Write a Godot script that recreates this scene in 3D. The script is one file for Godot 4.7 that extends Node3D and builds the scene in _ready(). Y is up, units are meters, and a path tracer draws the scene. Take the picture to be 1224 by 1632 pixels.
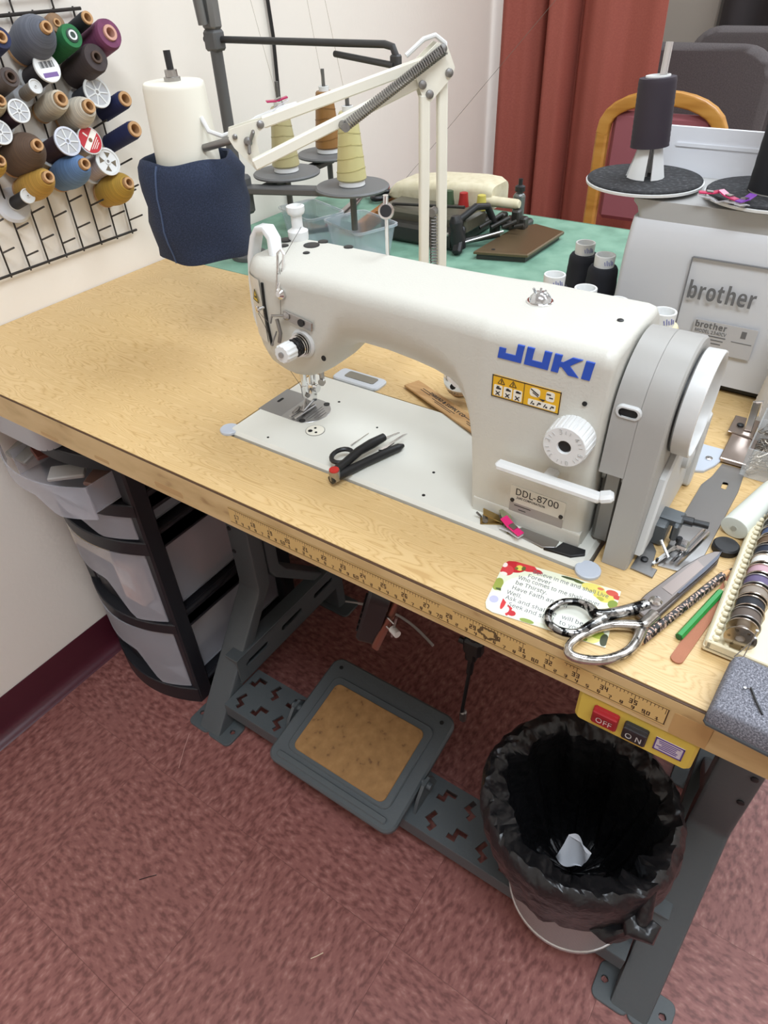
extends Node3D
# A sewing workshop corner: industrial lockstitch machine on its table, thread rack, task lamp and what lies about.

# ---------------------------------------------------------------- mesh collector
class B:
	var v := PackedVector3Array()
	var uv := PackedVector2Array()
	var t := Transform3D()
	var custom := false

	func tri(a: Vector3, b: Vector3, c: Vector3, ua := Vector2.ZERO, ub := Vector2.ZERO, uc := Vector2.ZERO) -> void:
		v.append(t * a); v.append(t * b); v.append(t * c)
		uv.append(ua); uv.append(ub); uv.append(uc)

	func quad(a: Vector3, b: Vector3, c: Vector3, d: Vector3) -> void:
		tri(a, b, c); tri(a, c, d)

	func out_tri(a: Vector3, b: Vector3, c: Vector3, o: Vector3) -> void:
		if (b - a).cross(c - a).dot((a + b + c) / 3.0 - o) >= 0.0: tri(a, b, c)
		else: tri(a, c, b)

	func out_quad(a: Vector3, b: Vector3, c: Vector3, d: Vector3, o: Vector3) -> void:
		if (b - a).cross(c - a).dot((a + b + c + d) / 4.0 - o) >= 0.0: quad(a, b, c, d)
		else: quad(d, c, b, a)

	func face(a: Vector3, b: Vector3, c: Vector3, d: Vector3) -> void:   # a quad with a picture on it, a = top left, running clockwise as seen
		custom = true
		tri(a, d, c, Vector2(0, 0), Vector2(0, 1), Vector2(1, 1))
		tri(a, c, b, Vector2(0, 0), Vector2(1, 1), Vector2(1, 0))

	func box(c: Vector3, s: Vector3, r := 0.0) -> void:
		var h := s / 2.0
		r = minf(r, minf(h.x, minf(h.y, h.z)) * 0.98)
		if r <= 0.0:
			for k in 3:
				for sg in [-1.0, 1.0]:
					var u := Vector3.ZERO; var w := Vector3.ZERO; var n := Vector3.ZERO
					n[k] = h[k] * sg; u[(k + 1) % 3] = h[(k + 1) % 3]; w[(k + 2) % 3] = h[(k + 2) % 3]
					out_quad(c + n + u + w, c + n - u + w, c + n - u - w, c + n + u - w, c)
			return
		var p := {}
		for sx in [-1, 1]:
			for sy in [-1, 1]:
				for sz in [-1, 1]:
					var sgn := Vector3(sx, sy, sz)
					for k in 3:
						var q := Vector3(h.x - r, h.y - r, h.z - r)
						q[k] = h[k]
						p[[sx, sy, sz, k]] = c + q * sgn
					out_tri(p[[sx, sy, sz, 0]], p[[sx, sy, sz, 1]], p[[sx, sy, sz, 2]], c)
		for s1 in [-1, 1]:
			out_quad(p[[s1, -1, -1, 0]], p[[s1, 1, -1, 0]], p[[s1, 1, 1, 0]], p[[s1, -1, 1, 0]], c)
			out_quad(p[[-1, s1, -1, 1]], p[[1, s1, -1, 1]], p[[1, s1, 1, 1]], p[[-1, s1, 1, 1]], c)
			out_quad(p[[-1, -1, s1, 2]], p[[1, -1, s1, 2]], p[[1, 1, s1, 2]], p[[-1, 1, s1, 2]], c)
			for s2 in [-1, 1]:
				out_quad(p[[-1, s1, s2, 1]], p[[1, s1, s2, 1]], p[[1, s1, s2, 2]], p[[-1, s1, s2, 2]], c)
				out_quad(p[[s1, -1, s2, 0]], p[[s1, 1, s2, 0]], p[[s1, 1, s2, 2]], p[[s1, -1, s2, 2]], c)
				out_quad(p[[s1, s2, -1, 0]], p[[s1, s2, 1, 0]], p[[s1, s2, 1, 1]], p[[s1, s2, -1, 1]], c)

	# rings of equal length joined into a skin; the sense is settled by the signed volume
	func loft(rings: Array, cap0 := true, cap1 := true, closed := true) -> void:
		var tr := PackedVector3Array()
		var n: int = rings[0].size()
		var m := n if closed else n - 1
		for i in rings.size() - 1:
			var p: PackedVector3Array = rings[i]
			var q: PackedVector3Array = rings[i + 1]
			for k in m:
				var k2 := (k + 1) % n
				tr.append(p[k]); tr.append(p[k2]); tr.append(q[k2])
				tr.append(p[k]); tr.append(q[k2]); tr.append(q[k])
		for e in 2:
			if (e == 0 and not cap0) or (e == 1 and not cap1): continue
			var r: PackedVector3Array = rings[0 if e == 0 else -1]
			var c := Vector3.ZERO
			for q in r: c += q
			c /= n
			for k in n:
				if e == 0:
					tr.append(c); tr.append(r[(k + 1) % n]); tr.append(r[k])
				else:
					tr.append(c); tr.append(r[k]); tr.append(r[(k + 1) % n])
		var o: Vector3 = tr[0]
		var vol := 0.0
		for k in range(0, tr.size(), 3): vol += (tr[k] - o).dot((tr[k + 1] - o).cross(tr[k + 2] - o))
		for k in range(0, tr.size(), 3):
			if (tr[k + 1] - tr[k]).cross(tr[k + 2] - tr[k]).length_squared() < 1e-18: continue
			if vol >= 0.0: tri(tr[k], tr[k + 1], tr[k + 2])
			else: tri(tr[k], tr[k + 2], tr[k + 1])

	func lathe(prof: Array, seg := 24, at := Transform3D(), cap0 := true, cap1 := true) -> void:   # prof: Vector2(radius, height) upwards along y
		var rings := []
		for q in prof:
			var r := PackedVector3Array()
			for k in seg:
				var a := TAU * k / seg
				r.append(at * Vector3(q.x * cos(a), q.y, q.x * sin(a)))
			rings.append(r)
		loft(rings, cap0, cap1)

	func wound(prof: Array, seg: int, at: Transform3D) -> void:   # a lathe whose picture runs round the axis, v in metres along it
		custom = true
		for i in prof.size() - 1:
			var p: Vector2 = prof[i]; var q: Vector2 = prof[i + 1]
			for k in seg:
				var a := TAU * k / seg; var e := TAU * (k + 1) / seg
				var p0 := at * Vector3(p.x * cos(a), p.y, p.x * sin(a)); var p1 := at * Vector3(p.x * cos(e), p.y, p.x * sin(e))
				var q0 := at * Vector3(q.x * cos(a), q.y, q.x * sin(a)); var q1 := at * Vector3(q.x * cos(e), q.y, q.x * sin(e))
				var u0 := float(k) / seg; var u1 := float(k + 1) / seg
				tri(p0, q1, p1, Vector2(u0, p.y), Vector2(u1, q.y), Vector2(u1, p.y))
				tri(p0, q0, q1, Vector2(u0, p.y), Vector2(u0, q.y), Vector2(u1, q.y))

	func tube(pts: Array, rad, seg := 8, caps := true) -> void:
		var rings := []
		var n := pts.size()
		var up := Vector3.UP
		var d0: Vector3 = (pts[1] - pts[0]).normalized()
		if absf(d0.dot(up)) > 0.9: up = Vector3.RIGHT
		var x := (up - d0 * up.dot(d0)).normalized()
		for i in n:
			var d: Vector3
			if i == 0: d = d0
			elif i == n - 1: d = (pts[i] - pts[i - 1]).normalized()
			else: d = ((pts[i + 1] - pts[i]).normalized() + (pts[i] - pts[i - 1]).normalized()).normalized()
			x = (x - d * x.dot(d)).normalized()
			var y := d.cross(x)
			var rr: float = rad[i] if rad is Array else rad
			var ring := PackedVector3Array()
			for k in seg:
				var a := TAU * (k + 0.5) / seg
				ring.append(pts[i] + (x * cos(a) + y * sin(a)) * rr)
			rings.append(ring)
		loft(rings, caps, caps)

	func bar(a: Vector3, b: Vector3, w: float, h: float, up := Vector3.UP, r := 0.0) -> void:   # straight bar, w across, h along up
		var d := (b - a).normalized()
		var x := up.cross(d).normalized()
		var y := d.cross(x)
		var old := t
		t = t * Transform3D(Basis(x, y, d), (a + b) / 2.0)
		box(Vector3.ZERO, Vector3(w, h, (b - a).length()), r)
		t = old

	func prism(poly: PackedVector2Array, z0: float, z1: float, ch := 0.0, holes := []) -> void:
		var p := poly
		if Geometry2D.is_polygon_clockwise(p):
			p = poly.duplicate(); p.reverse()
		var top := inset(p, ch) if ch > 0.0 else p
		side(p, z0, p, z1 - ch)
		if ch > 0.0: side(p, z1 - ch, top, z1)
		var merged := top
		var low := p
		for hh in holes:
			var h: PackedVector2Array = hh
			h = h.duplicate()
			if not Geometry2D.is_polygon_clockwise(h): h.reverse()
			side(h, z0, h, z1)
			merged = bridge(merged, h)
			low = bridge(low, h)
		var idx := Geometry2D.triangulate_polygon(merged)
		for k in range(0, idx.size(), 3):
			var a := merged[idx[k]]; var b := merged[idx[k + 1]]; var c := merged[idx[k + 2]]
			up_tri(a, b, c, z1, true)
		idx = Geometry2D.triangulate_polygon(low)
		for k in range(0, idx.size(), 3):
			up_tri(low[idx[k]], low[idx[k + 1]], low[idx[k + 2]], z0, false)

	func up_tri(a: Vector2, b: Vector2, c: Vector2, z: float, up: bool) -> void:
		var ccw := (b - a).cross(c - a) > 0.0
		if ccw == up: tri(Vector3(a.x, a.y, z), Vector3(b.x, b.y, z), Vector3(c.x, c.y, z))
		else: tri(Vector3(a.x, a.y, z), Vector3(c.x, c.y, z), Vector3(b.x, b.y, z))

	func side(p: PackedVector2Array, z0: float, q: PackedVector2Array, z1: float) -> void:
		for k in p.size():
			var k2 := (k + 1) % p.size()
			quad(Vector3(p[k].x, p[k].y, z0), Vector3(p[k2].x, p[k2].y, z0), Vector3(q[k2].x, q[k2].y, z1), Vector3(q[k].x, q[k].y, z1))

	static func inset(p: PackedVector2Array, d: float) -> PackedVector2Array:
		var o := PackedVector2Array()
		var n := p.size()
		for k in n:
			var e1 := (p[k] - p[(k + n - 1) % n]).normalized()
			var e2 := (p[(k + 1) % n] - p[k]).normalized()
			var n1 := Vector2(-e1.y, e1.x); var n2 := Vector2(-e2.y, e2.x)
			var m := (n1 + n2).normalized()
			o.append(p[k] + m * d / maxf(0.4, m.dot(n1)))
		return o

	static func bridge(o: PackedVector2Array, h: PackedVector2Array) -> PackedVector2Array:
		# join the hole's rightmost point to the nearest outer vertex to its right, else the nearest
		var bi := 0
		for k in h.size():
			if h[k].x > h[bi].x: bi = k
		var best := -1
		var bd := 1e9
		for k in o.size():
			var d := o[k] - h[bi]
			var cost := d.length() + (0.0 if d.x >= 0.0 else 10.0)
			if cost < bd: bd = cost; best = k
		var r := PackedVector2Array()
		for k in best + 1: r.append(o[k])
		for k in h.size() + 1: r.append(h[(bi + k) % h.size()])
		for k in range(best, o.size()): r.append(o[k])
		return r

	func mesh(angle := 38.0) -> ArrayMesh:
		var n := v.size()
		var fn := PackedVector3Array()
		fn.resize(n / 3)
		var at := {}
		for k in range(0, n, 3):
			var f := (v[k + 1] - v[k]).cross(v[k + 2] - v[k])
			fn[k / 3] = f
			for j in 3:
				var key := Vector3i((v[k + j] * 50000.0).round())
				if at.has(key): at[key].append(k / 3)
				else: at[key] = [k / 3]
		var nor := PackedVector3Array(); nor.resize(n)
		var pos := PackedVector3Array(); pos.resize(n)
		var tex := PackedVector2Array(); tex.resize(n)
		var lim := cos(deg_to_rad(angle))
		for k in range(0, n, 3):
			var f := fn[k / 3]
			var fu := f.normalized()
			for j in 3:
				var s := Vector3.ZERO
				for i in at[Vector3i((v[k + j] * 50000.0).round())]:
					var g := fn[i]
					if g.normalized().dot(fu) > lim: s += g
				var w: int = k + [0, 2, 1][j]
				pos[w] = v[k + j]
				nor[w] = s.normalized() if s.length_squared() > 0.0 else fu
				if custom: tex[w] = uv[k + j]
				else:
					var q := v[k + j]
					var a := fu.abs()
					if a.y >= a.x and a.y >= a.z: tex[w] = Vector2(q.x, q.z)
					elif a.z >= a.x: tex[w] = Vector2(q.x, -q.y)
					else: tex[w] = Vector2(q.z, -q.y)
		var arr := []
		arr.resize(Mesh.ARRAY_MAX)
		arr[Mesh.ARRAY_VERTEX] = pos; arr[Mesh.ARRAY_NORMAL] = nor; arr[Mesh.ARRAY_TEX_UV] = tex
		var m := ArrayMesh.new()
		m.add_surface_from_arrays(Mesh.PRIMITIVE_TRIANGLES, arr)
		return m

# ---------------------------------------------------------------- nodes
var used := {}
func numbered(called: String) -> String:
	used[called] = used.get(called, -1) + 1
	return called if used[called] == 0 else "%s_%03d" % [called, used[called]]

func thing(called: String, label: String, category: String, at := Vector3.ZERO, group := "") -> Node3D:
	var o := Node3D.new()
	o.name = numbered(called)
	o.position = at
	o.set_meta("label", label); o.set_meta("category", category)
	if group: o.set_meta("group", group)
	add_child(o)
	return o

func origin_of(n: Node) -> Vector3:
	var p := Vector3.ZERO
	while n is Node3D and n != self:
		p += n.position
		n = n.get_parent()
	return p

# b is in world coordinates (or in the thing's own when the thing stands at the origin)
func part(parent: Node, called: String, b: B, m: Material, angle := 38.0, label := "") -> MeshInstance3D:
	var o := MeshInstance3D.new()
	o.name = called
	if parent != self:
		var off := origin_of(parent)
		if off != Vector3.ZERO:
			for k in b.v.size(): b.v[k] -= off
	o.mesh = b.mesh(angle)
	o.material_override = m
	if label: o.set_meta("label", label)
	parent.add_child(o, true)
	return o

func solo(called: String, b: B, m: Material, label: String, category: String, at := Vector3.ZERO, group := "", angle := 38.0) -> MeshInstance3D:
	var o := MeshInstance3D.new()
	o.name = numbered(called)
	o.position = at
	for k in b.v.size(): b.v[k] -= at
	o.mesh = b.mesh(angle)
	o.material_override = m
	o.set_meta("label", label); o.set_meta("category", category)
	if group: o.set_meta("group", group)
	add_child(o)
	return o

func struct(called: String, b: B, m: Material, angle := 30.0) -> MeshInstance3D:
	var o := MeshInstance3D.new()
	o.name = called
	o.mesh = b.mesh(angle)
	o.material_override = m
	o.set_meta("kind", "structure")
	add_child(o)
	return o

func letters(parent: Node, called: String, txt: String, h: float, x: Vector3, y: Vector3, at: Vector3, m: Material, bold := false, serif := false, stretch := 1.0) -> MeshInstance3D:
	# flat lettering: x and y are the reading and upward directions, at is the middle, h the height of the whole type size
	var f := SystemFont.new()
	f.font_names = PackedStringArray(["Droid Serif" if serif else "Droid Sans"])
	if bold: f.font_weight = 700
	var tm := TextMesh.new()
	tm.text = txt
	tm.font = f
	tm.font_size = 32
	tm.pixel_size = h / 32.0
	tm.depth = 0.0003
	tm.curve_step = 4.0
	tm.horizontal_alignment = HORIZONTAL_ALIGNMENT_CENTER
	tm.vertical_alignment = VERTICAL_ALIGNMENT_CENTER
	var o := MeshInstance3D.new()
	o.name = called
	o.mesh = tm
	o.material_override = m
	var z := x.cross(y).normalized()
	o.transform = Transform3D(Basis(x.normalized() * stretch, y.normalized(), z), at - origin_of(parent) + z * 0.0001)
	parent.add_child(o, true)
	return o

func basis_y(d: Vector3) -> Basis:   # a basis whose y runs along d
	d = d.normalized()
	var x := d.cross(Vector3.FORWARD if absf(d.z) < 0.9 else Vector3.RIGHT).normalized()
	return Basis(x, d, x.cross(d))

func circle(r: float, n := 20, c := Vector2.ZERO, a0 := 0.0, a1 := TAU) -> PackedVector2Array:
	var p := PackedVector2Array()
	var full := absf(a1 - a0 - TAU) < 0.001
	for k in (n if full else n + 1): p.append(c + Vector2.from_angle(a0 + (a1 - a0) * k / n) * r)
	return p

func rrect(w: float, h: float, r: float, n := 5, c := Vector2.ZERO) -> PackedVector2Array:
	var p := PackedVector2Array()
	for q in 4:
		var m: Vector2 = Vector2(w / 2 - r, h / 2 - r) * [Vector2(1, 1), Vector2(-1, 1), Vector2(-1, -1), Vector2(1, -1)][q]
		for k in n + 1: p.append(c + m + Vector2.from_angle(PI / 2 * (q + float(k) / n)) * r)
	return p

# ---------------------------------------------------------------- materials
func rgb(r: float, g: float, b: float) -> Color:
	return Color(r / 255.0, g / 255.0, b / 255.0)

func mat(c: Color, rough := 0.6, metal := 0.0, spec := 0.5) -> StandardMaterial3D:
	var m := StandardMaterial3D.new()
	m.albedo_color = c
	m.roughness = rough
	m.metallic = metal
	m.metallic_specular = spec
	return m

func clear(c: Color, alpha: float, rough := 0.15) -> StandardMaterial3D:
	var m := mat(Color(c.r, c.g, c.b, alpha), rough)
	m.transparency = BaseMaterial3D.TRANSPARENCY_ALPHA
	return m

func noise(freq: float, octaves := 3, kind := FastNoiseLite.TYPE_SIMPLEX_SMOOTH, sd := 1) -> FastNoiseLite:
	var n := FastNoiseLite.new()
	n.noise_type = kind
	n.frequency = freq
	n.fractal_octaves = octaves
	n.seed = sd
	return n

func ramp(stops: Array) -> Gradient:   # [[offset, colour], ...]
	var g := Gradient.new()
	var o := PackedFloat32Array(); var c := PackedColorArray()
	for s in stops: o.append(s[0]); c.append(s[1])
	g.offsets = o; g.colors = c
	return g

func noise_tex(n: FastNoiseLite, g: Gradient, w := 512, h := 512) -> NoiseTexture2D:
	var t := NoiseTexture2D.new()
	t.width = w; t.height = h
	t.seamless = true
	t.seamless_blend_skirt = 0.25
	t.noise = n
	if g: t.color_ramp = g
	return t

func bump_tex(n: FastNoiseLite, strength: float, w := 512) -> NoiseTexture2D:
	var t := noise_tex(n, null, w, w)
	t.as_normal_map = true
	t.bump_strength = strength
	return t

func textured(m: StandardMaterial3D, t: Texture2D, su: float, sv: float, tri := false) -> StandardMaterial3D:
	m.albedo_texture = t
	m.uv1_scale = Vector3(su, sv, su)
	if tri: m.uv1_triplanar = true
	return m

func bumped(m: StandardMaterial3D, n: FastNoiseLite, strength: float, scale: float, amount := 1.0) -> StandardMaterial3D:
	m.normal_enabled = true
	m.normal_texture = bump_tex(n, strength)
	m.normal_scale = amount
	m.uv1_triplanar = true
	m.uv1_scale = Vector3.ONE * scale
	return m

# a tiny 3 x 5 dot face for print too small for geometry
const DOTS := {"0": [7, 5, 5, 5, 7], "1": [2, 6, 2, 2, 7], "2": [7, 1, 7, 4, 7], "3": [7, 1, 7, 1, 7], "4": [5, 5, 7, 1, 1], "5": [7, 4, 7, 1, 7], "6": [7, 4, 7, 5, 7], "7": [7, 1, 1, 2, 2], "8": [7, 5, 7, 5, 7], "9": [7, 5, 7, 1, 7]}
func dots(im: Image, s: String, x: int, y: int, k: int, kx: int, c: Color) -> void:
	for ch in s:
		for r in 5:
			for q in 3:
				if DOTS[ch][r] & (4 >> q): im.fill_rect(Rect2i(x + q * kx, y + r * k, kx, k), c)
		x += 4 * kx

func pic(im: Image, m: StandardMaterial3D) -> StandardMaterial3D:
	m.albedo_texture = ImageTexture.create_from_image(im)
	m.texture_repeat = false
	return m

var M := {}
var rng := RandomNumberGenerator.new()
const T := 0.8    # height of the table top

const FLAT := Basis(Vector3(1, 0, 0), Vector3(0, 0, -1), Vector3(0, 1, 0))     # plan (x, -z) raised along y
const SIDE := Basis(Vector3(0, 0, -1), Vector3(0, 1, 0), Vector3(1, 0, 0))     # profile (-z, y) run along x
func plan(pts: Array) -> PackedVector2Array:
	var p := PackedVector2Array()
	for q in pts: p.append(Vector2(q[0], -q[1]))
	return p
func flat(poly: PackedVector2Array, y0: float, y1: float, ch := 0.0, holes := []) -> B:
	var b := B.new()
	b.t.basis = FLAT
	b.prism(poly, y0, y1, ch, holes)
	b.t = Transform3D()
	return b
func boxes(list: Array, r := 0.0) -> B:
	var b := B.new()
	for q in list: b.box(q[0], q[1], r)
	return b

func _ready() -> void:
	rng.seed = 7
	# ---- camera
	var cam := Camera3D.new()
	cam.name = "camera"
	cam.position = Vector3(0.9157, 1.2678, 0.3861)
	cam.rotation = Vector3(-0.69398, 0.62293, -0.04585)
	cam.fov = rad_to_deg(2.0 * atan(816.0 / 1073.465))
	cam.near = 0.02
	cam.far = 50.0
	add_child(cam)
	cam.current = true
	# ---- environment: an indoor place without windows in view
	var we := WorldEnvironment.new()
	we.name = "environment"
	var e := Environment.new()
	e.background_mode = Environment.BG_COLOR
	e.background_color = Color(0, 0, 0)
	e.tonemap_mode = Environment.TONE_MAPPER_LINEAR
	e.tonemap_exposure = 0.86
	e.sdfgi_enabled = true
	e.ssao_enabled = true
	e.ssil_enabled = true
	we.environment = e
	add_child(we)
	# ---- ceiling panels: x, z, energy
	for q in [[1.0, -1.0, 2.7, "above the mint green table"], [2.45, -0.8, 1.2, "to the right of the sewing table"], [1.25, 0.55, 4.1, "behind the camera"], [1.2, -3.0, 5.2, "over the far end of the room"]]:
		ceiling_panel(q[0], q[1], q[2], q[3])
	materials()
	room()
	sewing_table()
	sewing_machine()
	drawer_unit()
	waste_basket()
	thread_rack()
	task_lamp()
	green_table()
	far_room()
	coverstitch()
	table_clutter()

func ceiling_panel(x: float, z: float, power: float, place: String) -> void:
	var t := thing("ceiling_light", "white fluorescent ceiling panel " + place, "ceiling light", Vector3(x, 2.6, z), "ceiling panels")
	var fr := B.new()
	for s in [-1.0, 1.0]:
		fr.box(Vector3(x, 2.592, z + s * 0.305), Vector3(1.24, 0.016, 0.02))
		fr.box(Vector3(x + s * 0.61, 2.592, z), Vector3(0.02, 0.016, 0.6))
	part(t, "frame", fr, mat(rgb(235, 235, 235), 0.5))
	var g := B.new()
	g.box(Vector3(x, 2.594, z), Vector3(1.2, 0.008, 0.59))
	var m := mat(rgb(250, 250, 245), 0.4)
	m.emission_enabled = true
	m.emission = rgb(232, 244, 255)
	m.emission_energy_multiplier = 1.2
	part(t, "diffuser", g, m)
	var l := AreaLight3D.new()
	l.name = "panel_light"
	l.area_size = Vector2(1.18, 0.57)
	l.light_energy = power
	l.light_color = rgb(232, 244, 255)
	l.shadow_enabled = true
	l.area_range = 12.0
	l.position = Vector3(0, -0.02, 0)
	l.rotation = Vector3(-PI / 2, 0, 0)
	t.add_child(l)

func materials() -> void:
	var wood := mat(Color.WHITE, 0.42)
	# laminate: contour lines of a stretched noise make the wavy grain
	var c0 := rgb(206, 172, 118); var c1 := rgb(188, 152, 98); var c2 := rgb(212, 180, 128)
	var st := []
	for k in 13:
		var o := 0.06 + k * 0.07
		st.append([o - 0.03, c2]); st.append([o - 0.008, c0]); st.append([o, c1]); st.append([o + 0.01, c2 if k % 2 else c0])
	var grain := noise(0.005, 2, FastNoiseLite.TYPE_SIMPLEX_SMOOTH, 5)
	grain.domain_warp_enabled = true
	grain.domain_warp_amplitude = 14.0
	grain.domain_warp_frequency = 0.012
	M.wood = textured(wood, noise_tex(grain, ramp(st), 1024, 1024), 0.85, 6.0)
	var eb := mat(Color.WHITE, 0.5)
	M.edge = textured(eb, noise_tex(noise(0.008, 4, FastNoiseLite.TYPE_SIMPLEX, 9), ramp([[0.0, rgb(158, 124, 80)], [0.14, rgb(190, 158, 108)], [0.5, rgb(204, 173, 122)], [1.0, rgb(212, 182, 132)]]), 512, 256), 1.6, 10.0)
	M.oak = textured(mat(Color.WHITE, 0.4), noise_tex(noise(0.01, 3), ramp([[0.0, rgb(168, 112, 42)], [0.5, rgb(190, 134, 58)], [1.0, rgb(202, 148, 72)]]), 256, 256), 2.0, 12.0)
	var wall := mat(rgb(238, 230, 219), 0.85)
	M.wall = bumped(wall, noise(0.03, 3), 1.5, 4.0, 0.25)
	M.base = mat(rgb(78, 30, 42), 0.35)
	M.white = bumped(mat(rgb(200, 197, 187), 0.44), noise(0.05, 2), 3.0, 12.0, 0.30)
	M.white2 = mat(rgb(196, 195, 192), 0.38)
	M.bed = mat(rgb(218, 216, 206), 0.3)
	M.grey = mat(rgb(160, 157, 152), 0.45)
	M.silver = mat(rgb(196, 196, 194), 0.38)
	M.chrome = mat(rgb(225, 225, 225), 0.12, 1.0)
	M.steel = mat(rgb(170, 168, 166), 0.32, 1.0)
	M.dull = mat(rgb(140, 138, 136), 0.45, 0.9)
	M.black = mat(rgb(24, 24, 26), 0.45)
	M.hole = mat(rgb(12, 12, 12), 0.7)  # near-black: shade inside holes put into colour; also black screws and rivets
	M.frame = bumped(mat(rgb(80, 85, 87), 0.45), noise(0.04, 2), 2.0, 8.0, 0.2)
	M.blue = mat(rgb(38, 78, 178), 0.5)
	M.ink = mat(rgb(40, 38, 40), 0.6)
	M.ivory = mat(rgb(232, 227, 212), 0.36)
	M.card = mat(rgb(178, 136, 92), 0.8)
	M.plastic = mat(rgb(222, 222, 220), 0.38)

func room() -> void:
	var b := B.new()
	b.box(Vector3(1.3, -0.06, -0.9), Vector3(3.3, 0.1, 6.0))
	var floor_ := struct("floor", b, mat(rgb(120, 72, 68), 0.6))
	# vinyl tiles, 305 mm, the grain turned from one to the next
	var kinds := []
	for k in 4:
		var m := mat(Color.WHITE, 0.42)
		var g := ramp([[0.0, rgb(104, 60, 56)], [0.3, rgb(124, 75, 69)], [0.42, rgb(137, 86, 80)], [0.6, rgb(142, 90, 84)], [0.75, rgb(151, 99, 92)], [1.0, rgb(170, 124, 115)]])
		textured(m, noise_tex(noise(0.02, 3, FastNoiseLite.TYPE_SIMPLEX, 20 + k), g, 512, 512), 3.2 if k % 2 else 6.4, 6.4 if k % 2 else 3.2)
		m.uv1_offset = Vector3(k * 0.31, k * 0.17, 0)
		kinds.append(m)
	var s := 0.3048
	var tm := []
	for k in 3:
		var tb := B.new()
		tb.box(Vector3(0, -0.005, 0), Vector3(s - 0.0003, 0.01, s - 0.0003))
		for i in tb.v.size(): tb.v[i] += Vector3(k * 0.7, 0, k * 0.4)
		var mm := tb.mesh(30)
		tm.append([mm, Vector3(k * 0.7, 0, k * 0.4)])
	for i in range(0, 10):
		for j in range(-12, 7):
			var o := MeshInstance3D.new()
			o.name = "tile"
			var v: Array = tm[(i * 2 + j * 5 + 60) % 3]
			o.mesh = v[0]
			o.material_override = kinds[((i + j) % 2 + 2) % 2 + 2 * (posmod(i * 3 + j, 5) % 2)]
			o.position = Vector3(-0.245 + s * (i + 0.5), 0, 0.07 + s * (j + 0.5)) - v[1]
			floor_.add_child(o, true)
	var w := B.new()
	w.box(Vector3(-0.31, 1.3, -0.9), Vector3(0.12, 2.72, 6.0))
	struct("wall_left", w, M.wall)
	w = B.new(); w.box(Vector3(1.3, 1.3, -3.95), Vector3(3.3, 2.72, 0.1)); struct("wall_back", w, M.wall)
	w = B.new(); w.box(Vector3(2.95, 1.3, -0.9), Vector3(0.1, 2.72, 6.0)); struct("wall_right", w, M.wall)
	w = B.new(); w.box(Vector3(1.3, 1.3, 2.15), Vector3(3.3, 2.72, 0.1)); struct("wall_front", w, M.wall)
	w = B.new(); w.box(Vector3(1.3, 2.66, -0.9), Vector3(3.3, 0.12, 6.0)); struct("ceiling", w, mat(rgb(244, 243, 239), 0.9))
	# vinyl cove base along the left wall: a toe that runs out onto the floor
	var rings := []
	for z in [-3.9, 2.1]:
		var r := PackedVector3Array()
		for q in [[-0.2505, 0.0], [-0.2505, 0.098], [-0.2475, 0.1], [-0.246, 0.096], [-0.246, 0.03], [-0.243, 0.016], [-0.236, 0.007], [-0.226, 0.003], [-0.222, 0.0]]: r.append(Vector3(q[0], q[1], z))
		rings.append(r)
	var cb := B.new()
	cb.loft(rings)
	struct("baseboard_left", cb, M.base, 50)

func tape_picture() -> StandardMaterial3D:
	# a pasted-on tape rule from 16.6 to 36.1 inches: inches along the top, centimetres below
	var w := 2048; var h := 96
	var im := Image.create(w, h, false, Image.FORMAT_RGB8)
	im.fill(rgb(205, 170, 108))
	var ink := rgb(58, 40, 22)
	var x0 := 16.55; var span := 36.1 - 16.55
	im.fill_rect(Rect2i(0, 6, w, 3), ink)
	im.fill_rect(Rect2i(0, 87, w, 3), ink)
	for k in range(17 * 8, 36 * 8 + 1):
		var x := int((k / 8.0 - x0) / span * w)
		var l := 30 if k % 8 == 0 else 20 if k % 4 == 0 else 14
		im.fill_rect(Rect2i(x, 6, 2, l), ink)
		if k % 8 == 0 and k < 36 * 8: dots(im, str(k / 8), x - 14, 34, 5, 4, ink)
	for c in range(43, 92):
		var x := int((c / 2.54 - x0) / span * w)
		im.fill_rect(Rect2i(x, 76, 2, 12), ink)
		if c % 10 == 0: dots(im, str(c), x - 12, 60, 4, 4, ink)
		else: dots(im, str(c % 10), x - 6, 66, 3, 4, ink)
	im.fill_rect(Rect2i(w - 5, 6, 4, 84), ink)
	# worn gaps and a ring of dried glue
	for g in [[27.6, 0.55], [31.1, 0.75], [32.2, 0.35], [33.1, 0.45]]:
		im.fill_rect(Rect2i(int((g[0] - x0) / span * w), 4, int(g[1] / span * w), 26), rgb(203, 167, 105))
	var cx := int((29.62 - x0) / span * w)
	for k in 240:
		var a := TAU * k / 240.0
		var r := 25.0 + 3.0 * sin(a * 5.0) + rng.randf_range(-4.0, 4.0)
		im.fill_rect(Rect2i(cx + int(r * 1.5 * cos(a)), 42 + int(r * sin(a)), 6, 5), rgb(96, 76, 46))
	return pic(im, mat(Color.WHITE, 0.5))

func zee(c: Vector2, s: float, turn: float) -> PackedVector2Array:
	var p := PackedVector2Array()
	for q in [[-2, -1.6], [0.1, -1.6], [0.1, 0.4], [2, 0.4], [2, 1.6], [-0.9, 1.6], [-0.9, -0.4], [-2, -0.4]]:
		p.append(c + Vector2(q[0], q[1]).rotated(turn) * s)
	return p

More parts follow.
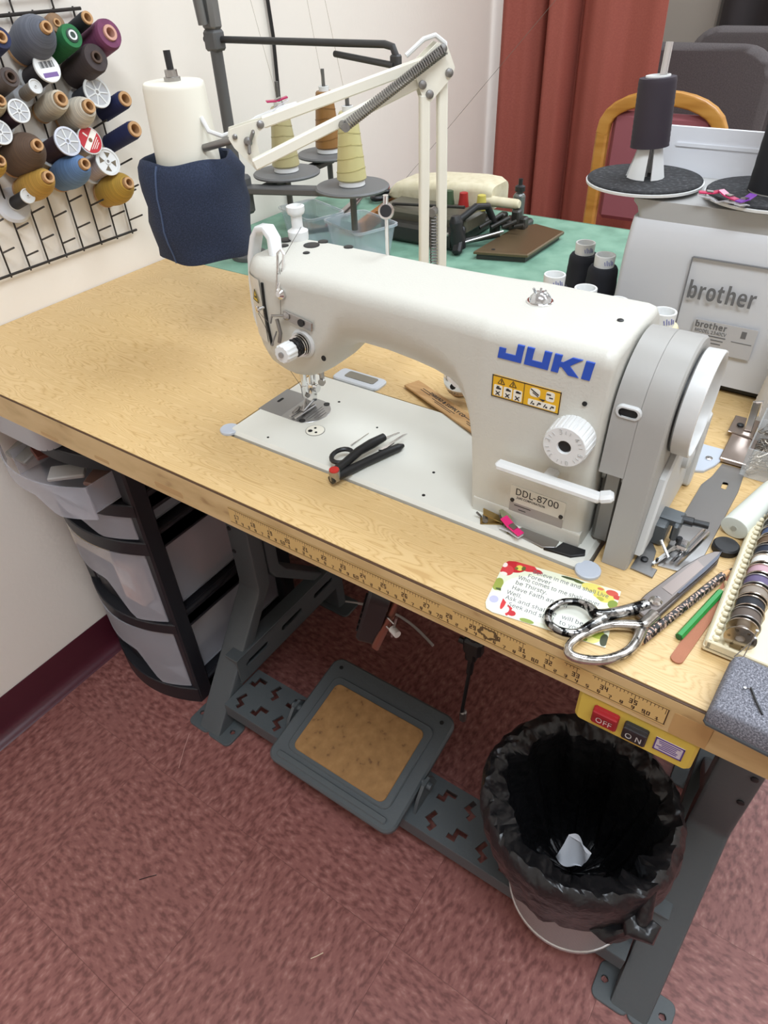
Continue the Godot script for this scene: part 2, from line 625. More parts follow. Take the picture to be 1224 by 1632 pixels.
func sewing_table() -> void:
	var t := thing("sewing_table", "maple laminate industrial sewing table on grey steel legs", "table", Vector3(0.45, 0, -0.26))
	# top, with the opening the machine bed drops into
	var opening := rrect(0.484, 0.186, 0.012, 4, Vector2(0.564, 0.187))
	var b := flat(plan([[-0.248, -0.001], [1.12, -0.001], [1.12, -0.52], [-0.248, -0.52]]), 0.756, T, 0.0, [opening])
	part(t, "tabletop", b, M.wood)
	b = B.new(); b.box(Vector3(0.436, 0.777, 0.0), Vector3(1.368, 0.043, 0.003), 0.001)
	var eb := part(t, "edge_band", b, M.edge)
	b = B.new(); b.box(Vector3(0.436, 0.7986, 0.0002), Vector3(1.368, 0.0007, 0.0026))
	part(t, "laminate_line", b, mat(rgb(70, 44, 22), 0.6), 38.0, "thin dark laminate edge line")
	# patches of old tape residue and chipped veneer on the edge band
	for q in [[0.921, 0.951, 0.757, 0.785], [0.17, 0.2, 0.762, 0.768], [0.29, 0.34, 0.763, 0.772], [0.05, 0.09, 0.76, 0.765]]:
		b = B.new()
		var pts := PackedVector2Array()
		for p in rrect(q[1] - q[0], q[3] - q[2], 0.002, 3, Vector2((q[0] + q[1]) / 2, (q[2] + q[3]) / 2)): pts.append(p + Vector2(rng.randf_range(-0.0006, 0.0006), rng.randf_range(-0.0006, 0.0006)))
		b.prism(pts, 0.0014, 0.0017)
		part(eb, "tape_residue", b, mat(rgb(184, 146, 94), 0.45))
	b = B.new()
	b.face(Vector3(0.42, 0.7868, 0.0021), Vector3(0.917, 0.7868, 0.0021), Vector3(0.917, 0.7628, 0.0021), Vector3(0.42, 0.7628, 0.0021))
	part(t, "measuring_tape", b, tape_picture(), 38.0, "printed tape rule with inch and centimetre marks")
	# legs
	var lower := 0.0
	for x in [0.12, 1.02]:
		var s := 1.0 if x > 0.5 else -1.0
		var ring := []
		for q in [[0.756, -0.236, -0.272], [0.285, -0.236, -0.272], [0.27, -0.232, -0.266], [0.004, -0.046, -0.092]]:
			var r := PackedVector3Array()
			for p in rrect(0.058, q[1] - q[2], 0.006, 2, Vector2(0, (q[1] + q[2]) / 2)): r.append(Vector3(x + p.x, q[0], p.y))
			ring.append(r)
		b = B.new(); b.loft(ring)
		var leg := part(t, "leg", b, M.frame, 30.0)
		# bolts and holes on the tube
		for yy in [0.43, 0.37]:
			b = B.new(); b.lathe([Vector2(0.005, 0), Vector2(0.005, 0.002), Vector2(0.003, 0.003)], 8, Transform3D(basis_y(Vector3(0, 0, 1)), Vector3(x + s * 0.018, yy, -0.236)))
			part(leg, "bolt", b, M.black)
		# foot plate with two screw holes
		var holes := []
		for d in [-0.045, 0.045]: holes.append(circle(0.006, 10, Vector2(x + d, 0.072)))
		b = B.new(); b.t.basis = FLAT
		b.prism(rrect(0.058, 0.06, 0.012, 4, Vector2(x - 0.029, 0.07)), 0.0, 0.005, 0.001, [holes[0]])
		b.prism(rrect(0.062, 0.06, 0.012, 4, Vector2(x + 0.029, 0.07)), 0.0, 0.0052, 0.001, [holes[1]])
		part(leg, "foot_plate", b, M.frame)
		# rear leg
		b = B.new()
		ring = []
		for q in [[0.756, -0.274, -0.305], [0.30, -0.276, -0.307], [0.27, -0.292, -0.325], [0.10, -0.47, -0.5], [0.004, -0.475, -0.505]]:
			var r := PackedVector3Array()
			for p in rrect(0.052, q[1] - q[2], 0.006, 2, Vector2(0, (q[1] + q[2]) / 2)): r.append(Vector3(x + p.x, q[0], p.y))
			ring.append(r)
		b.loft(ring)
		var rear := part(t, "leg", b, M.frame, 30.0)
		b = flat(rrect(0.115, 0.06, 0.012, 4, Vector2(x, 0.49)), 0.0, 0.005, 0.001)
		part(rear, "foot_plate", b, M.frame)
		# slotted side rail between front and rear leg
		b = B.new(); b.t.basis = SIDE; b.t.origin = Vector3(x - s * 0.033, 0, 0)
		for k in 3:
			var z0 := 0.135 + k * 0.113
			var cell := PackedVector2Array([Vector2(z0, 0.095), Vector2(z0 + 0.113, 0.095), Vector2(z0 + 0.113, 0.165), Vector2(z0, 0.165)])
			b.prism(cell, -0.002, 0.002, 0.0, [rrect(0.07, 0.014, 0.006, 3, Vector2(z0 + 0.0565, 0.135))])
		b.t = Transform3D()
		b.box(Vector3(x - s * 0.018, 0.165, -0.3045), Vector3(0.034, 0.004, 0.339), 0.001)
		b.box(Vector3(x - s * 0.018, 0.095, -0.3045), Vector3(0.034, 0.004, 0.339), 0.001)
		part(t, "side_rail", b, M.frame)
	# slotted cross plate that carries the treadle: a folded sheet
	b = B.new(); b.t.basis = FLAT
	var xs := [0.151, 0.20, 0.25, 0.30, 0.36, 0.55, 0.61, 0.66, 0.71, 0.76, 0.81, 0.86, 0.91, 0.989]
	for k in xs.size() - 1:
		for r in 2:
			var x0: float = xs[k]; var x1: float = xs[k + 1]
			var za := 0.082 + r * 0.052; var zb := za + 0.052
			var cell := PackedVector2Array([Vector2(x0, za), Vector2(x1, za), Vector2(x1, zb), Vector2(x0, zb)])
			var hole := []
			if x1 - x0 < 0.055: hole = [zee(Vector2((x0 + x1) / 2, (za + zb) / 2), 0.0078, 0.0 if (k + r) % 2 else 1.2)]
			b.prism(cell, 0.08, 0.084, 0.0, hole)
	b.t = Transform3D()
	b.box(Vector3(0.57, 0.065, -0.083), Vector3(0.838, 0.036, 0.003), 0.001)
	b.box(Vector3(0.57, 0.065, -0.185), Vector3(0.838, 0.036, 0.003), 0.001)
	part(t, "cross_plate", b, M.frame)
	treadle(t)
	# pull rod from the treadle up to the motor lever
	b = B.new()
	b.tube([Vector3(0.594, 0.152, -0.282), Vector3(0.603, 0.29, -0.285)], 0.0035, 8)
	b.tube([Vector3(0.603, 0.285, -0.285), Vector3(0.606, 0.345, -0.285)], 0.006, 8)
	b.box(Vector3(0.607, 0.362, -0.285), Vector3(0.034, 0.036, 0.022), 0.005)
	b.box(Vector3(0.604, 0.338, -0.285), Vector3(0.02, 0.03, 0.016), 0.004)
	b.tube([Vector3(0.58, 0.362, -0.285), Vector3(0.592, 0.362, -0.285)], 0.006, 8)
	b.tube([Vector3(0.607, 0.37, -0.285), Vector3(0.615, 0.52, -0.3)], 0.009, 8)
	var rod := part(t, "treadle_rod", b, M.black)
	b = B.new(); b.box(Vector3(0.597, 0.15, -0.284), Vector3(0.012, 0.03, 0.012), 0.003)
	part(rod, "clamp", b, M.dull)
	# clutch motor under the top
	b = B.new()
	b.lathe([Vector2(0.03, 0), Vector2(0.085, 0.01), Vector2(0.09, 0.03), Vector2(0.09, 0.15), Vector2(0.08, 0.18), Vector2(0.03, 0.19)], 28, Transform3D(basis_y(Vector3(1, 0, 0)), Vector3(0.58, 0.60, -0.36)))
	b.box(Vector3(0.68, 0.72, -0.36), Vector3(0.12, 0.07, 0.12), 0.01)
	part(t, "motor", b, M.frame)
	knee_lifter(t)
	switch_box(t)

func treadle(t: Node3D) -> void:
	# cast pedal, the near edge lower than the far one, on two ears of the cross plate
	var f := Vector3(0.455, 0.112, -0.032); var k := Vector3(0.452, 0.152, -0.270)
	var zd := (f - k).normalized()
	var y := zd.cross(Vector3(1, 0, 0)).normalized()
	var mid := (f + k) / 2
	var tr := Transform3D(Basis(Vector3(1, 0, 0), -zd, y), mid)
	var len_ := (f - k).length()
	var b := B.new()
	b.t = tr
	b.prism(rrect(0.284, len_, 0.022, 5), -0.012, 0.0, 0.004)
	# raised rib round the pad and the low front lip
	b.prism(rrect(0.232, 0.172, 0.016, 4, Vector2(0, -0.004)), 0.0, 0.0045, 0.002)
	b.prism(rrect(0.246, 0.012, 0.005, 4, Vector2(0.0, -0.104)), 0.0, 0.0035, 0.0015)
	var p := part(t, "treadle", b, M.frame)
	b = B.new(); b.t = tr
	b.prism(rrect(0.205, 0.15, 0.012, 4, Vector2(0, -0.008)), 0.0045, 0.0072, 0.001)
	var m := mat(Color.WHITE, 0.75)
	textured(m, noise_tex(noise(0.02, 5, FastNoiseLite.TYPE_SIMPLEX, 31), ramp([[0.0, rgb(96, 66, 34)], [0.2, rgb(142, 104, 60)], [0.6, rgb(152, 112, 66)], [1.0, rgb(162, 122, 74)]]), 512, 512), 3.0, 3.0)
	part(p, "pad", b, m, 38.0, "worn brown cork pad")
	for q in [[-0.118, 0.1], [0.118, 0.1]]:
		b = B.new(); b.t = tr
		b.prism(circle(0.004, 10, Vector2(q[0], q[1])), 0.0, 0.0012)
		part(p, "rivet", b, M.hole)
	for sx in [-1.0, 1.0]:
		b = B.new()
		b.t = Transform3D(SIDE, Vector3(0.453 + sx * 0.149, 0, 0))
		b.prism(PackedVector2Array([Vector2(0.10, 0.084), Vector2(0.175, 0.084), Vector2(0.165, 0.115), Vector2(0.15, 0.135), Vector2(0.13, 0.135), Vector2(0.112, 0.115)]), -0.003, 0.003)
		b.t = Transform3D()
		b.tube([Vector3(0.453 + sx * 0.138, 0.122, -0.142), Vector3(0.453 + sx * 0.16, 0.122, -0.142)], 0.007, 10)
		part(p, "hinge", b, M.frame)

func knee_lifter(t: Node3D) -> void:
	var b := B.new()
	# rod from under the top with the cranked end
	b.tube([Vector3(0.612, 0.755, -0.10), Vector3(0.602, 0.69, -0.09), Vector3(0.58, 0.612, -0.082), Vector3(0.558, 0.545, -0.078)], 0.0055, 10)
	b.bar(Vector3(0.583, 0.62, -0.0815), Vector3(0.557, 0.54, -0.0775), 0.011, 0.006, Vector3(0, 0, 1), 0.002)
	var r := part(t, "knee_lifter", b, mat(rgb(150, 104, 88), 0.35, 0.7))
	b = B.new()
	b.t = Transform3D(Basis(Vector3(0.35, -0.2, 0.9).normalized(), Vector3(0.3, 0.95, 0.1).normalized(), Vector3(0.35, -0.2, 0.9).normalized().cross(Vector3(0.3, 0.95, 0.1).normalized())), Vector3(0.551, 0.605, -0.092))
	b.prism(rrect(0.05, 0.15, 0.024, 6), -0.014, 0.014, 0.004)
	for k in 4: b.prism(rrect(0.03, 0.006, 0.002, 2, Vector2(0, -0.05 + k * 0.018)), 0.014, 0.0165)
	part(r, "pad", b, M.black, 38.0, "black rubber knee pad")
	b = B.new()
	for dy in [0.0, -0.02]:
		b.tube([Vector3(0.556, 0.622 + dy, -0.085), Vector3(0.594, 0.618 + dy, -0.073)], 0.0018, 6)
	b.tube([Vector3(0.597, 0.63, -0.074), Vector3(0.59, 0.592, -0.072)], 0.0018, 6)
	part(r, "wire_bracket", b, M.steel)
	b = B.new(); b.tube([Vector3(0.59, 0.606, -0.073), Vector3(0.602, 0.607, -0.068)], 0.005, 10)
	part(r, "screw", b, M.plastic)

func switch_box(t: Node3D) -> void:
	# yellow push-button motor switch hung under the front edge
	var b := B.new()
	b.t = Transform3D(Basis(), Vector3(0.896, 0.735, -0.02))
	b.prism(rrect(0.104, 0.042, 0.006, 3), -0.03, 0.02, 0.003)
	var s := part(t, "switch_box", b, mat(rgb(206, 176, 74), 0.5), 38.0, "yellow motor switch box")
	b = B.new(); b.t = Transform3D(Basis(), Vector3(0.896, 0.735, 0.0))
	b.prism(rrect(0.1045, 0.0425, 0.006, 3), -0.001, 0.0, 0.0)
	b = boxes([[Vector3(0.8715, 0.7365, 0.002), Vector3(0.023, 0.021, 0.006)]], 0.0015)
	b.box(Vector3(0.8715, 0.744, 0.004), Vector3(0.022, 0.0055, 0.008), 0.001)
	part(s, "off_button", b, mat(rgb(150, 26, 34), 0.4), 38.0, "red OFF button")
	letters(s, "off_lettering", "OFF", 0.0088, Vector3.RIGHT, Vector3.UP, Vector3(0.8715, 0.7335, 0.0052), mat(rgb(214, 190, 184), 0.6))
	b = boxes([[Vector3(0.8985, 0.735, 0.002), Vector3(0.021, 0.0215, 0.006)]], 0.0015)
	b.box(Vector3(0.8985, 0.7425, 0.004), Vector3(0.02, 0.0055, 0.008), 0.001)
	part(s, "on_button", b, mat(rgb(34, 33, 36), 0.4), 38.0, "black ON button")
	letters(s, "on_lettering", "O N", 0.0088, Vector3.RIGHT, Vector3.UP, Vector3(0.8985, 0.732, 0.0052), mat(rgb(200, 198, 196), 0.6))
	b = B.new(); b.box(Vector3(0.927, 0.7345, 0.0002), Vector3(0.024, 0.017, 0.0008))
	part(s, "rating_label", b, mat(rgb(196, 184, 190), 0.5), 38.0, "small printed label with purple border")
	var pm := mat(rgb(78, 52, 120), 0.6)
	b = boxes([[Vector3(0.927, 0.7425, 0.0007), Vector3(0.024, 0.0012, 0.0004)], [Vector3(0.927, 0.7265, 0.0007), Vector3(0.024, 0.0012, 0.0004)], [Vector3(0.9155, 0.7345, 0.0007), Vector3(0.0012, 0.017, 0.0004)], [Vector3(0.9385, 0.7345, 0.0007), Vector3(0.0012, 0.017, 0.0004)]])
	for k in 5: b.box(Vector3(0.927 - (k % 2) * 0.001, 0.7395 - k * 0.0024, 0.0007), Vector3(0.018 - (k % 3) * 0.003, 0.0008, 0.0003))
	part(s, "label_print", b, pm)

func section(x: float, yb: float, yt: float, zb: float, zf: float, rb: float, rt: float, n := 5) -> PackedVector3Array:
	var p := PackedVector3Array()
	for q in 4:
		var r := rt if q < 2 else rb
		var cz := (zf - r) if q == 0 or q == 3 else (zb + r)
		var cy := (yt - r) if q < 2 else (yb + r)
		for k in n + 1:
			var a := PI / 2 * (q + float(k) / n)
			p.append(Vector3(x, cy + sin(a) * r, cz + cos(a) * r))
	return p

func sewing_machine() -> void:
	var t := thing("sewing_machine", "large white industrial sewing machine with blue JUKI lettering", "sewing machine", Vector3(0.56, T, -0.187))
	# ---- bed plate
	var b := flat(rrect(0.476, 0.178, 0.008, 4, Vector2(0.564, 0.187)), 0.752, 0.8045, 0.004)
	var bed := part(t, "bed", b, M.bed)
	# ---- arm and column: one casting
	var rings := []
	for q in [
		[0.345, 0.930, 0.994, -0.208, -0.174, 0.016, 0.012], [0.348, 0.916, 1.003, -0.216, -0.164, 0.022, 0.015], [0.355, 0.901, 1.009, -0.226, -0.154, 0.026, 0.016],
		[0.366, 0.890, 1.012, -0.234, -0.146, 0.03, 0.016], [0.38, 0.882, 1.013, -0.239, -0.139, 0.032, 0.016], [0.398, 0.878, 1.013, -0.241, -0.135, 0.034, 0.016],
		[0.414, 0.878, 1.013, -0.241, -0.133, 0.034, 0.016], [0.430, 0.881, 1.013, -0.241, -0.132, 0.034, 0.016], [0.445, 0.888, 1.013, -0.241, -0.132, 0.034, 0.016],
		[0.458, 0.897, 1.013, -0.241, -0.132, 0.035, 0.016], [0.468, 0.907, 1.013, -0.241, -0.132, 0.037, 0.016], [0.476, 0.917, 1.013, -0.241, -0.132, 0.04, 0.016], [0.484, 0.927, 1.013, -0.241, -0.132, 0.044, 0.016],
		[0.494, 0.934, 1.013, -0.241, -0.132, 0.048, 0.016], [0.510, 0.937, 1.013, -0.241, -0.131, 0.05, 0.016], [0.545, 0.937, 1.013, -0.241, -0.130, 0.05, 0.016], [0.580, 0.934, 1.013, -0.241, -0.129, 0.05, 0.016],
		[0.603, 0.931, 1.013, -0.242, -0.128, 0.05, 0.016], [0.622, 0.926, 1.013, -0.243, -0.127, 0.05, 0.016], [0.637, 0.919, 1.013, -0.244, -0.126, 0.048, 0.016], [0.648, 0.908, 1.013, -0.245, -0.125, 0.042, 0.016],
		[0.656, 0.893, 1.013, -0.246, -0.124, 0.034, 0.016], [0.661, 0.873, 1.013, -0.247, -0.124, 0.024, 0.016], [0.6645, 0.845, 1.013, -0.248, -0.123, 0.014, 0.016], [0.6665, 0.803, 1.013, -0.248, -0.123, 0.004, 0.016],
		[0.672, 0.803, 1.013, -0.249, -0.122, 0.002, 0.016], [0.776, 0.803, 1.013, -0.249, -0.122, 0.002, 0.016], [0.783, 0.803, 1.011, -0.248, -0.123, 0.002, 0.014], [0.7875, 0.803, 1.005, -0.244, -0.128, 0.002, 0.012]]:
		rings.append(section(q[0], q[1], q[2], q[3], q[4], q[5], q[6]))
	b = B.new(); b.loft(rings)
	var arm := part(t, "arm", b, M.white, 60.0)
	# skirt where the column meets the bed
	b = B.new(); b.loft([section(0.669, 0.8035, 0.822, -0.25, -0.1205, 0.001, 0.003, 2), section(0.7865, 0.8035, 0.822, -0.25, -0.1205, 0.001, 0.003, 2)])
	part(arm, "column_foot", b, M.white)
	# ---- on the arm's top: oil window, plugs, thread guides
	for q in [[0.362, -0.214, 0.0075], [0.401, -0.213, 0.0095], [0.405, -0.229, 0.006], [0.442, -0.228, 0.0055], [0.412, -0.19, 0.004], [0.374, -0.197, 0.005], [0.767, -0.187, 0.003]]:
		b = B.new(); b.lathe([Vector2(q[2], 0), Vector2(q[2], 0.0012), Vector2(q[2] * 0.8, 0.0016)], 14, Transform3D(Basis(), Vector3(q[0], 1.0125, q[1])))
		part(arm, "rubber_plug", b, M.black)
	b = B.new(); b.lathe([Vector2(0.0125, 0), Vector2(0.0125, 0.002), Vector2(0.0115, 0.0026)], 24, Transform3D(Basis(), Vector3(0.69, 1.012, -0.191)))
	part(t, "oil_window_rim", b, M.chrome)
	b = B.new(); b.lathe([Vector2(0.0105, 0.002), Vector2(0.0095, 0.006), Vector2(0.006, 0.0095), Vector2(0.0, 0.011)], 20, Transform3D(Basis(), Vector3(0.69, 1.012, -0.191)))
	for k in 3: b.tube([Vector3(0.685 + k * 0.005, 1.017, -0.194 + (k % 2) * 0.006), Vector3(0.683 + k * 0.006, 1.025, -0.189 - (k % 2) * 0.004)], 0.0012, 6)
	part(t, "oil_window", b, mat(rgb(205, 208, 210), 0.08, 0.85), 38.0, "domed shiny oil sight window")
	b = B.new()
	b.lathe([Vector2(0.0115, 0), Vector2(0.012, 0.004), Vector2(0.012, 0.010), Vector2(0.008, 0.012), Vector2(0.0065, 0.014), Vector2(0.0065, 0.027), Vector2(0.0095, 0.029), Vector2(0.0105, 0.032), Vector2(0.0105, 0.037), Vector2(0.0075, 0.038), Vector2(0.0065, 0.034), Vector2(0, 0.034)], 20, Transform3D(Basis(), Vector3(0.372, 1.012, -0.225)))
	part(t, "thread_post", b, M.plastic, 38.0, "white spool-shaped thread post")
	b = B.new()
	b.tube([Vector3(0.494, 1.008, -0.23), Vector3(0.4945, 1.05, -0.229)], 0.0022, 10)
	b.tube([Vector3(0.4946, 1.066, -0.2285), Vector3(0.495, 1.074, -0.228)], 0.003, 10)
	b.lathe([Vector2(0.0035, -0.004), Vector2(0.0082, -0.003), Vector2(0.0086, 0), Vector2(0.0082, 0.003), Vector2(0.0035, 0.004)], 20, Transform3D(basis_y(Vector3(0.45, 0.3, 0.8)), Vector3(0.4946, 1.058, -0.2287)))
	b.tube([Vector3(0.487, 1.0105, -0.228), Vector3(0.496, 1.0105, -0.232)], 0.0014, 6)
	var rd := part(t, "thread_guide_rod", b, M.chrome)
	b = B.new(); b.lathe([Vector2(0.0062, 0.0038), Vector2(0.0062, 0.0046)], 18, Transform3D(basis_y(Vector3(0.45, 0.3, 0.8)), Vector3(0.4946, 1.058, -0.2287)))
	part(rd, "disc_face", b, M.black)
	# three-hole thread guide on the shoulder
	b = B.new()
	b.tube([Vector3(0.418, 0.99, -0.128), Vector3(0.414, 1.012, -0.139), Vector3(0.411, 1.026, -0.145), Vector3(0.415, 1.03, -0.147), Vector3(0.419, 1.026, -0.146), Vector3(0.419, 1.008, -0.14), Vector3(0.42, 0.992, -0.129)], 0.0016, 6)
	b.lathe([Vector2(0.006, 0), Vector2(0.006, 0.003), Vector2(0.003, 0.006)], 12, Transform3D(basis_y(Vector3(0, 0.2, 1)), Vector3(0.4215, 0.989, -0.132)))
	part(t, "thread_guide", b, M.chrome)
	# ---- face plate with the take-up slot, lever and the white finger guard
	b = B.new()
	rings = []
	for q in [[0.3565, 0.1535], [0.366, 0.146], [0.377, 0.1405], [0.386, 0.1375]]:
		var r := PackedVector3Array()
		for y in [0.922, 0.935, 0.95, 0.97, 0.996]: r.append(Vector3(q[0] - 0.0006, y, -q[1] + 0.0012))
		rings.append(r)
	b.loft(rings, false, false, false)
	var fp := part(t, "face_plate", b, mat(rgb(212, 208, 198), 0.32), 60.0)
	b = B.new()
	b.tube([Vector3(0.391, 0.994, -0.1355), Vector3(0.3895, 0.97, -0.1358), Vector3(0.390, 0.945, -0.1355), Vector3(0.393, 0.921, -0.1345)], 0.0016, 6)
	part(fp, "painted_lever_slot", b, M.hole)  # dark of the slot painted on as a near-black strand
	b = B.new()
	b.tube([Vector3(0.389, 0.966, -0.137), Vector3(0.3865, 0.966, -0.128)], 0.002, 8)
	b.lathe([Vector2(0.0036, -0.0012), Vector2(0.0042, 0), Vector2(0.0036, 0.0012)], 12, Transform3D(basis_y(Vector3(-0.5, 0, 1)), Vector3(0.3865, 0.966, -0.127)))
	part(t, "take_up_lever", b, M.chrome)
	b = B.new()
	var nn := Vector3(-0.45, 0.0, 0.89).normalized(); var nx := Vector3(0.89, 0, 0.45).normalized()
	b.t = Transform3D(Basis(nx, Vector3.UP, nn), Vector3(0.3745, 0.975, -0.1395))
	b.prism(PackedVector2Array([Vector2(-0.0075, -0.006), Vector2(0.0075, -0.006), Vector2(0, 0.0075)]), 0.0, 0.0006)
	part(fp, "warning_triangle", b, mat(rgb(222, 186, 42), 0.5), 38.0, "small yellow warning triangle")
	b = B.new(); b.t = Transform3D(Basis(nx, Vector3.UP, nn), Vector3(0.3745, 0.975, -0.1395))
	for s in [[-0.0075, -0.006, 0.0075, -0.006], [0.0075, -0.006, 0, 0.0075], [0, 0.0075, -0.0075, -0.006]]: b.bar(Vector3(s[0], s[1], 0.0006), Vector3(s[2], s[3], 0.0006), 0.0008, 0.0006, Vector3(0, 0, 1))
	b.box(Vector3(0, -0.0012, 0.0006), Vector3(0.005, 0.002, 0.0006))
	part(fp, "warning_print", b, M.ink)
	b = B.new()
	var gp := [Vector3(0.383, 0.998, -0.17), Vector3(0.3825, 1.012, -0.172), Vector3(0.379, 1.028, -0.176), Vector3(0.368, 1.036, -0.18), Vector3(0.355, 1.034, -0.182), Vector3(0.346, 1.024, -0.183), Vector3(0.338, 1.0, -0.182), Vector3(0.335, 0.975, -0.181), Vector3(0.334, 0.95, -0.18), Vector3(0.335, 0.93, -0.179), Vector3(0.339, 0.919, -0.178), Vector3(0.346, 0.9145, -0.176), Vector3(0.358, 0.917, -0.172), Vector3(0.372, 0.921, -0.166)]
	rings = []
	for i in gp.size():
		var d: Vector3 = (gp[mini(i + 1, gp.size() - 1)] - gp[maxi(i - 1, 0)]).normalized()
		var w := Vector3(0, 0, 1); w = (w - d * w.dot(d)).normalized()
		var u := d.cross(w)
		var r := PackedVector3Array()
		for p in rrect(0.0075, 0.017, 0.0025, 2): r.append(gp[i] + u * p.x + w * p.y)
		rings.append(r)
	b.loft(rings)
	part(t, "finger_guard", b, M.plastic, 50.0, "white plastic loop guarding the take-up lever")
	# ---- tension unit
	var tz := basis_y(Vector3(0, 0.05, 1))
	var tp := Vector3(0.444, 0.937, -0.133)
	b = B.new(); b.lathe([Vector2(0.0165, -0.002), Vector2(0.0165, 0.002), Vector2(0.014, 0.004)], 24, Transform3D(tz, tp))
	part(t, "tension_base", b, M.white2)
	b = B.new()
	for k in 3: b.lathe([Vector2(0.003, 0.005 + k * 0.0028), Vector2(0.0132 - k * 0.0006, 0.0052 + k * 0.0028), Vector2(0.0132 - k * 0.0006, 0.0068 + k * 0.0028), Vector2(0.003, 0.0074 + k * 0.0028)], 24, Transform3D(tz, tp))
	part(t, "tension_disc", b, M.chrome)
	b = B.new()
	var hp := []
	for k in 44: hp.append(tp + tz * Vector3(cos(k * 0.7) * (0.0105 - k * 0.0001), 0.0135 + k * 0.00022, sin(k * 0.7) * (0.0105 - k * 0.0001)))
	b.tube(hp, 0.0009, 5)
	part(t, "tension_spring", b, M.black)
	b = B.new()
	rings = []
	for q in [[0.0095, 0.021], [0.0108, 0.0225], [0.0105, 0.036], [0.0092, 0.0375], [0.004, 0.0375]]:
		var r := PackedVector3Array()
		for k in 48: r.append(tp + tz * Vector3(cos(TAU * k / 48) * (q[0] - (0.0006 if k % 4 < 2 else 0.0)), q[1], sin(TAU * k / 48) * (q[0] - (0.0006 if k % 4 < 2 else 0.0))))
		rings.append(r)
	b.loft(rings)
	part(t, "tension_knob", b, M.plastic, 30.0, "white ribbed tension knob")
	b = B.new(); b.tube([tp + tz * Vector3(0, 0.03, 0), tp + tz * Vector3(0, 0.0395, 0)], 0.0032, 10)
	part(t, "tension_stud", b, M.steel)
	# thread regulator above the tension unit and guides below it
	b = B.new()
	b.bar(Vector3(0.421, 0.9665, -0.1305), Vector3(0.462, 0.9605, -0.1295), 0.011, 0.002, Vector3(0, 0, 1), 0.0009)
	b.tube([Vector3(0.424, 0.966, -0.129), Vector3(0.412, 0.966, -0.122), Vector3(0.410, 0.958, -0.12)], 0.0016, 6)
	b.lathe([Vector2(0.0045, 0), Vector2(0.0045, 0.002), Vector2(0.002, 0.004)], 12, Transform3D(tz, Vector3(0.427, 0.966, -0.13)))
	var rg := part(t, "thread_regulator", b, M.steel)
	b = B.new(); b.lathe([Vector2(0.0042, 0), Vector2(0.0042, 0.0018)], 14, Transform3D(tz, Vector3(0.4475, 0.963, -0.129)))
	part(rg, "screw", b, M.black)
	b = B.new(); b.tube([Vector3(0.413, 0.96, -0.128), Vector3(0.417, 0.945, -0.1265), Vector3(0.4145, 0.934, -0.125)], 0.0022, 6)
	b.tube([Vector3(0.41, 0.945, -0.128), Vector3(0.407, 0.93, -0.12)], 0.001, 5)
	part(t, "check_spring", b, M.dull)
	b = B.new(); b.lathe([Vector2(0.0032, 0), Vector2(0.0032, 0.0008)], 10, Transform3D(tz, Vector3(0.473, 0.927, -0.1305)))
	part(arm, "painted_oil_hole", b, M.hole)  # no bore: its inner darkness is the colour of this disc
	# ---- needle bar, presser bar and foot
	b = B.new()
	b.tube([Vector3(0.386, 0.875, -0.188), Vector3(0.386, 0.838, -0.188)], 0.0042, 12)
	b.tube([Vector3(0.386, 0.842, -0.188), Vector3(0.386, 0.824, -0.188)], [0.005, 0.0042], 12)
	b.tube([Vector3(0.3775, 0.868, -0.183), Vector3(0.398, 0.866, -0.181)], 0.0011, 6)
	var nb := part(t, "needle_bar", b, M.chrome)
	b = B.new(); b.tube([Vector3(0.386, 0.826, -0.188), Vector3(0.386, 0.815, -0.188), Vector3(0.386, 0.802, -0.188)], [0.0011, 0.0008, 0.0003], 8)
	part(nb, "needle", b, M.steel)
	b = B.new(); b.lathe([Vector2(0.003, 0), Vector2(0.003, 0.004)], 10, Transform3D(basis_y(Vector3(1, 0, 0.3)), Vector3(0.389, 0.829, -0.187)))
	part(nb, "needle_screw", b, M.dull)
	b = B.new()
	b.tube([Vector3(0.386, 0.878, -0.205), Vector3(0.386, 0.83, -0.205)], 0.0045, 12)
	b.bar(Vector3(0.386, 0.835, -0.205), Vector3(0.386, 0.812, -0.2), 0.008, 0.011, Vector3(0, 0, 1), 0.001)
	b.lathe([Vector2(0.0055, 0), Vector2(0.0055, 0.006)], 12, Transform3D(basis_y(Vector3(1, 0, 0)), Vector3(0.39, 0.832, -0.203)))
	part(t, "presser_bar", b, M.chrome)
	b = B.new()
	b.bar(Vector3(0.386, 0.815, -0.2), Vector3(0.386, 0.809, -0.176), 0.009, 0.0035, Vector3.UP, 0.001)
	for s in [-1.0, 1.0]: b.bar(Vector3(0.386 + s * 0.0042, 0.8075, -0.2), Vector3(0.386 + s * 0.0042, 0.8085, -0.158), 0.0042, 0.0025, Vector3.UP, 0.0008)
	b.tube([Vector3(0.386, 0.832, -0.198), Vector3(0.3865, 0.818, -0.184), Vector3(0.3895, 0.81, -0.176)], 0.0013, 6)
	b.tube([Vector3(0.3805, 0.812, -0.18), Vector3(0.3805, 0.8095, -0.166)], 0.002, 6)
	part(t, "presser_foot", b, M.steel)
	b = B.new()
	b.tube([Vector3(0.399, 0.885, -0.21), Vector3(0.4, 0.842, -0.208)], 0.0034, 10)
	b.lathe([Vector2(0.0048, 0), Vector2(0.0048, 0.004)], 10, Transform3D(basis_y(Vector3(0.3, 0, 1)), Vector3(0.401, 0.842, -0.207)))
	part(t, "thread_trimmer_bar", b, M.steel)
	# ---- slide plate and throat plate in the bed
	b = flat(plan([[0.3268, -0.1575], [0.3268, -0.2175], [0.366, -0.2175], [0.366, -0.1575]]), 0.803, 0.8049, 0.0003)
	var sp := part(t, "slide_plate", b, mat(rgb(150, 149, 148), 0.36, 0.7))
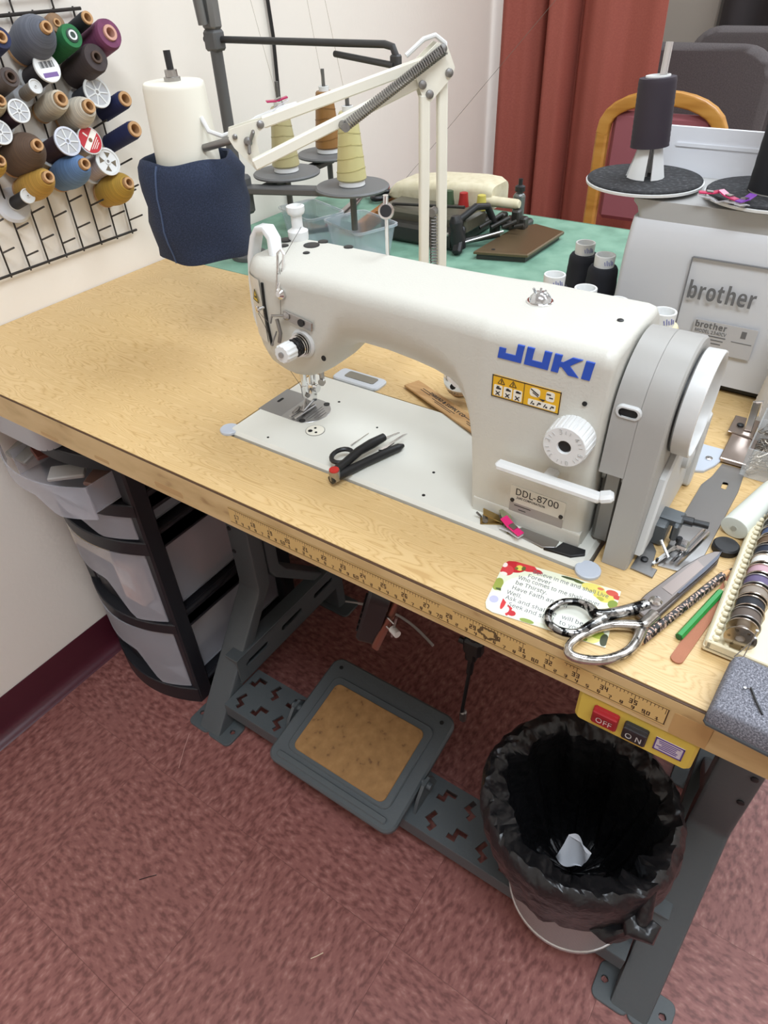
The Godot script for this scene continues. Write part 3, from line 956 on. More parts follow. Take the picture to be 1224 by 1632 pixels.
	b = flat(rrect(0.004, 0.012, 0.0019, 3, Vector2(0.3385, 0.189)), 0.8045, 0.8051)
	part(sp, "painted_finger_slot", b, M.hole)  # slot darkness painted as a thin near-black plate
	var tpl := PackedVector2Array([Vector2(0.366, 0.1575)])
	tpl.append_array(circle(0.03, 18, Vector2(0.388, 0.1875), -PI / 2, PI / 2))
	tpl.append(Vector2(0.366, 0.2175))
	b = flat(tpl, 0.803, 0.805, 0.0004)
	var th := part(t, "throat_plate", b, mat(rgb(166, 165, 164), 0.3, 0.8))
	for q in [[0.398, -0.163, 0.0042], [0.4, -0.212, 0.0042]]:
		b = flat(circle(q[2], 14, Vector2(q[0], -q[1])), 0.805, 0.8056)
		part(th, "screw", b, M.black)
	b = B.new()
	for k in 3: b.box(Vector3(0.379 + k * 0.007, 0.8053, -0.186), Vector3(0.0024, 0.0012, 0.024))
	part(th, "feed_dog", b, M.dull)
	b = B.new()
	for k in 4: b.box(Vector3(0.3985 + k * 0.0045, 0.80515, -0.187), Vector3(0.0007, 0.0006, 0.034 - k * 0.006))
	part(th, "guide_line", b, M.dull)
	b = flat(circle(0.0125, 22, Vector2(0.4265, 0.154)), 0.8045, 0.8049)
	part(bed, "access_ring", b, M.dull)
	b = flat(circle(0.0118, 22, Vector2(0.4265, 0.154)), 0.8045, 0.8051)
	var cap := part(t, "access_cap", b, M.ivory)
	for q in [[0.4235, -0.158], [0.4305, -0.1505]]:
		b = flat(circle(0.0018, 8, Vector2(q[0], -q[1])), 0.8051, 0.8054); part(cap, "painted_pin_hole", b, M.hole)  # not pierced: near-black dots carry the shade of the holes
	b = flat(circle(0.003, 10, Vector2(0.422, 0.1495)), 0.8051, 0.8054); part(cap, "screw", b, M.hole)
	for q in [[0.41, -0.226, 0.0018], [0.49, -0.2, 0.0015], [0.6, -0.155, 0.0018], [0.612, -0.113, 0.002], [0.385, -0.111, 0.0016]]:
		b = flat(circle(q[2], 8, Vector2(q[0], -q[1])), 0.8045, 0.8049); part(bed, "painted_screw_hole", b, M.hole)  # hole shade painted as near-black discs on the bed
	# corner rubber cushions and rear hinge plate on the table
	for q in [[0.327, -0.102], [0.806, -0.099], [0.846, -0.345]]:
		b = flat(circle(0.0125, 18, Vector2(q[0], -q[1])), T + 0.0002, T + 0.0042, 0.001); part(t, "corner_cushion", b, mat(rgb(188, 194, 204), 0.4), 38.0, "pale grey rubber corner cushion")
	b = flat(rrect(0.078, 0.032, 0.008, 4, Vector2(0.395, 0.294)), T + 0.0002, T + 0.0042, 0.0015)
	var hg := part(t, "hinge_cushion", b, mat(rgb(206, 210, 216), 0.4), 38.0, "pale grey hinge cushion behind the bed")
	b = flat(rrect(0.05, 0.016, 0.003, 3, Vector2(0.397, 0.296)), T + 0.0042, T + 0.005); part(hg, "hinge_plate", b, mat(rgb(150, 148, 140), 0.35, 0.8))
	b = flat(plan([[0.836, -0.372], [0.868, -0.372], [0.872, -0.36], [0.866, -0.335], [0.858, -0.318], [0.845, -0.312], [0.836, -0.316]]), T + 0.0002, T + 0.004, 0.001)
	var h2 := part(t, "hinge_cushion", b, mat(rgb(188, 194, 204), 0.4))
	b = B.new(); b.lathe([Vector2(0.004, 0), Vector2(0.004, 0.0015), Vector2(0, 0.003)], 12, Transform3D(Basis(), Vector3(0.857, T + 0.004, -0.343))); part(h2, "screw", b, M.chrome)
	# ---- belt cover: grey shell round the pulley with a leg to the table
	var cyz := Vector2(0.19, 0.949)
	var outer := circle(0.0605, 20, cyz, 0.0, PI)            # (-z, y), from the back over the top to the front
	var full := outer.duplicate()
	outer.append_array(PackedVector2Array([Vector2(0.1265, 0.897), Vector2(0.25, 0.897)]))
	full.append_array(PackedVector2Array([Vector2(0.1265, 0.897), Vector2(0.1185, T + 0.0005), Vector2(0.252, T + 0.0005)]))
	b = B.new(); b.t.basis = SIDE
	b.prism(outer, 0.790, 0.8130, 0.0)
	b.prism(full, 0.8125, 0.8372, 0.002)
	var bc := part(t, "belt_cover", b, M.grey)
	b = B.new(); b.t = Transform3D(Basis(), Vector3(0.8035, 0.961, -0.1302))
	b.prism(rrect(0.0225, 0.0125, 0.006, 5), -0.006, 0.0015, 0.001, [rrect(0.0165, 0.0078, 0.0038, 4)])
	part(bc, "window_rim", b, M.silver)
	b = B.new(); b.t = Transform3D(Basis(), Vector3(0.8035, 0.961, -0.1302)); b.prism(rrect(0.0165, 0.0078, 0.0038, 4), -0.004, 0.0002)
	part(bc, "window", b, M.hole)  # near-black plug: the dark inside behind the rim, put into colour
	# handwheel: an open cup
	b = B.new()
	b.lathe([Vector2(0.0, 0.839), Vector2(0.046, 0.839), Vector2(0.0478, 0.8405), Vector2(0.0482, 0.8535), Vector2(0.0477, 0.8552), Vector2(0.0462, 0.8555), Vector2(0.045, 0.853), Vector2(0.0445, 0.842), Vector2(0.02, 0.841), Vector2(0.0, 0.841)], 48, Transform3D(basis_y(Vector3(1, 0, 0)), Vector3(0, cyz.y + 0.004, -cyz.x)))
	part(t, "handwheel", b, mat(rgb(204, 203, 200), 0.35), 40.0, "light grey hollow handwheel")
	b = B.new()
	b.lathe([Vector2(0.045, 0.836), Vector2(0.045, 0.84)], 40, Transform3D(basis_y(Vector3(1, 0, 0)), Vector3(0, cyz.y + 0.002, -cyz.x)))
	part(t, "pulley", b, M.black)
	# white rear bracket below the wheel
	b = B.new(); b.t.basis = SIDE
	b.prism(PackedVector2Array([Vector2(0.135, 0.81), Vector2(0.30, T + 0.0005), Vector2(0.30, 0.85), Vector2(0.285, 0.885), Vector2(0.25, 0.905), Vector2(0.19, 0.9), Vector2(0.16, 0.885)]), 0.8374, 0.8445, 0.002)
	b.prism(rrect(0.02, 0.09, 0.006, 3, Vector2(0.29, 0.845)), 0.843, 0.851, 0.002)
	b.lathe([Vector2(0.012, 0.842), Vector2(0.012, 0.849), Vector2(0.009, 0.851)], 16, Transform3D(Basis(Vector3(1, 0, 0), Vector3(0, 0, 1), Vector3(0, -1, 0)), Vector3(0.235, 0.868, 0)))
	part(t, "rear_cover", b, M.white2)
	# shadowed gap between column and cover: shaft housing
	b = B.new(); b.box(Vector3(0.801, 0.852, -0.19), Vector3(0.02, 0.095, 0.1), 0.004)
	b.tube([Vector3(0.79, 0.885, -0.15), Vector3(0.812, 0.885, -0.15)], 0.009, 12)
	part(t, "shaft_housing", b, M.dull)
	front_panel(t, arm)

func front_panel(t: Node3D, arm: Node3D) -> void:
	var zf := -0.1218
	# JUKI: slanted block letters, drawn from the badge
	var y0 := 0.9855; var h := 0.0168
	var lx := func(x: float, y: float) -> Vector2: return Vector2(0.6835 + x * 0.0159 + y * 0.002, y0 + y * h)
	var glyphs := [
		[[0, 0.0], [1.32, 0.0], [1.32, 1.0], [0.95, 1.0], [0.95, 0.36], [0.38, 0.36], [0.38, 0.62], [0.0, 0.62]],
		[[1.48, 0.0], [2.78, 0.0], [2.78, 1.0], [2.4, 1.0], [2.4, 0.34], [1.86, 0.34], [1.86, 1.0], [1.48, 1.0]],
		[[2.94, 0.0], [3.32, 0.0], [3.32, 0.36], [3.44, 0.36], [3.86, 0.0], [4.4, 0.0], [3.82, 0.52], [4.36, 1.0], [3.84, 1.0], [3.44, 0.64], [3.32, 0.64], [3.32, 1.0], [2.94, 1.0]],
		[[4.52, 0.0], [4.96, 0.0], [4.96, 1.0], [4.52, 1.0]]]
	for g in glyphs:
		var p := PackedVector2Array()
		for q in g: p.append(lx.call(q[0] * 1.08, q[1]))
		var b := B.new(); b.prism(p, zf - 0.001, zf + 0.0006, 0.0002)
		part(arm, "logo_letter", b, M.blue)
	# yellow warning sticker
	var b := B.new(); b.t = Transform3D(Basis(), Vector3(0.7135, 0.957, zf))
	b.prism(rrect(0.0665, 0.0225, 0.0015, 2), -0.001, 0.0004)
	var st := part(t, "warning_sticker", b, mat(rgb(224, 172, 34), 0.45), 38.0, "yellow safety sticker with pictograms")
	b = B.new(); b.t = Transform3D(Basis(), Vector3(0.7135, 0.957, zf))
	for q in [[0, 0.0107, 0.0665, 0.0008], [0, -0.0107, 0.0665, 0.0008], [-0.0328, 0, 0.0008, 0.0225], [0.0328, 0, 0.0008, 0.0225], [-0.0015, 0, 0.0005, 0.022]]:
		b.box(Vector3(q[0], q[1], 0.0005), Vector3(q[2], q[3], 0.0004))
	for x in [-0.024, -0.0125]:
		for s in [[-0.0034, 0.0036, 0.0034, 0.0036], [0.0034, 0.0036, 0, 0.0092], [0, 0.0092, -0.0034, 0.0036]]: b.bar(Vector3(x + s[0], s[1], 0.0005), Vector3(x + s[2], s[3], 0.0005), 0.0005, 0.0004, Vector3(0, 0, 1))
		b.box(Vector3(x, 0.006, 0.0005), Vector3(0.0008, 0.003, 0.0004))
	part(st, "border_print", b, M.ink)
	b = B.new(); b.t = Transform3D(Basis(), Vector3(0.7135, 0.957, zf))
	for k in 3: b.prism(rrect(0.0085, 0.011, 0.001, 2, Vector2(-0.0268 + k * 0.0098, -0.0038)), 0.0, 0.0006)
	b.prism(rrect(0.0265, 0.0062, 0.001, 2, Vector2(0.0165, -0.0062)), 0.0, 0.0006)
	b.prism(rrect(0.010, 0.0085, 0.003, 3, Vector2(0.009, 0.0042)), 0.0, 0.0006)
	b.prism(rrect(0.008, 0.0095, 0.002, 3, Vector2(0.0235, 0.004)), 0.0, 0.0006)
	part(st, "pictogram_ground", b, mat(rgb(232, 226, 210), 0.5))
	b = B.new(); b.t = Transform3D(Basis(), Vector3(0.7135, 0.957, zf))
	for k in 3:
		var cx := -0.0268 + k * 0.0098
		for s in [[-0.002, -0.0085, 0.002, -0.0045], [-0.002, -0.0045, 0.002, -0.0085]]: b.bar(Vector3(cx + s[0], s[1], 0.0007), Vector3(cx + s[2], s[3], 0.0007), 0.0009, 0.0004, Vector3(0, 0, 1))
		b.box(Vector3(cx + 0.0006, -0.0015 + k * 0.0005, 0.0007), Vector3(0.0048, 0.0016, 0.0004))
		b.box(Vector3(cx, 0.0002, 0.0007), Vector3(0.0024, 0.0012, 0.0004))
	for k in 4:
		b.bar(Vector3(0.0062 + k * 0.0062, -0.0078, 0.0007), Vector3(0.0078 + k * 0.0062, -0.0045, 0.0007), 0.0009, 0.0004, Vector3(0, 0, 1))
		b.box(Vector3(0.0088 + k * 0.0062, -0.0072 + (k % 2) * 0.0018, 0.0007), Vector3(0.0018, 0.0014, 0.0004))
	b.bar(Vector3(0.005, 0.007, 0.0007), Vector3(0.013, 0.0025, 0.0007), 0.001, 0.0004, Vector3(0, 0, 1))
	b.bar(Vector3(0.007, 0.004, 0.0007), Vector3(0.0125, 0.001, 0.0007), 0.0007, 0.0004, Vector3(0, 0, 1))
	b.prism(PackedVector2Array([Vector2(0.0135, -0.0005), Vector2(0.0195, -0.0005), Vector2(0.0175, -0.0025)]), 0.0004, 0.0009)
	b.box(Vector3(0.022, 0.006, 0.0007), Vector3(0.004, 0.0012, 0.0004)); b.box(Vector3(0.0245, 0.003, 0.0007), Vector3(0.0036, 0.001, 0.0004))
	part(st, "pictogram_print", b, M.ink)
	# stitch-length dial
	var dz := Transform3D(basis_y(Vector3(0, 0, 1)), Vector3(0.763, 0.929, zf))
	b = B.new()
	var rings := []
	for q in [[0.0205, -0.001], [0.021, 0.001], [0.0205, 0.0195], [0.0195, 0.0215]]:
		var r := PackedVector3Array()
		for k in 96:
			var d := 0.0009 if k % 4 == 0 and q[1] > 0.0 and q[1] < 0.02 else 0.0
			r.append(dz * Vector3(cos(TAU * k / 96) * (q[0] - d), q[1], sin(TAU * k / 96) * (q[0] - d)))
		rings.append(r)
	b.loft(rings, true, false)
	b.lathe([Vector2(0.0195, 0.0215), Vector2(0.0192, 0.0218), Vector2(0.0068, 0.0218), Vector2(0.0062, 0.0212), Vector2(0.006, 0.016), Vector2(0, 0.016)], 40, dz, false, true)
	var dial := part(t, "stitch_dial", b, M.plastic, 30.0, "white ribbed stitch-length dial with embossed numbers")
	b = B.new(); b.lathe([Vector2(0.0055, 0.016), Vector2(0.0055, 0.0195), Vector2(0, 0.0197)], 20, dz); part(dial, "dial_bolt", b, M.black)
	b = B.new()
	for k in 24:
		if k % 4 == 0: continue
		var a := TAU * k / 24.0
		b.bar(Vector3(0.763 + cos(a) * 0.0138, 0.929 + sin(a) * 0.0138, zf + 0.0219), Vector3(0.763 + cos(a) * 0.017, 0.929 + sin(a) * 0.017, zf + 0.0219), 0.0008, 0.0005, Vector3(0, 0, 1))
	part(dial, "dial_mark", b, M.silver)
	for k in 6:
		var a := PI / 2 - TAU * k / 6.0 + 0.3
		letters(dial, "dial_number", str([3, 4, 5, 0, 1, 2][k]), 0.0062, Vector3(sin(a), -cos(a), 0), Vector3(cos(a), sin(a), 0), Vector3(0.763 + cos(a) * 0.0155, 0.929 + sin(a) * 0.0155, zf + 0.0219), M.silver)
	b = B.new(); b.lathe([Vector2(0.0022, 0), Vector2(0.0022, 0.001)], 10, Transform3D(basis_y(Vector3(0, 0, 1)), Vector3(0.768, 0.9635, zf)))
	part(arm, "painted_oil_hole", b, M.hole)  # dark inside of this oil hole likewise painted as a disc
	# reverse-feed lever
	b = B.new()
	b.bar(Vector3(0.698, 0.884, -0.106), Vector3(0.803, 0.884, -0.106), 0.0115, 0.0095, Vector3.UP, 0.003)
	b.bar(Vector3(0.799, 0.884, -0.106), Vector3(0.812, 0.888, -0.110), 0.013, 0.0095, Vector3.UP, 0.003)
	b.bar(Vector3(0.75, 0.884, -0.108), Vector3(0.75, 0.884, -0.13), 0.012, 0.007, Vector3.UP, 0.002)
	part(t, "reverse_lever", b, M.plastic, 38.0, "long white reverse-feed lever")
	# model plate
	b = B.new(); b.t = Transform3D(Basis(), Vector3(0.7385, 0.837, zf))
	b.prism(rrect(0.058, 0.032, 0.0015, 2), -0.001, 0.0004)
	var mp := part(t, "model_plate", b, mat(rgb(212, 208, 196), 0.4), 38.0, "model plate reading DDL-8700")
	b = B.new(); b.box(Vector3(0.7385, 0.8265, zf + 0.0005), Vector3(0.0575, 0.011, 0.0003)); part(mp, "grey_band", b, mat(rgb(158, 152, 146), 0.4))
	letters(mp, "model_lettering", "DDL-8700", 0.0105, Vector3.RIGHT, Vector3.UP, Vector3(0.7375, 0.8465, zf + 0.0005), M.ink, false, false, 1.0)
	letters(mp, "maker_lettering", "JUKI CORPORATION", 0.0034, Vector3.RIGHT, Vector3.UP, Vector3(0.732, 0.8395, zf + 0.0005), M.ink)
	for x in [0.7125, 0.7645]:
		b = B.new(); b.lathe([Vector2(0.0022, 0), Vector2(0.0022, 0.0012), Vector2(0, 0.0016)], 12, Transform3D(basis_y(Vector3(0, 0, 1)), Vector3(x, 0.835, zf + 0.0003))); part(mp, "rivet", b, M.black)
	b = B.new()
	for k in 2: b.box(Vector3(0.724, 0.8295 - k * 0.0045, zf + 0.0007), Vector3(0.018 - k * 0.01, 0.0009, 0.0002))
	part(mp, "small_print", b, M.ink)
	# bobbin winder on the table behind the column
	b = B.new()
	b.lathe([Vector2(0.0, 0), Vector2(0.022, 0.0), Vector2(0.026, 0.004), Vector2(0.026, 0.012), Vector2(0.02, 0.015), Vector2(0.012, 0.016), Vector2(0.01, 0.026), Vector2(0.0, 0.026)], 28, Transform3D(basis_y(Vector3(0.1, 0.35, 1)), Vector3(0.545, 0.83, -0.328)))
	b.tube([Vector3(0.545, 0.83, -0.33), Vector3(0.558, 0.815, -0.35), Vector3(0.559, T, -0.35)], 0.008, 10)
	var bw := part(t, "bobbin_winder", b, M.chrome)
	b = B.new()
	for k in 5:
		var a := TAU * k / 5.0
		b.lathe([Vector2(0.004, 0.0), Vector2(0.004, 0.001)], 8, Transform3D(basis_y(Vector3(0.1, 0.35, 1)), Vector3(0.545, 0.83, -0.328) + basis_y(Vector3(0.1, 0.35, 1)) * Vector3(cos(a) * 0.015, 0.0158, sin(a) * 0.015)))
	part(bw, "painted_pulley_hole", b, M.hole)  # shade of the holes put into the colour of small discs

const SPOOLS := [
	["tube", Vector3(-0.2378, 1.1701, -0.2640), 0.0700, 0.0152, 0.0079, [30, 40, 84], "navy blue thread tube at the left picture edge, below the rack top"],
	["cone", Vector3(-0.2372, 1.1726, -0.3320), 0.0800, 0.0287, 0.0082, [104, 108, 120], "large slate grey cone of thread near the rack top"],
	["tube", Vector3(-0.2373, 1.1866, -0.3740), 0.0450, 0.0145, 0.0057, [150, 118, 88], "tan cardboard spool half hidden behind the green one"],
	["tube", Vector3(-0.2371, 1.1828, -0.4150), 0.0650, 0.0103, 0.0091, [26, 30, 40], "slim blue-black thread tube at the rack top corner"],
	["tube", Vector3(-0.2375, 1.1583, -0.4430), 0.0750, 0.0221, 0.0113, [132, 66, 104], "fat plum purple thread tube, topmost on the right"],
	["pool", Vector3(-0.2371, 1.1638, -0.3810), 0.0650, 0.0175, 0.0071, [36, 118, 66], "bright green thread spool with black and white core"],
	["tube", Vector3(-0.2375, 1.1303, -0.4070), 0.0750, 0.0210, 0.0088, [72, 60, 60], "dark charcoal brown thread tube under the plum one"],
	["reel", Vector3(-0.2377, 1.1322, -0.3310), 0.0550, 0.0203, 0.0000, [44, 38, 42], "black thread reel with white barcode end label"],
	["tube", Vector3(-0.2374, 1.1265, -0.2640), 0.0600, 0.0139, 0.0082, [92, 80, 76], "taupe thread tube with wide hollow core at the left"],
	["mini", Vector3(-0.2370, 1.1129, -0.3050), 0.0500, 0.0101, 0.0000, [176, 164, 150], "small beige spool with white rim on a white foot"],
	["reel", Vector3(-0.2374, 1.0845, -0.2610), 0.0600, 0.0162, 0.0000, [66, 40, 56], "dark plum reel with white spoked end at the left"],
	["cone", Vector3(-0.2371, 1.0878, -0.3310), 0.0650, 0.0178, 0.0102, [222, 210, 188], "cream thread cone with wide tan core"],
	["cone", Vector3(-0.2375, 1.0693, -0.3700), 0.0750, 0.0223, 0.0100, [224, 214, 196], "larger ivory thread cone beside the cream one"],
	["reel", Vector3(-0.2377, 1.0902, -0.4070), 0.0550, 0.0228, 0.0000, [62, 64, 72], "dark grey reel with big white spoked end"],
	["tube", Vector3(-0.2378, 1.0701, -0.4450), 0.0700, 0.0138, 0.0115, [30, 40, 92], "upper of two slim royal navy tubes at the right rack edge"],
	["cone", Vector3(-0.2374, 1.1005, -0.2370), 0.0600, 0.0148, 0.0073, [196, 182, 150], "beige cone cut by the left picture edge"],
	["reel", Vector3(-0.2377, 1.0642, -0.2240), 0.0550, 0.0170, 0.0000, [90, 90, 96], "white spoked reel cut by the left picture edge"],
	["cone", Vector3(-0.2372, 1.0321, -0.2550), 0.0875, 0.0279, 0.0085, [98, 76, 60], "big chocolate brown thread cone"],
	["reel", Vector3(-0.2378, 1.0311, -0.3200), 0.0700, 0.0212, 0.0000, [58, 34, 44], "dark burgundy reel with clear spoked end"],
	["label", Vector3(-0.2377, 1.0272, -0.3690), 0.0550, 0.0210, 0.0000, [206, 190, 176], "pale reel with red and white round end label"],
	["tube", Vector3(-0.2372, 1.0236, -0.4420), 0.0800, 0.0146, 0.0122, [30, 40, 92], "lower of two slim royal navy tubes at the right rack edge"],
	["vee", Vector3(-0.2374, 0.9905, -0.3890), 0.0600, 0.0217, 0.0000, [206, 192, 196], "pale pink reel with white end cut in triangles"],
	["cone", Vector3(-0.2372, 0.9921, -0.3250), 0.0875, 0.0247, 0.0086, [104, 138, 184], "light blue thread cone"],
	["cone", Vector3(-0.2379, 0.9879, -0.2580), 0.0850, 0.0223, 0.0088, [196, 152, 66], "mustard gold thread cone left of the light blue one"],
	["cone", Vector3(-0.2372, 0.9486, -0.4030), 0.0800, 0.0254, 0.0092, [190, 150, 58], "olive mustard thread cone at the lower right of the rack"],
	["mini", Vector3(-0.2370, 0.9749, -0.2340), 0.0500, 0.0111, 0.0000, [34, 34, 40], "small black spool with white cap on a large white disc"],
	["cone", Vector3(-0.2378, 1.0261, -0.2000), 0.0700, 0.0170, 0.0074, [198, 158, 62], "mustard cone cut by the left picture edge"],
]

func drawer_front(x0: float, x1: float, y0: float, y1: float, z: float, bow: float) -> B:
	# bowed panel whose lower edge is scooped away on the left half for the fingers
	var b := B.new()
	var n := 24
	var rings := []
	for k in n + 1:
		var u := float(k) / n
		var x := lerpf(x0, x1, u)
		var zz := z + bow * (1.0 - pow(2.0 * u - 1.0, 2.0))
		var cut := smoothstep(0.76, 0.56, u) * (y1 - y0) * 0.55
		if u < 0.03: cut *= 0.9
		var r := PackedVector3Array()
		for q in [[y0 + cut, 0.0], [y1, 0.0], [y1, -0.0025], [y0 + cut, -0.0025]]: r.append(Vector3(x, q[0], zz + q[1]))
		rings.append(r)
	b.loft(rings)
	return b

func ledge(x0: float, x1: float, y0: float, y1: float, z: float, bow: float, back: float) -> B:
	var b := B.new()
	var p := PackedVector2Array([Vector2(x1, -back), Vector2(x0, -back)])
	for k in 17:
		var u := k / 16.0
		p.append(Vector2(lerpf(x0, x1, u), -(z + bow * (1.0 - pow(2.0 * u - 1.0, 2.0)))))
	b.t.basis = FLAT
	b.prism(p, y0, y1, 0.002)
	b.t = Transform3D()
	return b

func drawer_unit() -> void:
	var x0 := -0.218; var x1 := 0.052; var zf := -0.092; var zb := -0.43; var bow := 0.036
	var t := thing("drawer_unit", "black plastic drawer tower with milky translucent drawers under the table", "drawers", Vector3((x0 + x1) / 2, 0, -0.26))
	var blk := mat(rgb(30, 31, 36), 0.42)
	var b := B.new()
	for q in [[x0 + 0.015, zf - 0.018], [x1 - 0.015, zf - 0.018], [x0 + 0.015, zb + 0.02], [x1 - 0.015, zb + 0.02]]:
		b.box(Vector3(q[0], 0.33, q[1]), Vector3(0.03, 0.66, 0.036), 0.004)
	b.box(Vector3((x0 + x1) / 2, 0.33, zb + 0.004), Vector3(0.25, 0.64, 0.006))
	b.box(Vector3(x0 + 0.006, 0.33, -0.26), Vector3(0.004, 0.62, 0.3))
	part(t, "frame", b, blk)
	var lev := [[0.0, 0.046], [0.230, 0.256], [0.446, 0.476], [0.536, 0.562], [0.636, 0.66]]
	for q in lev: part(t, "shelf_ledge", ledge(x0 + 0.004, x1 - 0.002, q[0], q[1], zf, bow, zb), blk)
	# side rails on the open right side
	for y in [0.03, 0.243, 0.461, 0.549, 0.648]:
		b = B.new(); b.box(Vector3(x1 - 0.008, y, -0.26), Vector3(0.012, 0.046, 0.33), 0.003)
		part(t, "side_rail", b, blk)
	var milk := clear(rgb(206, 206, 214), 0.34, 0.45)
	var milk2 := clear(rgb(206, 206, 214), 0.34, 0.45)
	for q in [[0.05, 0.226, 0.0], [0.26, 0.442, 0.0], [0.48, 0.533, 0.0], [0.566, 0.632, 0.055]]:
		var z: float = zf + q[2] + 0.002
		var d := part(t, "drawer", drawer_front(x0 + 0.012, x1 - 0.018, q[0], q[1], z, bow), milk)
		b = B.new()
		b.box(Vector3(x1 - 0.033, (q[0] + q[1]) / 2 - 0.004, z - 0.155), Vector3(0.002, q[1] - q[0] - 0.012, 0.30))
		b.box(Vector3(x0 + 0.03, (q[0] + q[1]) / 2 - 0.004, z - 0.155), Vector3(0.002, q[1] - q[0] - 0.012, 0.30))
		b.box(Vector3((x0 + x1) / 2, q[0] + 0.004, z - 0.155), Vector3(0.21, 0.002, 0.30))
		b.box(Vector3((x0 + x1) / 2, (q[0] + q[1]) / 2 - 0.004, z - 0.305), Vector3(0.21, q[1] - q[0] - 0.012, 0.002))
		part(d, "drawer_tray", b, milk2)
		# dark scoop behind the cut-away corner
		if q[2] == 0.0:
			b = drawer_front(x0 + 0.014, x1 - 0.02, q[0] - 0.002, q[0] + (q[1] - q[0]) * 0.62, z - 0.012, bow * 0.8)
			part(d, "finger_recess", ledge(x0 + 0.012, x0 + 0.19, q[0] - 0.003, q[0] + (q[1] - q[0]) * 0.45, zf - 0.014, bow * 0.7, zf - 0.03), blk)
	# a bin standing on top
	var bn := thing("storage_bin", "frosted white bin on top of the drawer tower", "bin", Vector3(-0.13, 0.66, -0.2))
	b = flat(rrect(0.155, 0.30, 0.025, 4, Vector2(-0.135, 0.19)), 0.661, 0.664)
	part(bn, "floor", b, milk)
	b = B.new()
	var rings := []
	for q in [[0.0, 0.661], [0.006, 0.745], [0.010, 0.747], [0.010, 0.743], [0.004, 0.742], [-0.002, 0.664]]:
		var r := PackedVector3Array()
		for p in rrect(0.155 + q[0] * 2, 0.30 + q[0] * 2, 0.025, 5, Vector2(-0.135, 0.19)): r.append(Vector3(p.x, q[1], -p.y))
		rings.append(r)
	b.loft(rings, false, false)
	part(bn, "wall", b, clear(rgb(214, 216, 222), 0.8, 0.4))
	# contents showing through
	b = boxes([[Vector3(-0.055, 0.325, -0.1), Vector3(0.062, 0.11, 0.03)]], 0.004)
	var pk := thing("notion_packet", "pale printed packet behind the second drawer front", "packet", Vector3(-0.06, 0.28, -0.105))
	part(pk, "carton", b, mat(rgb(212, 172, 150), 0.7))
	b = boxes([[Vector3(-0.055, 0.34, -0.0845), Vector3(0.045, 0.05, 0.001)]]); part(pk, "label_patch", b, mat(rgb(236, 226, 218), 0.7))
	b = boxes([[Vector3(-0.13, 0.40, -0.082), Vector3(0.12, 0.055, 0.003)]])
	solo("card_sheet", b, mat(rgb(238, 226, 196), 0.8), "cream card leaning inside the second drawer", "card", Vector3(-0.13, 0.372, -0.082))
	b = boxes([[Vector3(-0.1, 0.12, -0.2), Vector3(0.16, 0.13, 0.14)]], 0.01)
	solo("white_box", b, mat(rgb(226, 222, 216), 0.8), "white box inside the lowest drawer", "box", Vector3(-0.1, 0.055, -0.2))
	b = boxes([[Vector3(-0.06, 0.33, -0.29), Vector3(0.14, 0.13, 0.16)]], 0.01)
	solo("fabric_bundle", b, mat(rgb(176, 128, 120), 0.9), "folded pinkish fabric inside the second drawer", "fabric", Vector3(-0.06, 0.265, -0.29))
	# small packets lying in the pulled-out drawer
	for k in 5:
		b = B.new(); b.t = Transform3D(Basis(Vector3.UP, k * 1.3) * Basis(Vector3.RIGHT, 0.3 - k * 0.12), Vector3(-0.19 + k * 0.045, 0.606 + (k % 2) * 0.008, -0.06 - (k % 3) * 0.03))
		b.box(Vector3.ZERO, Vector3(0.06, 0.008, 0.035), 0.002)
		solo("foil_packet", b, mat([rgb(150, 146, 140), rgb(120, 70, 60), rgb(96, 92, 90), rgb(190, 186, 182), rgb(140, 110, 100)][k], 0.4), ["grey foil packet", "reddish brown packet", "charcoal packet", "silver white packet", "dusty pink packet"][k] + " lying in the pulled-out drawer", "packet", Vector3(-0.19 + k * 0.045, 0.6, -0.06 - (k % 3) * 0.03), "packets in the open drawer")

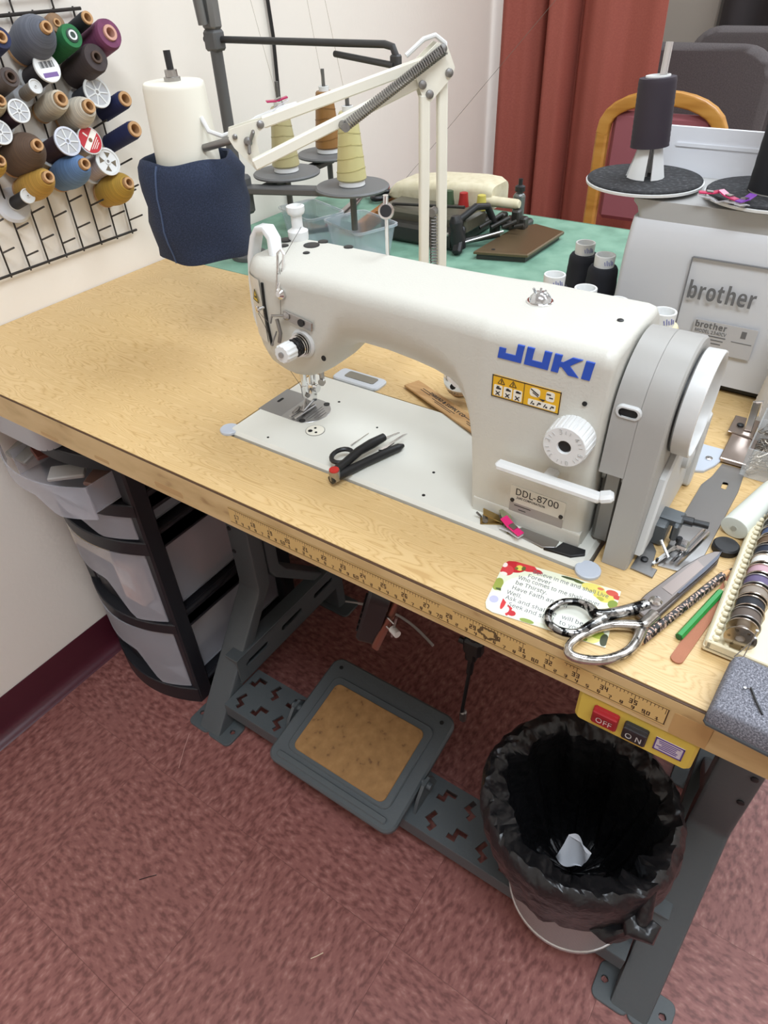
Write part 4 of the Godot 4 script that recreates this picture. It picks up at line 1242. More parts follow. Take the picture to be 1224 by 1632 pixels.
func waste_basket() -> void:
	var c := Vector3(0.878, 0.0865, -0.134)
	var t := thing("waste_basket", "round silver wire-mesh waste basket under the right of the table", "waste basket", c)
	var lean := Vector3(-0.02, 0, 0.008)
	var cyl := func(rad: Array, seg: int) -> Array:
		var out := []
		for q in rad:
			var r := PackedVector3Array()
			for k in seg: r.append(c + lean * (q[1] / 0.27) + Vector3(cos(TAU * k / seg) * q[0], q[1], sin(TAU * k / seg) * q[0]))
			out.append(r)
		return out
	var b := B.new()
	b.loft(cyl.call([[0.094, 0.004], [0.105, 0.10], [0.12, 0.268], [0.1185, 0.268], [0.1035, 0.10], [0.0925, 0.006]], 56), false, false)
	var mesh_m := mat(Color.WHITE, 0.5, 0.45)
	var im := Image.create(64, 64, false, Image.FORMAT_RGB8)
	im.fill(rgb(96, 94, 94))
	for k in range(0, 64, 8):
		im.fill_rect(Rect2i(k, 0, 4, 64), rgb(176, 174, 174)); im.fill_rect(Rect2i(0, k, 64, 4), rgb(176, 174, 174))
	mesh_m.albedo_texture = ImageTexture.create_from_image(im)
	mesh_m.uv1_scale = Vector3(70, 70, 70)
	part(t, "mesh_wall", b, mesh_m)
	b = B.new(); b.loft(cyl.call([[0.0945, 0.0], [0.0965, 0.002], [0.0965, 0.008], [0.094, 0.01]], 48), true, true)
	part(t, "base_ring", b, mat(rgb(186, 184, 182), 0.3, 0.8))
	# the liner: folded over the rim, crumpled
	var bag := thing("bin_liner", "black plastic bin liner folded over the basket rim", "bin liner", c + Vector3(-0.02, 0.1, 0.008))
	var n := noise(6.0, 2, FastNoiseLite.TYPE_SIMPLEX, 3); var nc := noise(7.0, 1, FastNoiseLite.TYPE_CELLULAR, 5); var n2 := noise(26.0, 2, FastNoiseLite.TYPE_SIMPLEX, 4)
	var prof := []
	for k in 12: prof.append([lerpf(0.1235, 0.134, smoothstep(0, 8, k)), lerpf(0.165, 0.272, k / 11.0)])
	for q in [[0.133, 0.281], [0.129, 0.287], [0.123, 0.288], [0.117, 0.284]]: prof.append(q)
	for k in 14: prof.append([lerpf(0.114, 0.06, pow(k / 13.0, 1.6)), lerpf(0.275, 0.06, k / 13.0)])
	prof.append([0.03, 0.05]); prof.append([0.0, 0.052])
	var rings := []
	var seg := 120
	for i in prof.size():
		var q: Array = prof[i]
		var r := PackedVector3Array()
		for k in seg:
			var a := TAU * k / seg
			var y: float = q[1]
			if i < 12: y = lerpf(q[1], 0.272, 0.0) + (1.0 - i / 11.0) * (-0.025 * sin(a + 2.6) + 0.012 * sin(a * 3.0))
			var d := Vector3(cos(a), 0, sin(a))
			var w := n.get_noise_3d(d.x * 0.3, y * 0.6, d.z * 0.3) * 0.012 + n2.get_noise_3d(d.x * 0.22, y * 0.35, d.z * 0.22) * 0.006
			if i < 12: w = absf(n.get_noise_3d(d.x * 0.35, y * 0.4, d.z * 0.35)) * 0.009 * (0.5 + 0.5 * (1.0 - i / 11.0)) + absf(n2.get_noise_3d(d.x * 0.2, y * 0.1, d.z * 0.2)) * 0.003 + 0.001
			elif i < 16: w *= 0.45
			else: w = nc.get_noise_3d(d.x * 0.45, y * 0.9 + d.x * 0.1, d.z * 0.45) * 0.018 + n.get_noise_3d(d.x * 0.5, y * 0.3, d.z * 0.5) * 0.012 - 0.002
			r.append(c + lean * (y / 0.27) + d * maxf(0.0, q[0] + (w if q[0] > 0.02 else 0.0)) + Vector3(0, y + n2.get_noise_2d(k * 0.011, i * 0.02) * (0.004 if i >= 12 else 0.0), 0))
		rings.append(r)
	b = B.new(); b.loft(rings, false, false)
	var pm := mat(rgb(24, 24, 26), 0.34, 0.0, 0.5)
	bumped(pm, noise(0.012, 3, FastNoiseLite.TYPE_SIMPLEX, 12), 10.0, 5.0, 0.8)
	part(bag, "film", b, pm, 50.0)
	# knotted slack at the front right
	b = B.new()
	var kp := Vector3(0.976, 0.312, -0.046)
	b.tube([kp + Vector3(-0.004, 0.05, -0.02), kp + Vector3(0.0, 0.02, -0.004), kp + Vector3(0.002, 0.004, 0.002)], [0.008, 0.010, 0.011], 10)
	b.tube([kp + Vector3(-0.016, 0.004, 0), kp + Vector3(-0.006, -0.004, 0.012), kp + Vector3(0.012, -0.002, 0.008), kp + Vector3(0.014, 0.006, -0.006)], [0.011, 0.014, 0.014, 0.010], 10)
	rings = []
	for k in 8:
		var u := k / 7.0
		var r := PackedVector3Array()
		for j in 16:
			var a := TAU * j / 16.0
			var w := 0.008 + u * 0.012 + 0.003 * sin(a * 4.0 + u * 3.0)
			r.append(kp + Vector3(-0.004 - u * 0.03, -0.006 - u * 0.045, 0.008 + u * 0.012) + Vector3(cos(a) * w, sin(a) * w * 0.55, sin(a) * w * 0.6))
		rings.append(r)
	b.loft(rings)
	part(bag, "knot", b, pm, 60.0)
	# crumpled paper inside
	b = B.new()
	rings = []
	for i in 6:
		var r := PackedVector3Array()
		for j in 14:
			var u := j / 13.0
			r.append(Vector3(0.852 + u * 0.036 + i * 0.0012, 0.255 + i * 0.009 + 0.003 * sin(u * 7.0 + i), -0.088 - i * 0.003 + 0.007 * sin(u * 5.0 + i * 0.7)))
		for j in 14:
			var u := 1.0 - j / 13.0
			r.append(Vector3(0.852 + u * 0.036 + i * 0.0012, 0.255 + i * 0.009 + 0.003 * sin(u * 7.0 + i), -0.0895 - i * 0.003 + 0.007 * sin(u * 5.0 + i * 0.7)))
		rings.append(r)
	b.loft(rings)
	solo("paper_scrap", b, mat(rgb(222, 224, 230), 0.85), "crumpled white paper scrap inside the black bin liner", "paper", Vector3(0.87, 0.25, -0.09), "", 60.0)

func thread_rack() -> void:
	var t := thing("thread_rack", "black wire thread rack fixed to the left wall", "thread rack", Vector3(-0.245, 0.87, -0.3))
	var wm := mat(rgb(48, 44, 42), 0.4, 0.3)
	var zs := [-0.444, -0.408, -0.372, -0.333, -0.296, -0.26, -0.224, -0.187, -0.15]
	for i in zs.size():
		var b := B.new(); b.tube([Vector3(-0.2445, 0.868, zs[i]), Vector3(-0.2445, 1.218, zs[i])], 0.0016, 6)
		part(t, "wire", b, wm)
		for k in 2:
			var y: float = 0.892 + (i % 2) * 0.016 + k * 0.044
			if i == 8: continue
			b = B.new(); b.tube([Vector3(-0.2445, y, zs[i]), Vector3(-0.2445, y, zs[i]) + Vector3(0.94, 0.342, 0) * 0.046], 0.0016, 6)
			part(t, "peg", b, wm)
	for q in [[-0.452, 0.985], [-0.452, 0.942], [-0.285, 1.044], [-0.421, 1.05]]:
		var b := B.new(); b.tube([Vector3(-0.2445, q[1], q[0]), Vector3(-0.2445, q[1], q[0]) + Vector3(0.94, 0.342, 0) * 0.046], 0.0016, 6)
		part(t, "peg", b, wm)
	for q in [[0.8735, 0.0022, -0.452], [1.2145, 0.0026, -0.455], [1.236, 0.002, -0.43]]:
		var b := B.new(); b.tube([Vector3(-0.2405, q[0], -0.13), Vector3(-0.2405, q[0], q[2])], q[1], 8)
		part(t, "rail", b, wm)
	for z in [-0.41, -0.34]:
		var b := B.new(); b.tube([Vector3(-0.2445, 1.2145, z), Vector3(-0.246, 1.25, z)], 0.0016, 6)
		part(t, "hook", b, wm)
	for s in SPOOLS: spool(s)

func spool(s: Array) -> void:
	var dir := Vector3(0.9397, 0.342, 0)
	var L: float = s[2]; var r: float = s[3]; var rc: float = s[4]
	var c := rgb(s[5][0], s[5][1], s[5][2])
	var t := thing("thread_spool", s[6], "thread spool", s[1], "spools on the wire rack")
	var at := Transform3D(basis_y(dir), s[1])
	var tm := mat(Color.WHITE, 0.75)
	tm.rim_enabled = true; tm.rim = 0.3
	if not M.has("spin"):
		# strands: each row of the picture is one turn of thread, a little lighter or darker, wandering a bit round the spool
		var im := Image.create(64, 256, false, Image.FORMAT_RGB8)
		var rr := RandomNumberGenerator.new(); rr.seed = 3
		for y in 256:
			var g0 := rr.randf_range(0.78, 1.0) if y % 2 else rr.randf_range(0.86, 1.0)
			for x in 64: im.set_pixel(x, posmod(y + int(2.5 * sin(x / 64.0 * TAU)), 256), Color(g0, g0, g0))
		M.spin = ImageTexture.create_from_image(im)
	tm.albedo_texture = M.spin; tm.albedo_color = c; tm.uv1_scale = Vector3(1, 6.0, 1)
	var prof := []
	var kind: String = s[0]
	var turns := 22
	match kind:
		"cone":
			# fat at two thirds, rounded shoulder running in to the core
			for k in turns + 1:
				var u := float(k) / turns
				var rr := r * (0.84 + 0.16 * smoothstep(0.0, 0.45, u))
				if u > 0.5: rr = lerpf(r, rc * 1.35, pow((u - 0.5) / 0.5, 2.4))
				prof.append(Vector2(rr - 0.0004 * (k % 2), u * L * 0.96))
			prof.append(Vector2(rc * 1.05, L * 0.96))
		"reel", "label", "vee":
			for k in turns + 1: prof.append(Vector2(r * 0.8 - 0.0004 * (k % 2), L * (0.06 + 0.86 * k / turns)))
		"mini":
			for k in turns + 1: prof.append(Vector2(r * 0.92 - 0.0004 * (k % 2), L * (0.06 + 0.86 * k / turns)))
		_:
			for k in turns + 1:
				var u := float(k) / turns
				prof.append(Vector2(r * (1.0 - 0.10 * smoothstep(0.93, 1.0, u)) - 0.0004 * (k % 2), u * L))
			prof.append(Vector2(maxf(rc, 0.004) * 1.02, L * 1.0))
	var b := B.new(); b.wound([Vector2(maxf(0.002, rc * 0.6), prof[0].y)] + prof, 26, at)
	part(t, "thread", b, tm, 50.0)
	var tanm := mat(rgb(190, 148, 104), 0.8)
	if kind in ["cone", "tube", "pool"]:
		var ri := rc * 0.62
		b = B.new(); b.lathe([Vector2(rc * 0.95, L * 0.9), Vector2(rc, L * 1.02), Vector2(rc * 0.96, L * 1.045), Vector2(ri, L * 1.045), Vector2(ri * 0.95, L * 1.03), Vector2(ri * 0.9, L * 0.12)], 24, at, false, false)
		var cm: StandardMaterial3D = tanm if kind != "pool" else M.plastic
		if s[5][0] == 72 or s[5][0] == 92: cm = mat(rgb(84, 66, 56), 0.85)
		if s[5][0] == 132: cm = mat(rgb(206, 158, 140), 0.85)
		part(t, "core", b, cm, 38.0, "cardboard core")
		if kind == "pool":
			b = B.new(); b.lathe([Vector2(rc * 1.35, L * 0.99), Vector2(rc * 1.35, L * 1.02), Vector2(rc, L * 1.03)], 20, at); part(t, "collar", b, mat(rgb(40, 60, 50), 0.6))
		if kind == "cone":
			b = B.new(); b.lathe([Vector2(0.004, -0.002), Vector2(r * 0.86, -0.002), Vector2(r * 0.86, 0.003), Vector2(0.004, 0.003)], 26, at); part(t, "base_ring", b, tanm)
	else:
		var rim := B.new()
		var front := L * 0.93
		rim.lathe([Vector2(0.003, 0.0), Vector2(r, 0.0), Vector2(r, L * 0.05), Vector2(0.003, L * 0.05)], 28, at)
		part(t, "end_flange", rim, M.plastic)
		rim = B.new()
		rim.lathe([Vector2(r * 0.8, front), Vector2(r, front), Vector2(r * 1.01, front + 0.001), Vector2(r, front + 0.003), Vector2(r * 0.86, front + 0.0032), Vector2(r * 0.82, front + 0.0015), Vector2(r * 0.25, front + 0.0014), Vector2(r * 0.22, front + 0.003), Vector2(r * 0.12, front + 0.003), Vector2(r * 0.1, front), Vector2(0, front)], 32, at)
		var fl := part(t, "end_flange", rim, M.plastic if s[5][0] != 58 else mat(rgb(206, 208, 218), 0.3))
		b = B.new(); b.lathe([Vector2(r * 0.11, front + 0.0005), Vector2(r * 0.11, front + 0.002), Vector2(0, front + 0.002)], 12, at); part(fl, "bore", b, M.dull)
		b = B.new()
		match kind:
			"reel":
				for k in 7:
					var a := TAU * k / 7.0
					b.bar(at * Vector3(cos(a) * r * 0.22, front + 0.0018, sin(a) * r * 0.22), at * Vector3(cos(a) * r * 0.84, front + 0.0018, sin(a) * r * 0.84), r * 0.09, 0.0022, at.basis.y)
				part(fl, "spoke", b, M.plastic)
				b = B.new(); b.lathe([Vector2(r * 0.83, front + 0.0012), Vector2(r * 0.83, front + 0.0017), Vector2(0.0, front + 0.0017)], 24, at)
				if s[5][0] == 44:
					b = B.new(); b.lathe([Vector2(r * 0.97, front + 0.003), Vector2(r * 0.97, front + 0.0038), Vector2(0, front + 0.0038)], 28, at); part(fl, "round_label", b, mat(rgb(240, 240, 240), 0.5))
					b = B.new()
					for k in 12: b.box(Vector3.ZERO, Vector3.ZERO)
					b = B.new(); b.t = at
					for k in 11: b.box(Vector3(r * 0.18, front + 0.004, (k - 5) * r * 0.11), Vector3(r * 0.42, 0.0004, r * (0.03 + 0.03 * ((k * 7) % 3))))
					part(fl, "bar_code", b, M.ink)
					b = B.new(); b.t = at; b.box(Vector3(-r * 0.5, front + 0.004, 0), Vector3(r * 0.3, 0.0004, r * 1.2)); part(fl, "label_stripe", b, mat(rgb(120, 90, 150), 0.5))
				else: part(fl, "web", b, mat(rgb(178, 178, 180), 0.5))
			"label":
				b.lathe([Vector2(r * 0.92, front + 0.003), Vector2(r * 0.92, front + 0.0038), Vector2(0, front + 0.0038)], 28, at)
				part(fl, "round_label", b, mat(rgb(190, 34, 46), 0.5))
				b = B.new(); b.t = at
				b.t.basis = at.basis * Basis(Vector3.UP, 0.7)
				b.box(Vector3(0, front + 0.004, 0), Vector3(r * 0.45, 0.0006, r * 1.74)); b.box(Vector3(r * 0.5, front + 0.004, r * 0.1), Vector3(r * 0.4, 0.0006, r * 0.12))
				for k in 3: b.box(Vector3(-r * (0.35 + k * 0.14), front + 0.004, 0), Vector3(r * 0.05, 0.0006, r * (1.1 - k * 0.25)))
				part(fl, "label_band", b, mat(rgb(240, 232, 222), 0.5))
				b = B.new(); b.lathe([Vector2(r * 0.16, front + 0.004), Vector2(r * 0.16, front + 0.0046), Vector2(0, front + 0.0046)], 14, at); part(fl, "hub_hole", b, mat(rgb(130, 90, 64), 0.7))
			"vee":
				b.t = at
				for k in 4:
					var a := TAU * k / 4.0 + 0.4
					var p := PackedVector3Array()
					for q in [[0.26, 0.0], [0.72, 0.36], [0.72, -0.36]]: p.append(Vector3(cos(a + q[1]) * r * q[0], front + 0.0019, sin(a + q[1]) * r * q[0]))
					b.out_tri(p[0], p[1], p[2], Vector3(0, -1, 0))
				part(fl, "painted_cut_out", b, mat(rgb(112, 100, 82), 0.8))  # openings painted as flat brown triangles on the flange
			"mini":
				if s[5][0] == 34:
					b.lathe([Vector2(0.003, -0.012), Vector2(r * 2.5, -0.012), Vector2(r * 2.55, -0.008), Vector2(r * 2.2, -0.004), Vector2(0.003, -0.002)], 32, at)
					part(t, "foot_disc", b, clear(rgb(232, 234, 240), 0.85, 0.35), 38.0, "large frosted white disc")
				else:
					b.lathe([Vector2(0.003, -0.012), Vector2(r * 1.9, -0.012), Vector2(r * 1.5, 0.006), Vector2(r * 0.95, 0.01)], 32, at)
					part(t, "foot_cone", b, clear(rgb(226, 232, 240), 0.85, 0.35), 38.0, "frosted white flared foot")
	b = B.new(); b.tube([at * Vector3(0, -0.012, 0), at * Vector3(0, L * 0.7, 0)], 0.0016, 6)
	part(t, "mounting_pin", b, mat(rgb(48, 44, 42), 0.4, 0.3))

func coil(b: B, a: Vector3, e: Vector3, r: float, wire: float, n: int) -> void:
	var bs := basis_y(e - a)
	var pts := []
	for k in n * 8 + 1:
		var u := float(k) / (n * 8)
		pts.append(a.lerp(e, u) + bs * Vector3(cos(TAU * u * n) * r, 0, sin(TAU * u * n) * r))
	b.tube(pts, wire, 4)

func task_lamp() -> void:
	var t := thing("task_lamp", "ivory swing-arm work lamp clamped behind the sewing machine", "lamp", Vector3(0.424, T, -0.44))
	var nrm := Vector3(0.757, 0, 0.655)
	var al := Vector3(-0.655, 0, 0.757)                          # level direction of the upper arm, elbow to head
	# posts from the clamp
	var b := B.new()
	b.lathe([Vector2(0.02, 0), Vector2(0.022, 0.004), Vector2(0.022, 0.02), Vector2(0.012, 0.026), Vector2(0.012, 0.05)], 20, Transform3D(Basis(), Vector3(0.427, T + 0.0004, -0.445)))
	b.box(Vector3(0.427, T + 0.045, -0.445), Vector3(0.03, 0.02, 0.03), 0.003)
	part(t, "clamp", b, M.ivory)
	for q in [[Vector3(0.418, T + 0.04, -0.4305), Vector3(0.4185, 1.132, -0.430)], [Vector3(0.434, T + 0.04, -0.4545), Vector3(0.4285, 1.156, -0.4545)]]:
		b = B.new(); b.bar(q[0], q[1], 0.0125, 0.011, nrm, 0.0015)
		part(t, "post", b, M.ivory)
	b = B.new(); coil(b, Vector3(0.43, T + 0.055, -0.44), Vector3(0.4265, 0.99, -0.441), 0.0048, 0.0011, 34)
	part(t, "lower_spring", b, M.dull)
	b = B.new(); b.tube([Vector3(0.425, 0.995, -0.447), Vector3(0.428, 0.995, -0.434)], 0.0055, 10); part(t, "spring_stud", b, M.dull)
	# elbow plates
	var el := Vector3(0.4205, 1.15, -0.440)
	for s in [0.0085, -0.0085]:
		b = B.new()
		b.t = Transform3D(Basis(-al, Vector3.UP, -al.cross(Vector3.UP)), el + nrm * s)
		b.prism(PackedVector2Array([Vector2(0.006, 0.034), Vector2(0.018, 0.03), Vector2(0.028, 0.008), Vector2(0.025, -0.001), Vector2(-0.002, -0.026), Vector2(-0.012, -0.022), Vector2(-0.021, 0.002), Vector2(-0.02, 0.014)]), -0.001, 0.001)
		part(t, "elbow_plate", b, M.ivory)
	for q in [[0.0205, 0.003], [-0.004, -0.0175], [-0.013, -0.007], [0.012, 0.0275]]:
		var p: Vector3 = el - al * q[0] + Vector3(0, q[1], 0)
		b = B.new(); b.lathe([Vector2(0.0045, -0.024), Vector2(0.0045, -0.0215), Vector2(0.003, -0.0215), Vector2(0.003, 0.009), Vector2(0.0048, 0.0095), Vector2(0.0048, 0.0125), Vector2(0.002, 0.0138)], 12, Transform3D(basis_y(nrm), p))
		part(t, "bolt", b, M.dull)
	# two parallel upper arms
	var u0 := el + Vector3(0, 0.018, 0) - al * 0.01; var u1 := Vector3(0.272, 1.114, -0.296)
	var l0 := el + Vector3(0, -0.004, 0) + al * 0.012; var l1 := Vector3(0.279, 1.0745, -0.263)
	for q in [[u0, u1], [l0, l1]]:
		b = B.new(); b.bar(q[0], q[1], 0.010, 0.0125, Vector3.UP, 0.0015)
		part(t, "arm_bar", b, M.ivory)
	b = B.new(); coil(b, el + Vector3(0, 0.0275, 0) - al * 0.012 + nrm * 0.016, Vector3(0.352, 1.1085, -0.349) + nrm * 0.014, 0.0055, 0.0012, 48)
	part(t, "arm_spring", b, M.dull)
	b = B.new(); b.tube([Vector3(0.352, 1.1085, -0.349) - nrm * 0.008, Vector3(0.352, 1.1085, -0.349) + nrm * 0.02], 0.0052, 10)
	part(t, "spring_stud", b, M.dull)
	# head plate with a wing nut
	var hp := Vector3(0.262, 1.098, -0.277)
	for s in [0.0075, -0.0075]:
		b = B.new()
		b.t = Transform3D(Basis(-al, Vector3.UP, -al.cross(Vector3.UP)), hp + nrm * s)
		b.prism(PackedVector2Array([Vector2(-0.023, 0.004), Vector2(-0.02, 0.014), Vector2(0.01, 0.02), Vector2(0.021, 0.021), Vector2(0.023, 0.014), Vector2(0.014, 0.009), Vector2(0.0095, 0.0), Vector2(0.011, -0.018), Vector2(0.0135, -0.024), Vector2(0.009, -0.032), Vector2(0.003, -0.031), Vector2(-0.018, -0.006)]), -0.001, 0.001)
		part(t, "head_plate", b, M.ivory)
	for q in [[-0.0155, 0.006, 0.003], [0.0165, 0.0165, 0.0045], [0.0075, -0.026, 0.0035]]:
		b = B.new(); b.lathe([Vector2(q[2], 0.008), Vector2(q[2], 0.0105), Vector2(q[2] * 0.5, 0.012)], 12, Transform3D(basis_y(nrm), hp - al * q[0] + Vector3(0, q[1], 0)))
		part(t, "bolt", b, M.dull)
	b = B.new()
	b.lathe([Vector2(0.005, 0.008), Vector2(0.005, 0.014), Vector2(0.0025, 0.017)], 12, Transform3D(basis_y(nrm), hp - al * -0.001))
	b.bar(hp + nrm * 0.012 + Vector3(0, -0.002, 0), hp + nrm * 0.016 + Vector3(0, 0.012, 0) - al * 0.007, 0.004, 0.0075, nrm, 0.0015)
	b.bar(hp + nrm * 0.012 + Vector3(0, 0.002, 0), hp + nrm * 0.016 + Vector3(0, -0.013, 0) + al * 0.002, 0.004, 0.0075, nrm, 0.0015)
	part(t, "wing_nut", b, M.dull)
	var ax := Vector3(0.165, 0, -0.263)
	b = B.new(); b.tube([hp + al * 0.015 + Vector3(0, 0.002, 0), ax + Vector3(0.04, 1.088, 0.006)], 0.0045, 10); part(t, "head_rod", b, M.dull)
	# shade
	b = B.new()
	var prof := []
	for q in [[0.057, 0.957], [0.0555, 0.99], [0.052, 1.03], [0.045, 1.056], [0.0405, 1.066], [0.0385, 1.12], [0.0372, 1.15], [0.0362, 1.1545], [0.034, 1.1562], [0.0, 1.1565]]: prof.append(Vector2(q[0], q[1]))
	b.lathe(prof, 40, Transform3D(Basis(), ax))
	part(t, "shade", b, M.ivory, 45.0)
	b = B.new()
	b.lathe([Vector2(0.010, 1.156), Vector2(0.010, 1.1605), Vector2(0.0075, 1.161), Vector2(0.0075, 1.168), Vector2(0.005, 1.1685)], 12, Transform3D(Basis(), ax))
	part(t, "socket_nut", b, M.steel)
	b = B.new(); b.tube([ax + Vector3(0, 1.167, 0), ax + Vector3(-0.0015, 1.187, -0.001)], 0.0042, 10); part(t, "switch_stem", b, M.black)
	# flex from the head along the arm and over the elbow
	b = B.new()
	var cp := [ax + Vector3(0.038, 1.12, 0.0), Vector3(0.213, 1.106, -0.262), Vector3(0.229, 1.101, -0.268), Vector3(0.244, 1.106, -0.28), Vector3(0.263, 1.118, -0.298), Vector3(0.283, 1.126, -0.316), Vector3(0.3, 1.13, -0.33)]
	b.tube(cp, 0.0028, 8)
	part(t, "flex", b, M.plastic)
	b = B.new()
	b.tube([el + Vector3(0, 0.022, 0) + al * 0.03, el + Vector3(0, 0.037, 0) + al * 0.008, el + Vector3(0, 0.04, 0) - al * 0.006, el + Vector3(0, 0.032, 0) - al * 0.018, el + Vector3(0, 0.012, 0) - al * 0.02], 0.0028, 8)
	part(t, "elbow_flex", b, M.plastic)
	# denim sleeve round the shade
	rng.seed = 11
	var n := noise(3.0, 1, FastNoiseLite.TYPE_SIMPLEX, 8)
	var rings := []
	for q in [[0.0631, 0.962], [0.0638, 0.957], [0.0652, 0.958], [0.0659, 0.968], [0.0669, 0.985], [0.0682, 1.0], [0.0673, 1.02], [0.0676, 1.04], [0.0666, 1.055], [0.0633, 1.068], [0.0595, 1.075], [0.0567, 1.0765], [0.0543, 1.074], [0.0558, 1.065], [0.0576, 1.05]]:
		var r := PackedVector3Array()
		for k in 64:
			var a := TAU * k / 64.0
			var w := n.get_noise_3d(cos(a) * 0.2, q[1] * 8.0, sin(a) * 0.2) * 0.0045
			r.append(ax + Vector3(cos(a) * (q[0] + w), q[1] + n.get_noise_2d(cos(a) * 0.22, sin(a) * 0.22 + 3.0) * 0.0025, sin(a) * (q[0] + w)))
		rings.append(r)
	b = B.new(); b.loft(rings, false, false)
	var dm := mat(Color.WHITE, 0.95)
	textured(dm, noise_tex(noise(0.22, 3, FastNoiseLite.TYPE_SIMPLEX, 2), ramp([[0.0, rgb(24, 30, 46)], [0.5, rgb(36, 45, 66)], [1.0, rgb(64, 74, 98)]]), 512, 512), 4.0, 4.0, true)
	var sl := thing("denim_sleeve", "dark blue denim sleeve wrapped round the lamp shade", "cloth sleeve", ax + Vector3(0, 0.957, 0))
	part(sl, "cloth", b, dm, 60.0)
	b = B.new()
	var sp := []
	for i in range(2, 11): sp.append(rings[i][15] + Vector3(cos(1.47), 0, sin(1.47)) * 0.0004)
	b.tube(sp, 0.0012, 5); part(sl, "seam", b, mat(rgb(70, 84, 112), 0.9))
	clip(Vector3(0.281, 1.132, -0.318), Vector3(0.5, 0.25, -0.6), rgb(172, 28, 84), "magenta and clear sewing clip on the lamp flex")

# a small two-leaf sewing clip: coloured top, clear bottom, steel spring band
func clip(at: Vector3, d: Vector3, c: Color, label: String) -> void:
	var t := thing("sewing_clip", label, "clip", at, "sewing clips")
	var z := d.normalized()
	var x := Vector3.UP.cross(z).normalized()
	var tr := Transform3D(Basis(x, z.cross(x), z), at)
	var cols := [mat(c, 0.3), clear(rgb(235, 235, 240), 0.45, 0.12)]
	for k in 2:
		var s := 1.0 - 2.0 * k
		var b := B.new(); b.t = tr
		b.bar(Vector3(0, s * 0.0015, 0.013), Vector3(0, s * 0.0025, -0.001), 0.0085, 0.0018, Vector3.UP, 0.0006)
		b.bar(Vector3(0, s * 0.0025, -0.001), Vector3(0, s * 0.0065, -0.013), 0.0095, 0.0018, Vector3.UP, 0.0006)
		part(t, "leaf", b, cols[k])
	var b := B.new(); b.t = tr
	b.box(Vector3(0, 0.0042, 0.001), Vector3(0.006, 0.0008, 0.007)); b.box(Vector3(0, -0.0042, 0.001), Vector3(0.006, 0.0008, 0.007)); b.box(Vector3(0, 0, 0.0045), Vector3(0.006, 0.009, 0.0008))
	part(t, "spring_band", b, M.steel)

func cross_wound(called: String, base: Vector3, h: float, r0: float, r1: float, c: Color, dark: Color, label: String) -> void:
	# tall cone of shiny cross-wound thread on a white tube
	var t := thing(called, label, "thread cone", base, "cones on the thread stand")
	var b := B.new()
	b.lathe([Vector2(r0 * 0.86, 0), Vector2(r0 * 0.9, 0.001), Vector2(r0 * 0.86, 0.008), Vector2(r1 * 0.6, h), Vector2(r1 * 0.62, h + 0.008), Vector2(r1 * 0.5, h + 0.0085), Vector2(r1 * 0.42, h + 0.002), Vector2(0, h)], 24, Transform3D(Basis(), base))
	part(t, "tube", b, M.plastic)
	b = B.new()
	var rings := []
	for i in 41:
		var u := i / 40.0
		var rr := lerpf(r0, r1, u)
		if i == 0 or i == 40: rr *= 0.9
		var r := PackedVector3Array()
		for k in 36:
			var a := TAU * k / 36.0
			var w := 0.00035 * (1.0 if posmod(a / TAU * 2.0 + u * 7.0, 1.0) < 0.5 else -1.0)
			r.append(base + Vector3(cos(a) * (rr + w), lerpf(0.009, h, u), sin(a) * (rr + w)))
		rings.append(r)
	b.loft(rings)
	var m := mat(c, 0.42)
	m.rim_enabled = true; m.rim = 0.4
	part(t, "thread", b, m, 25.0)
	b = B.new()
	for k in 5:
		var pts := []
		for j in 19:
			var a := TAU * j / 18.0 + k * 0.4
			var u := 0.1 + k * 0.18 + 0.10 * absf(fposmod(j / 9.0, 2.0) - 1.0)
			pts.append(base + Vector3(cos(a), 0, sin(a)) * (lerpf(r0, r1, u) + 0.0004) + Vector3(0, lerpf(0.009, h, u), 0))
		b.tube(pts, 0.0011, 4)
	part(t, "winding", b, mat(dark, 0.5))

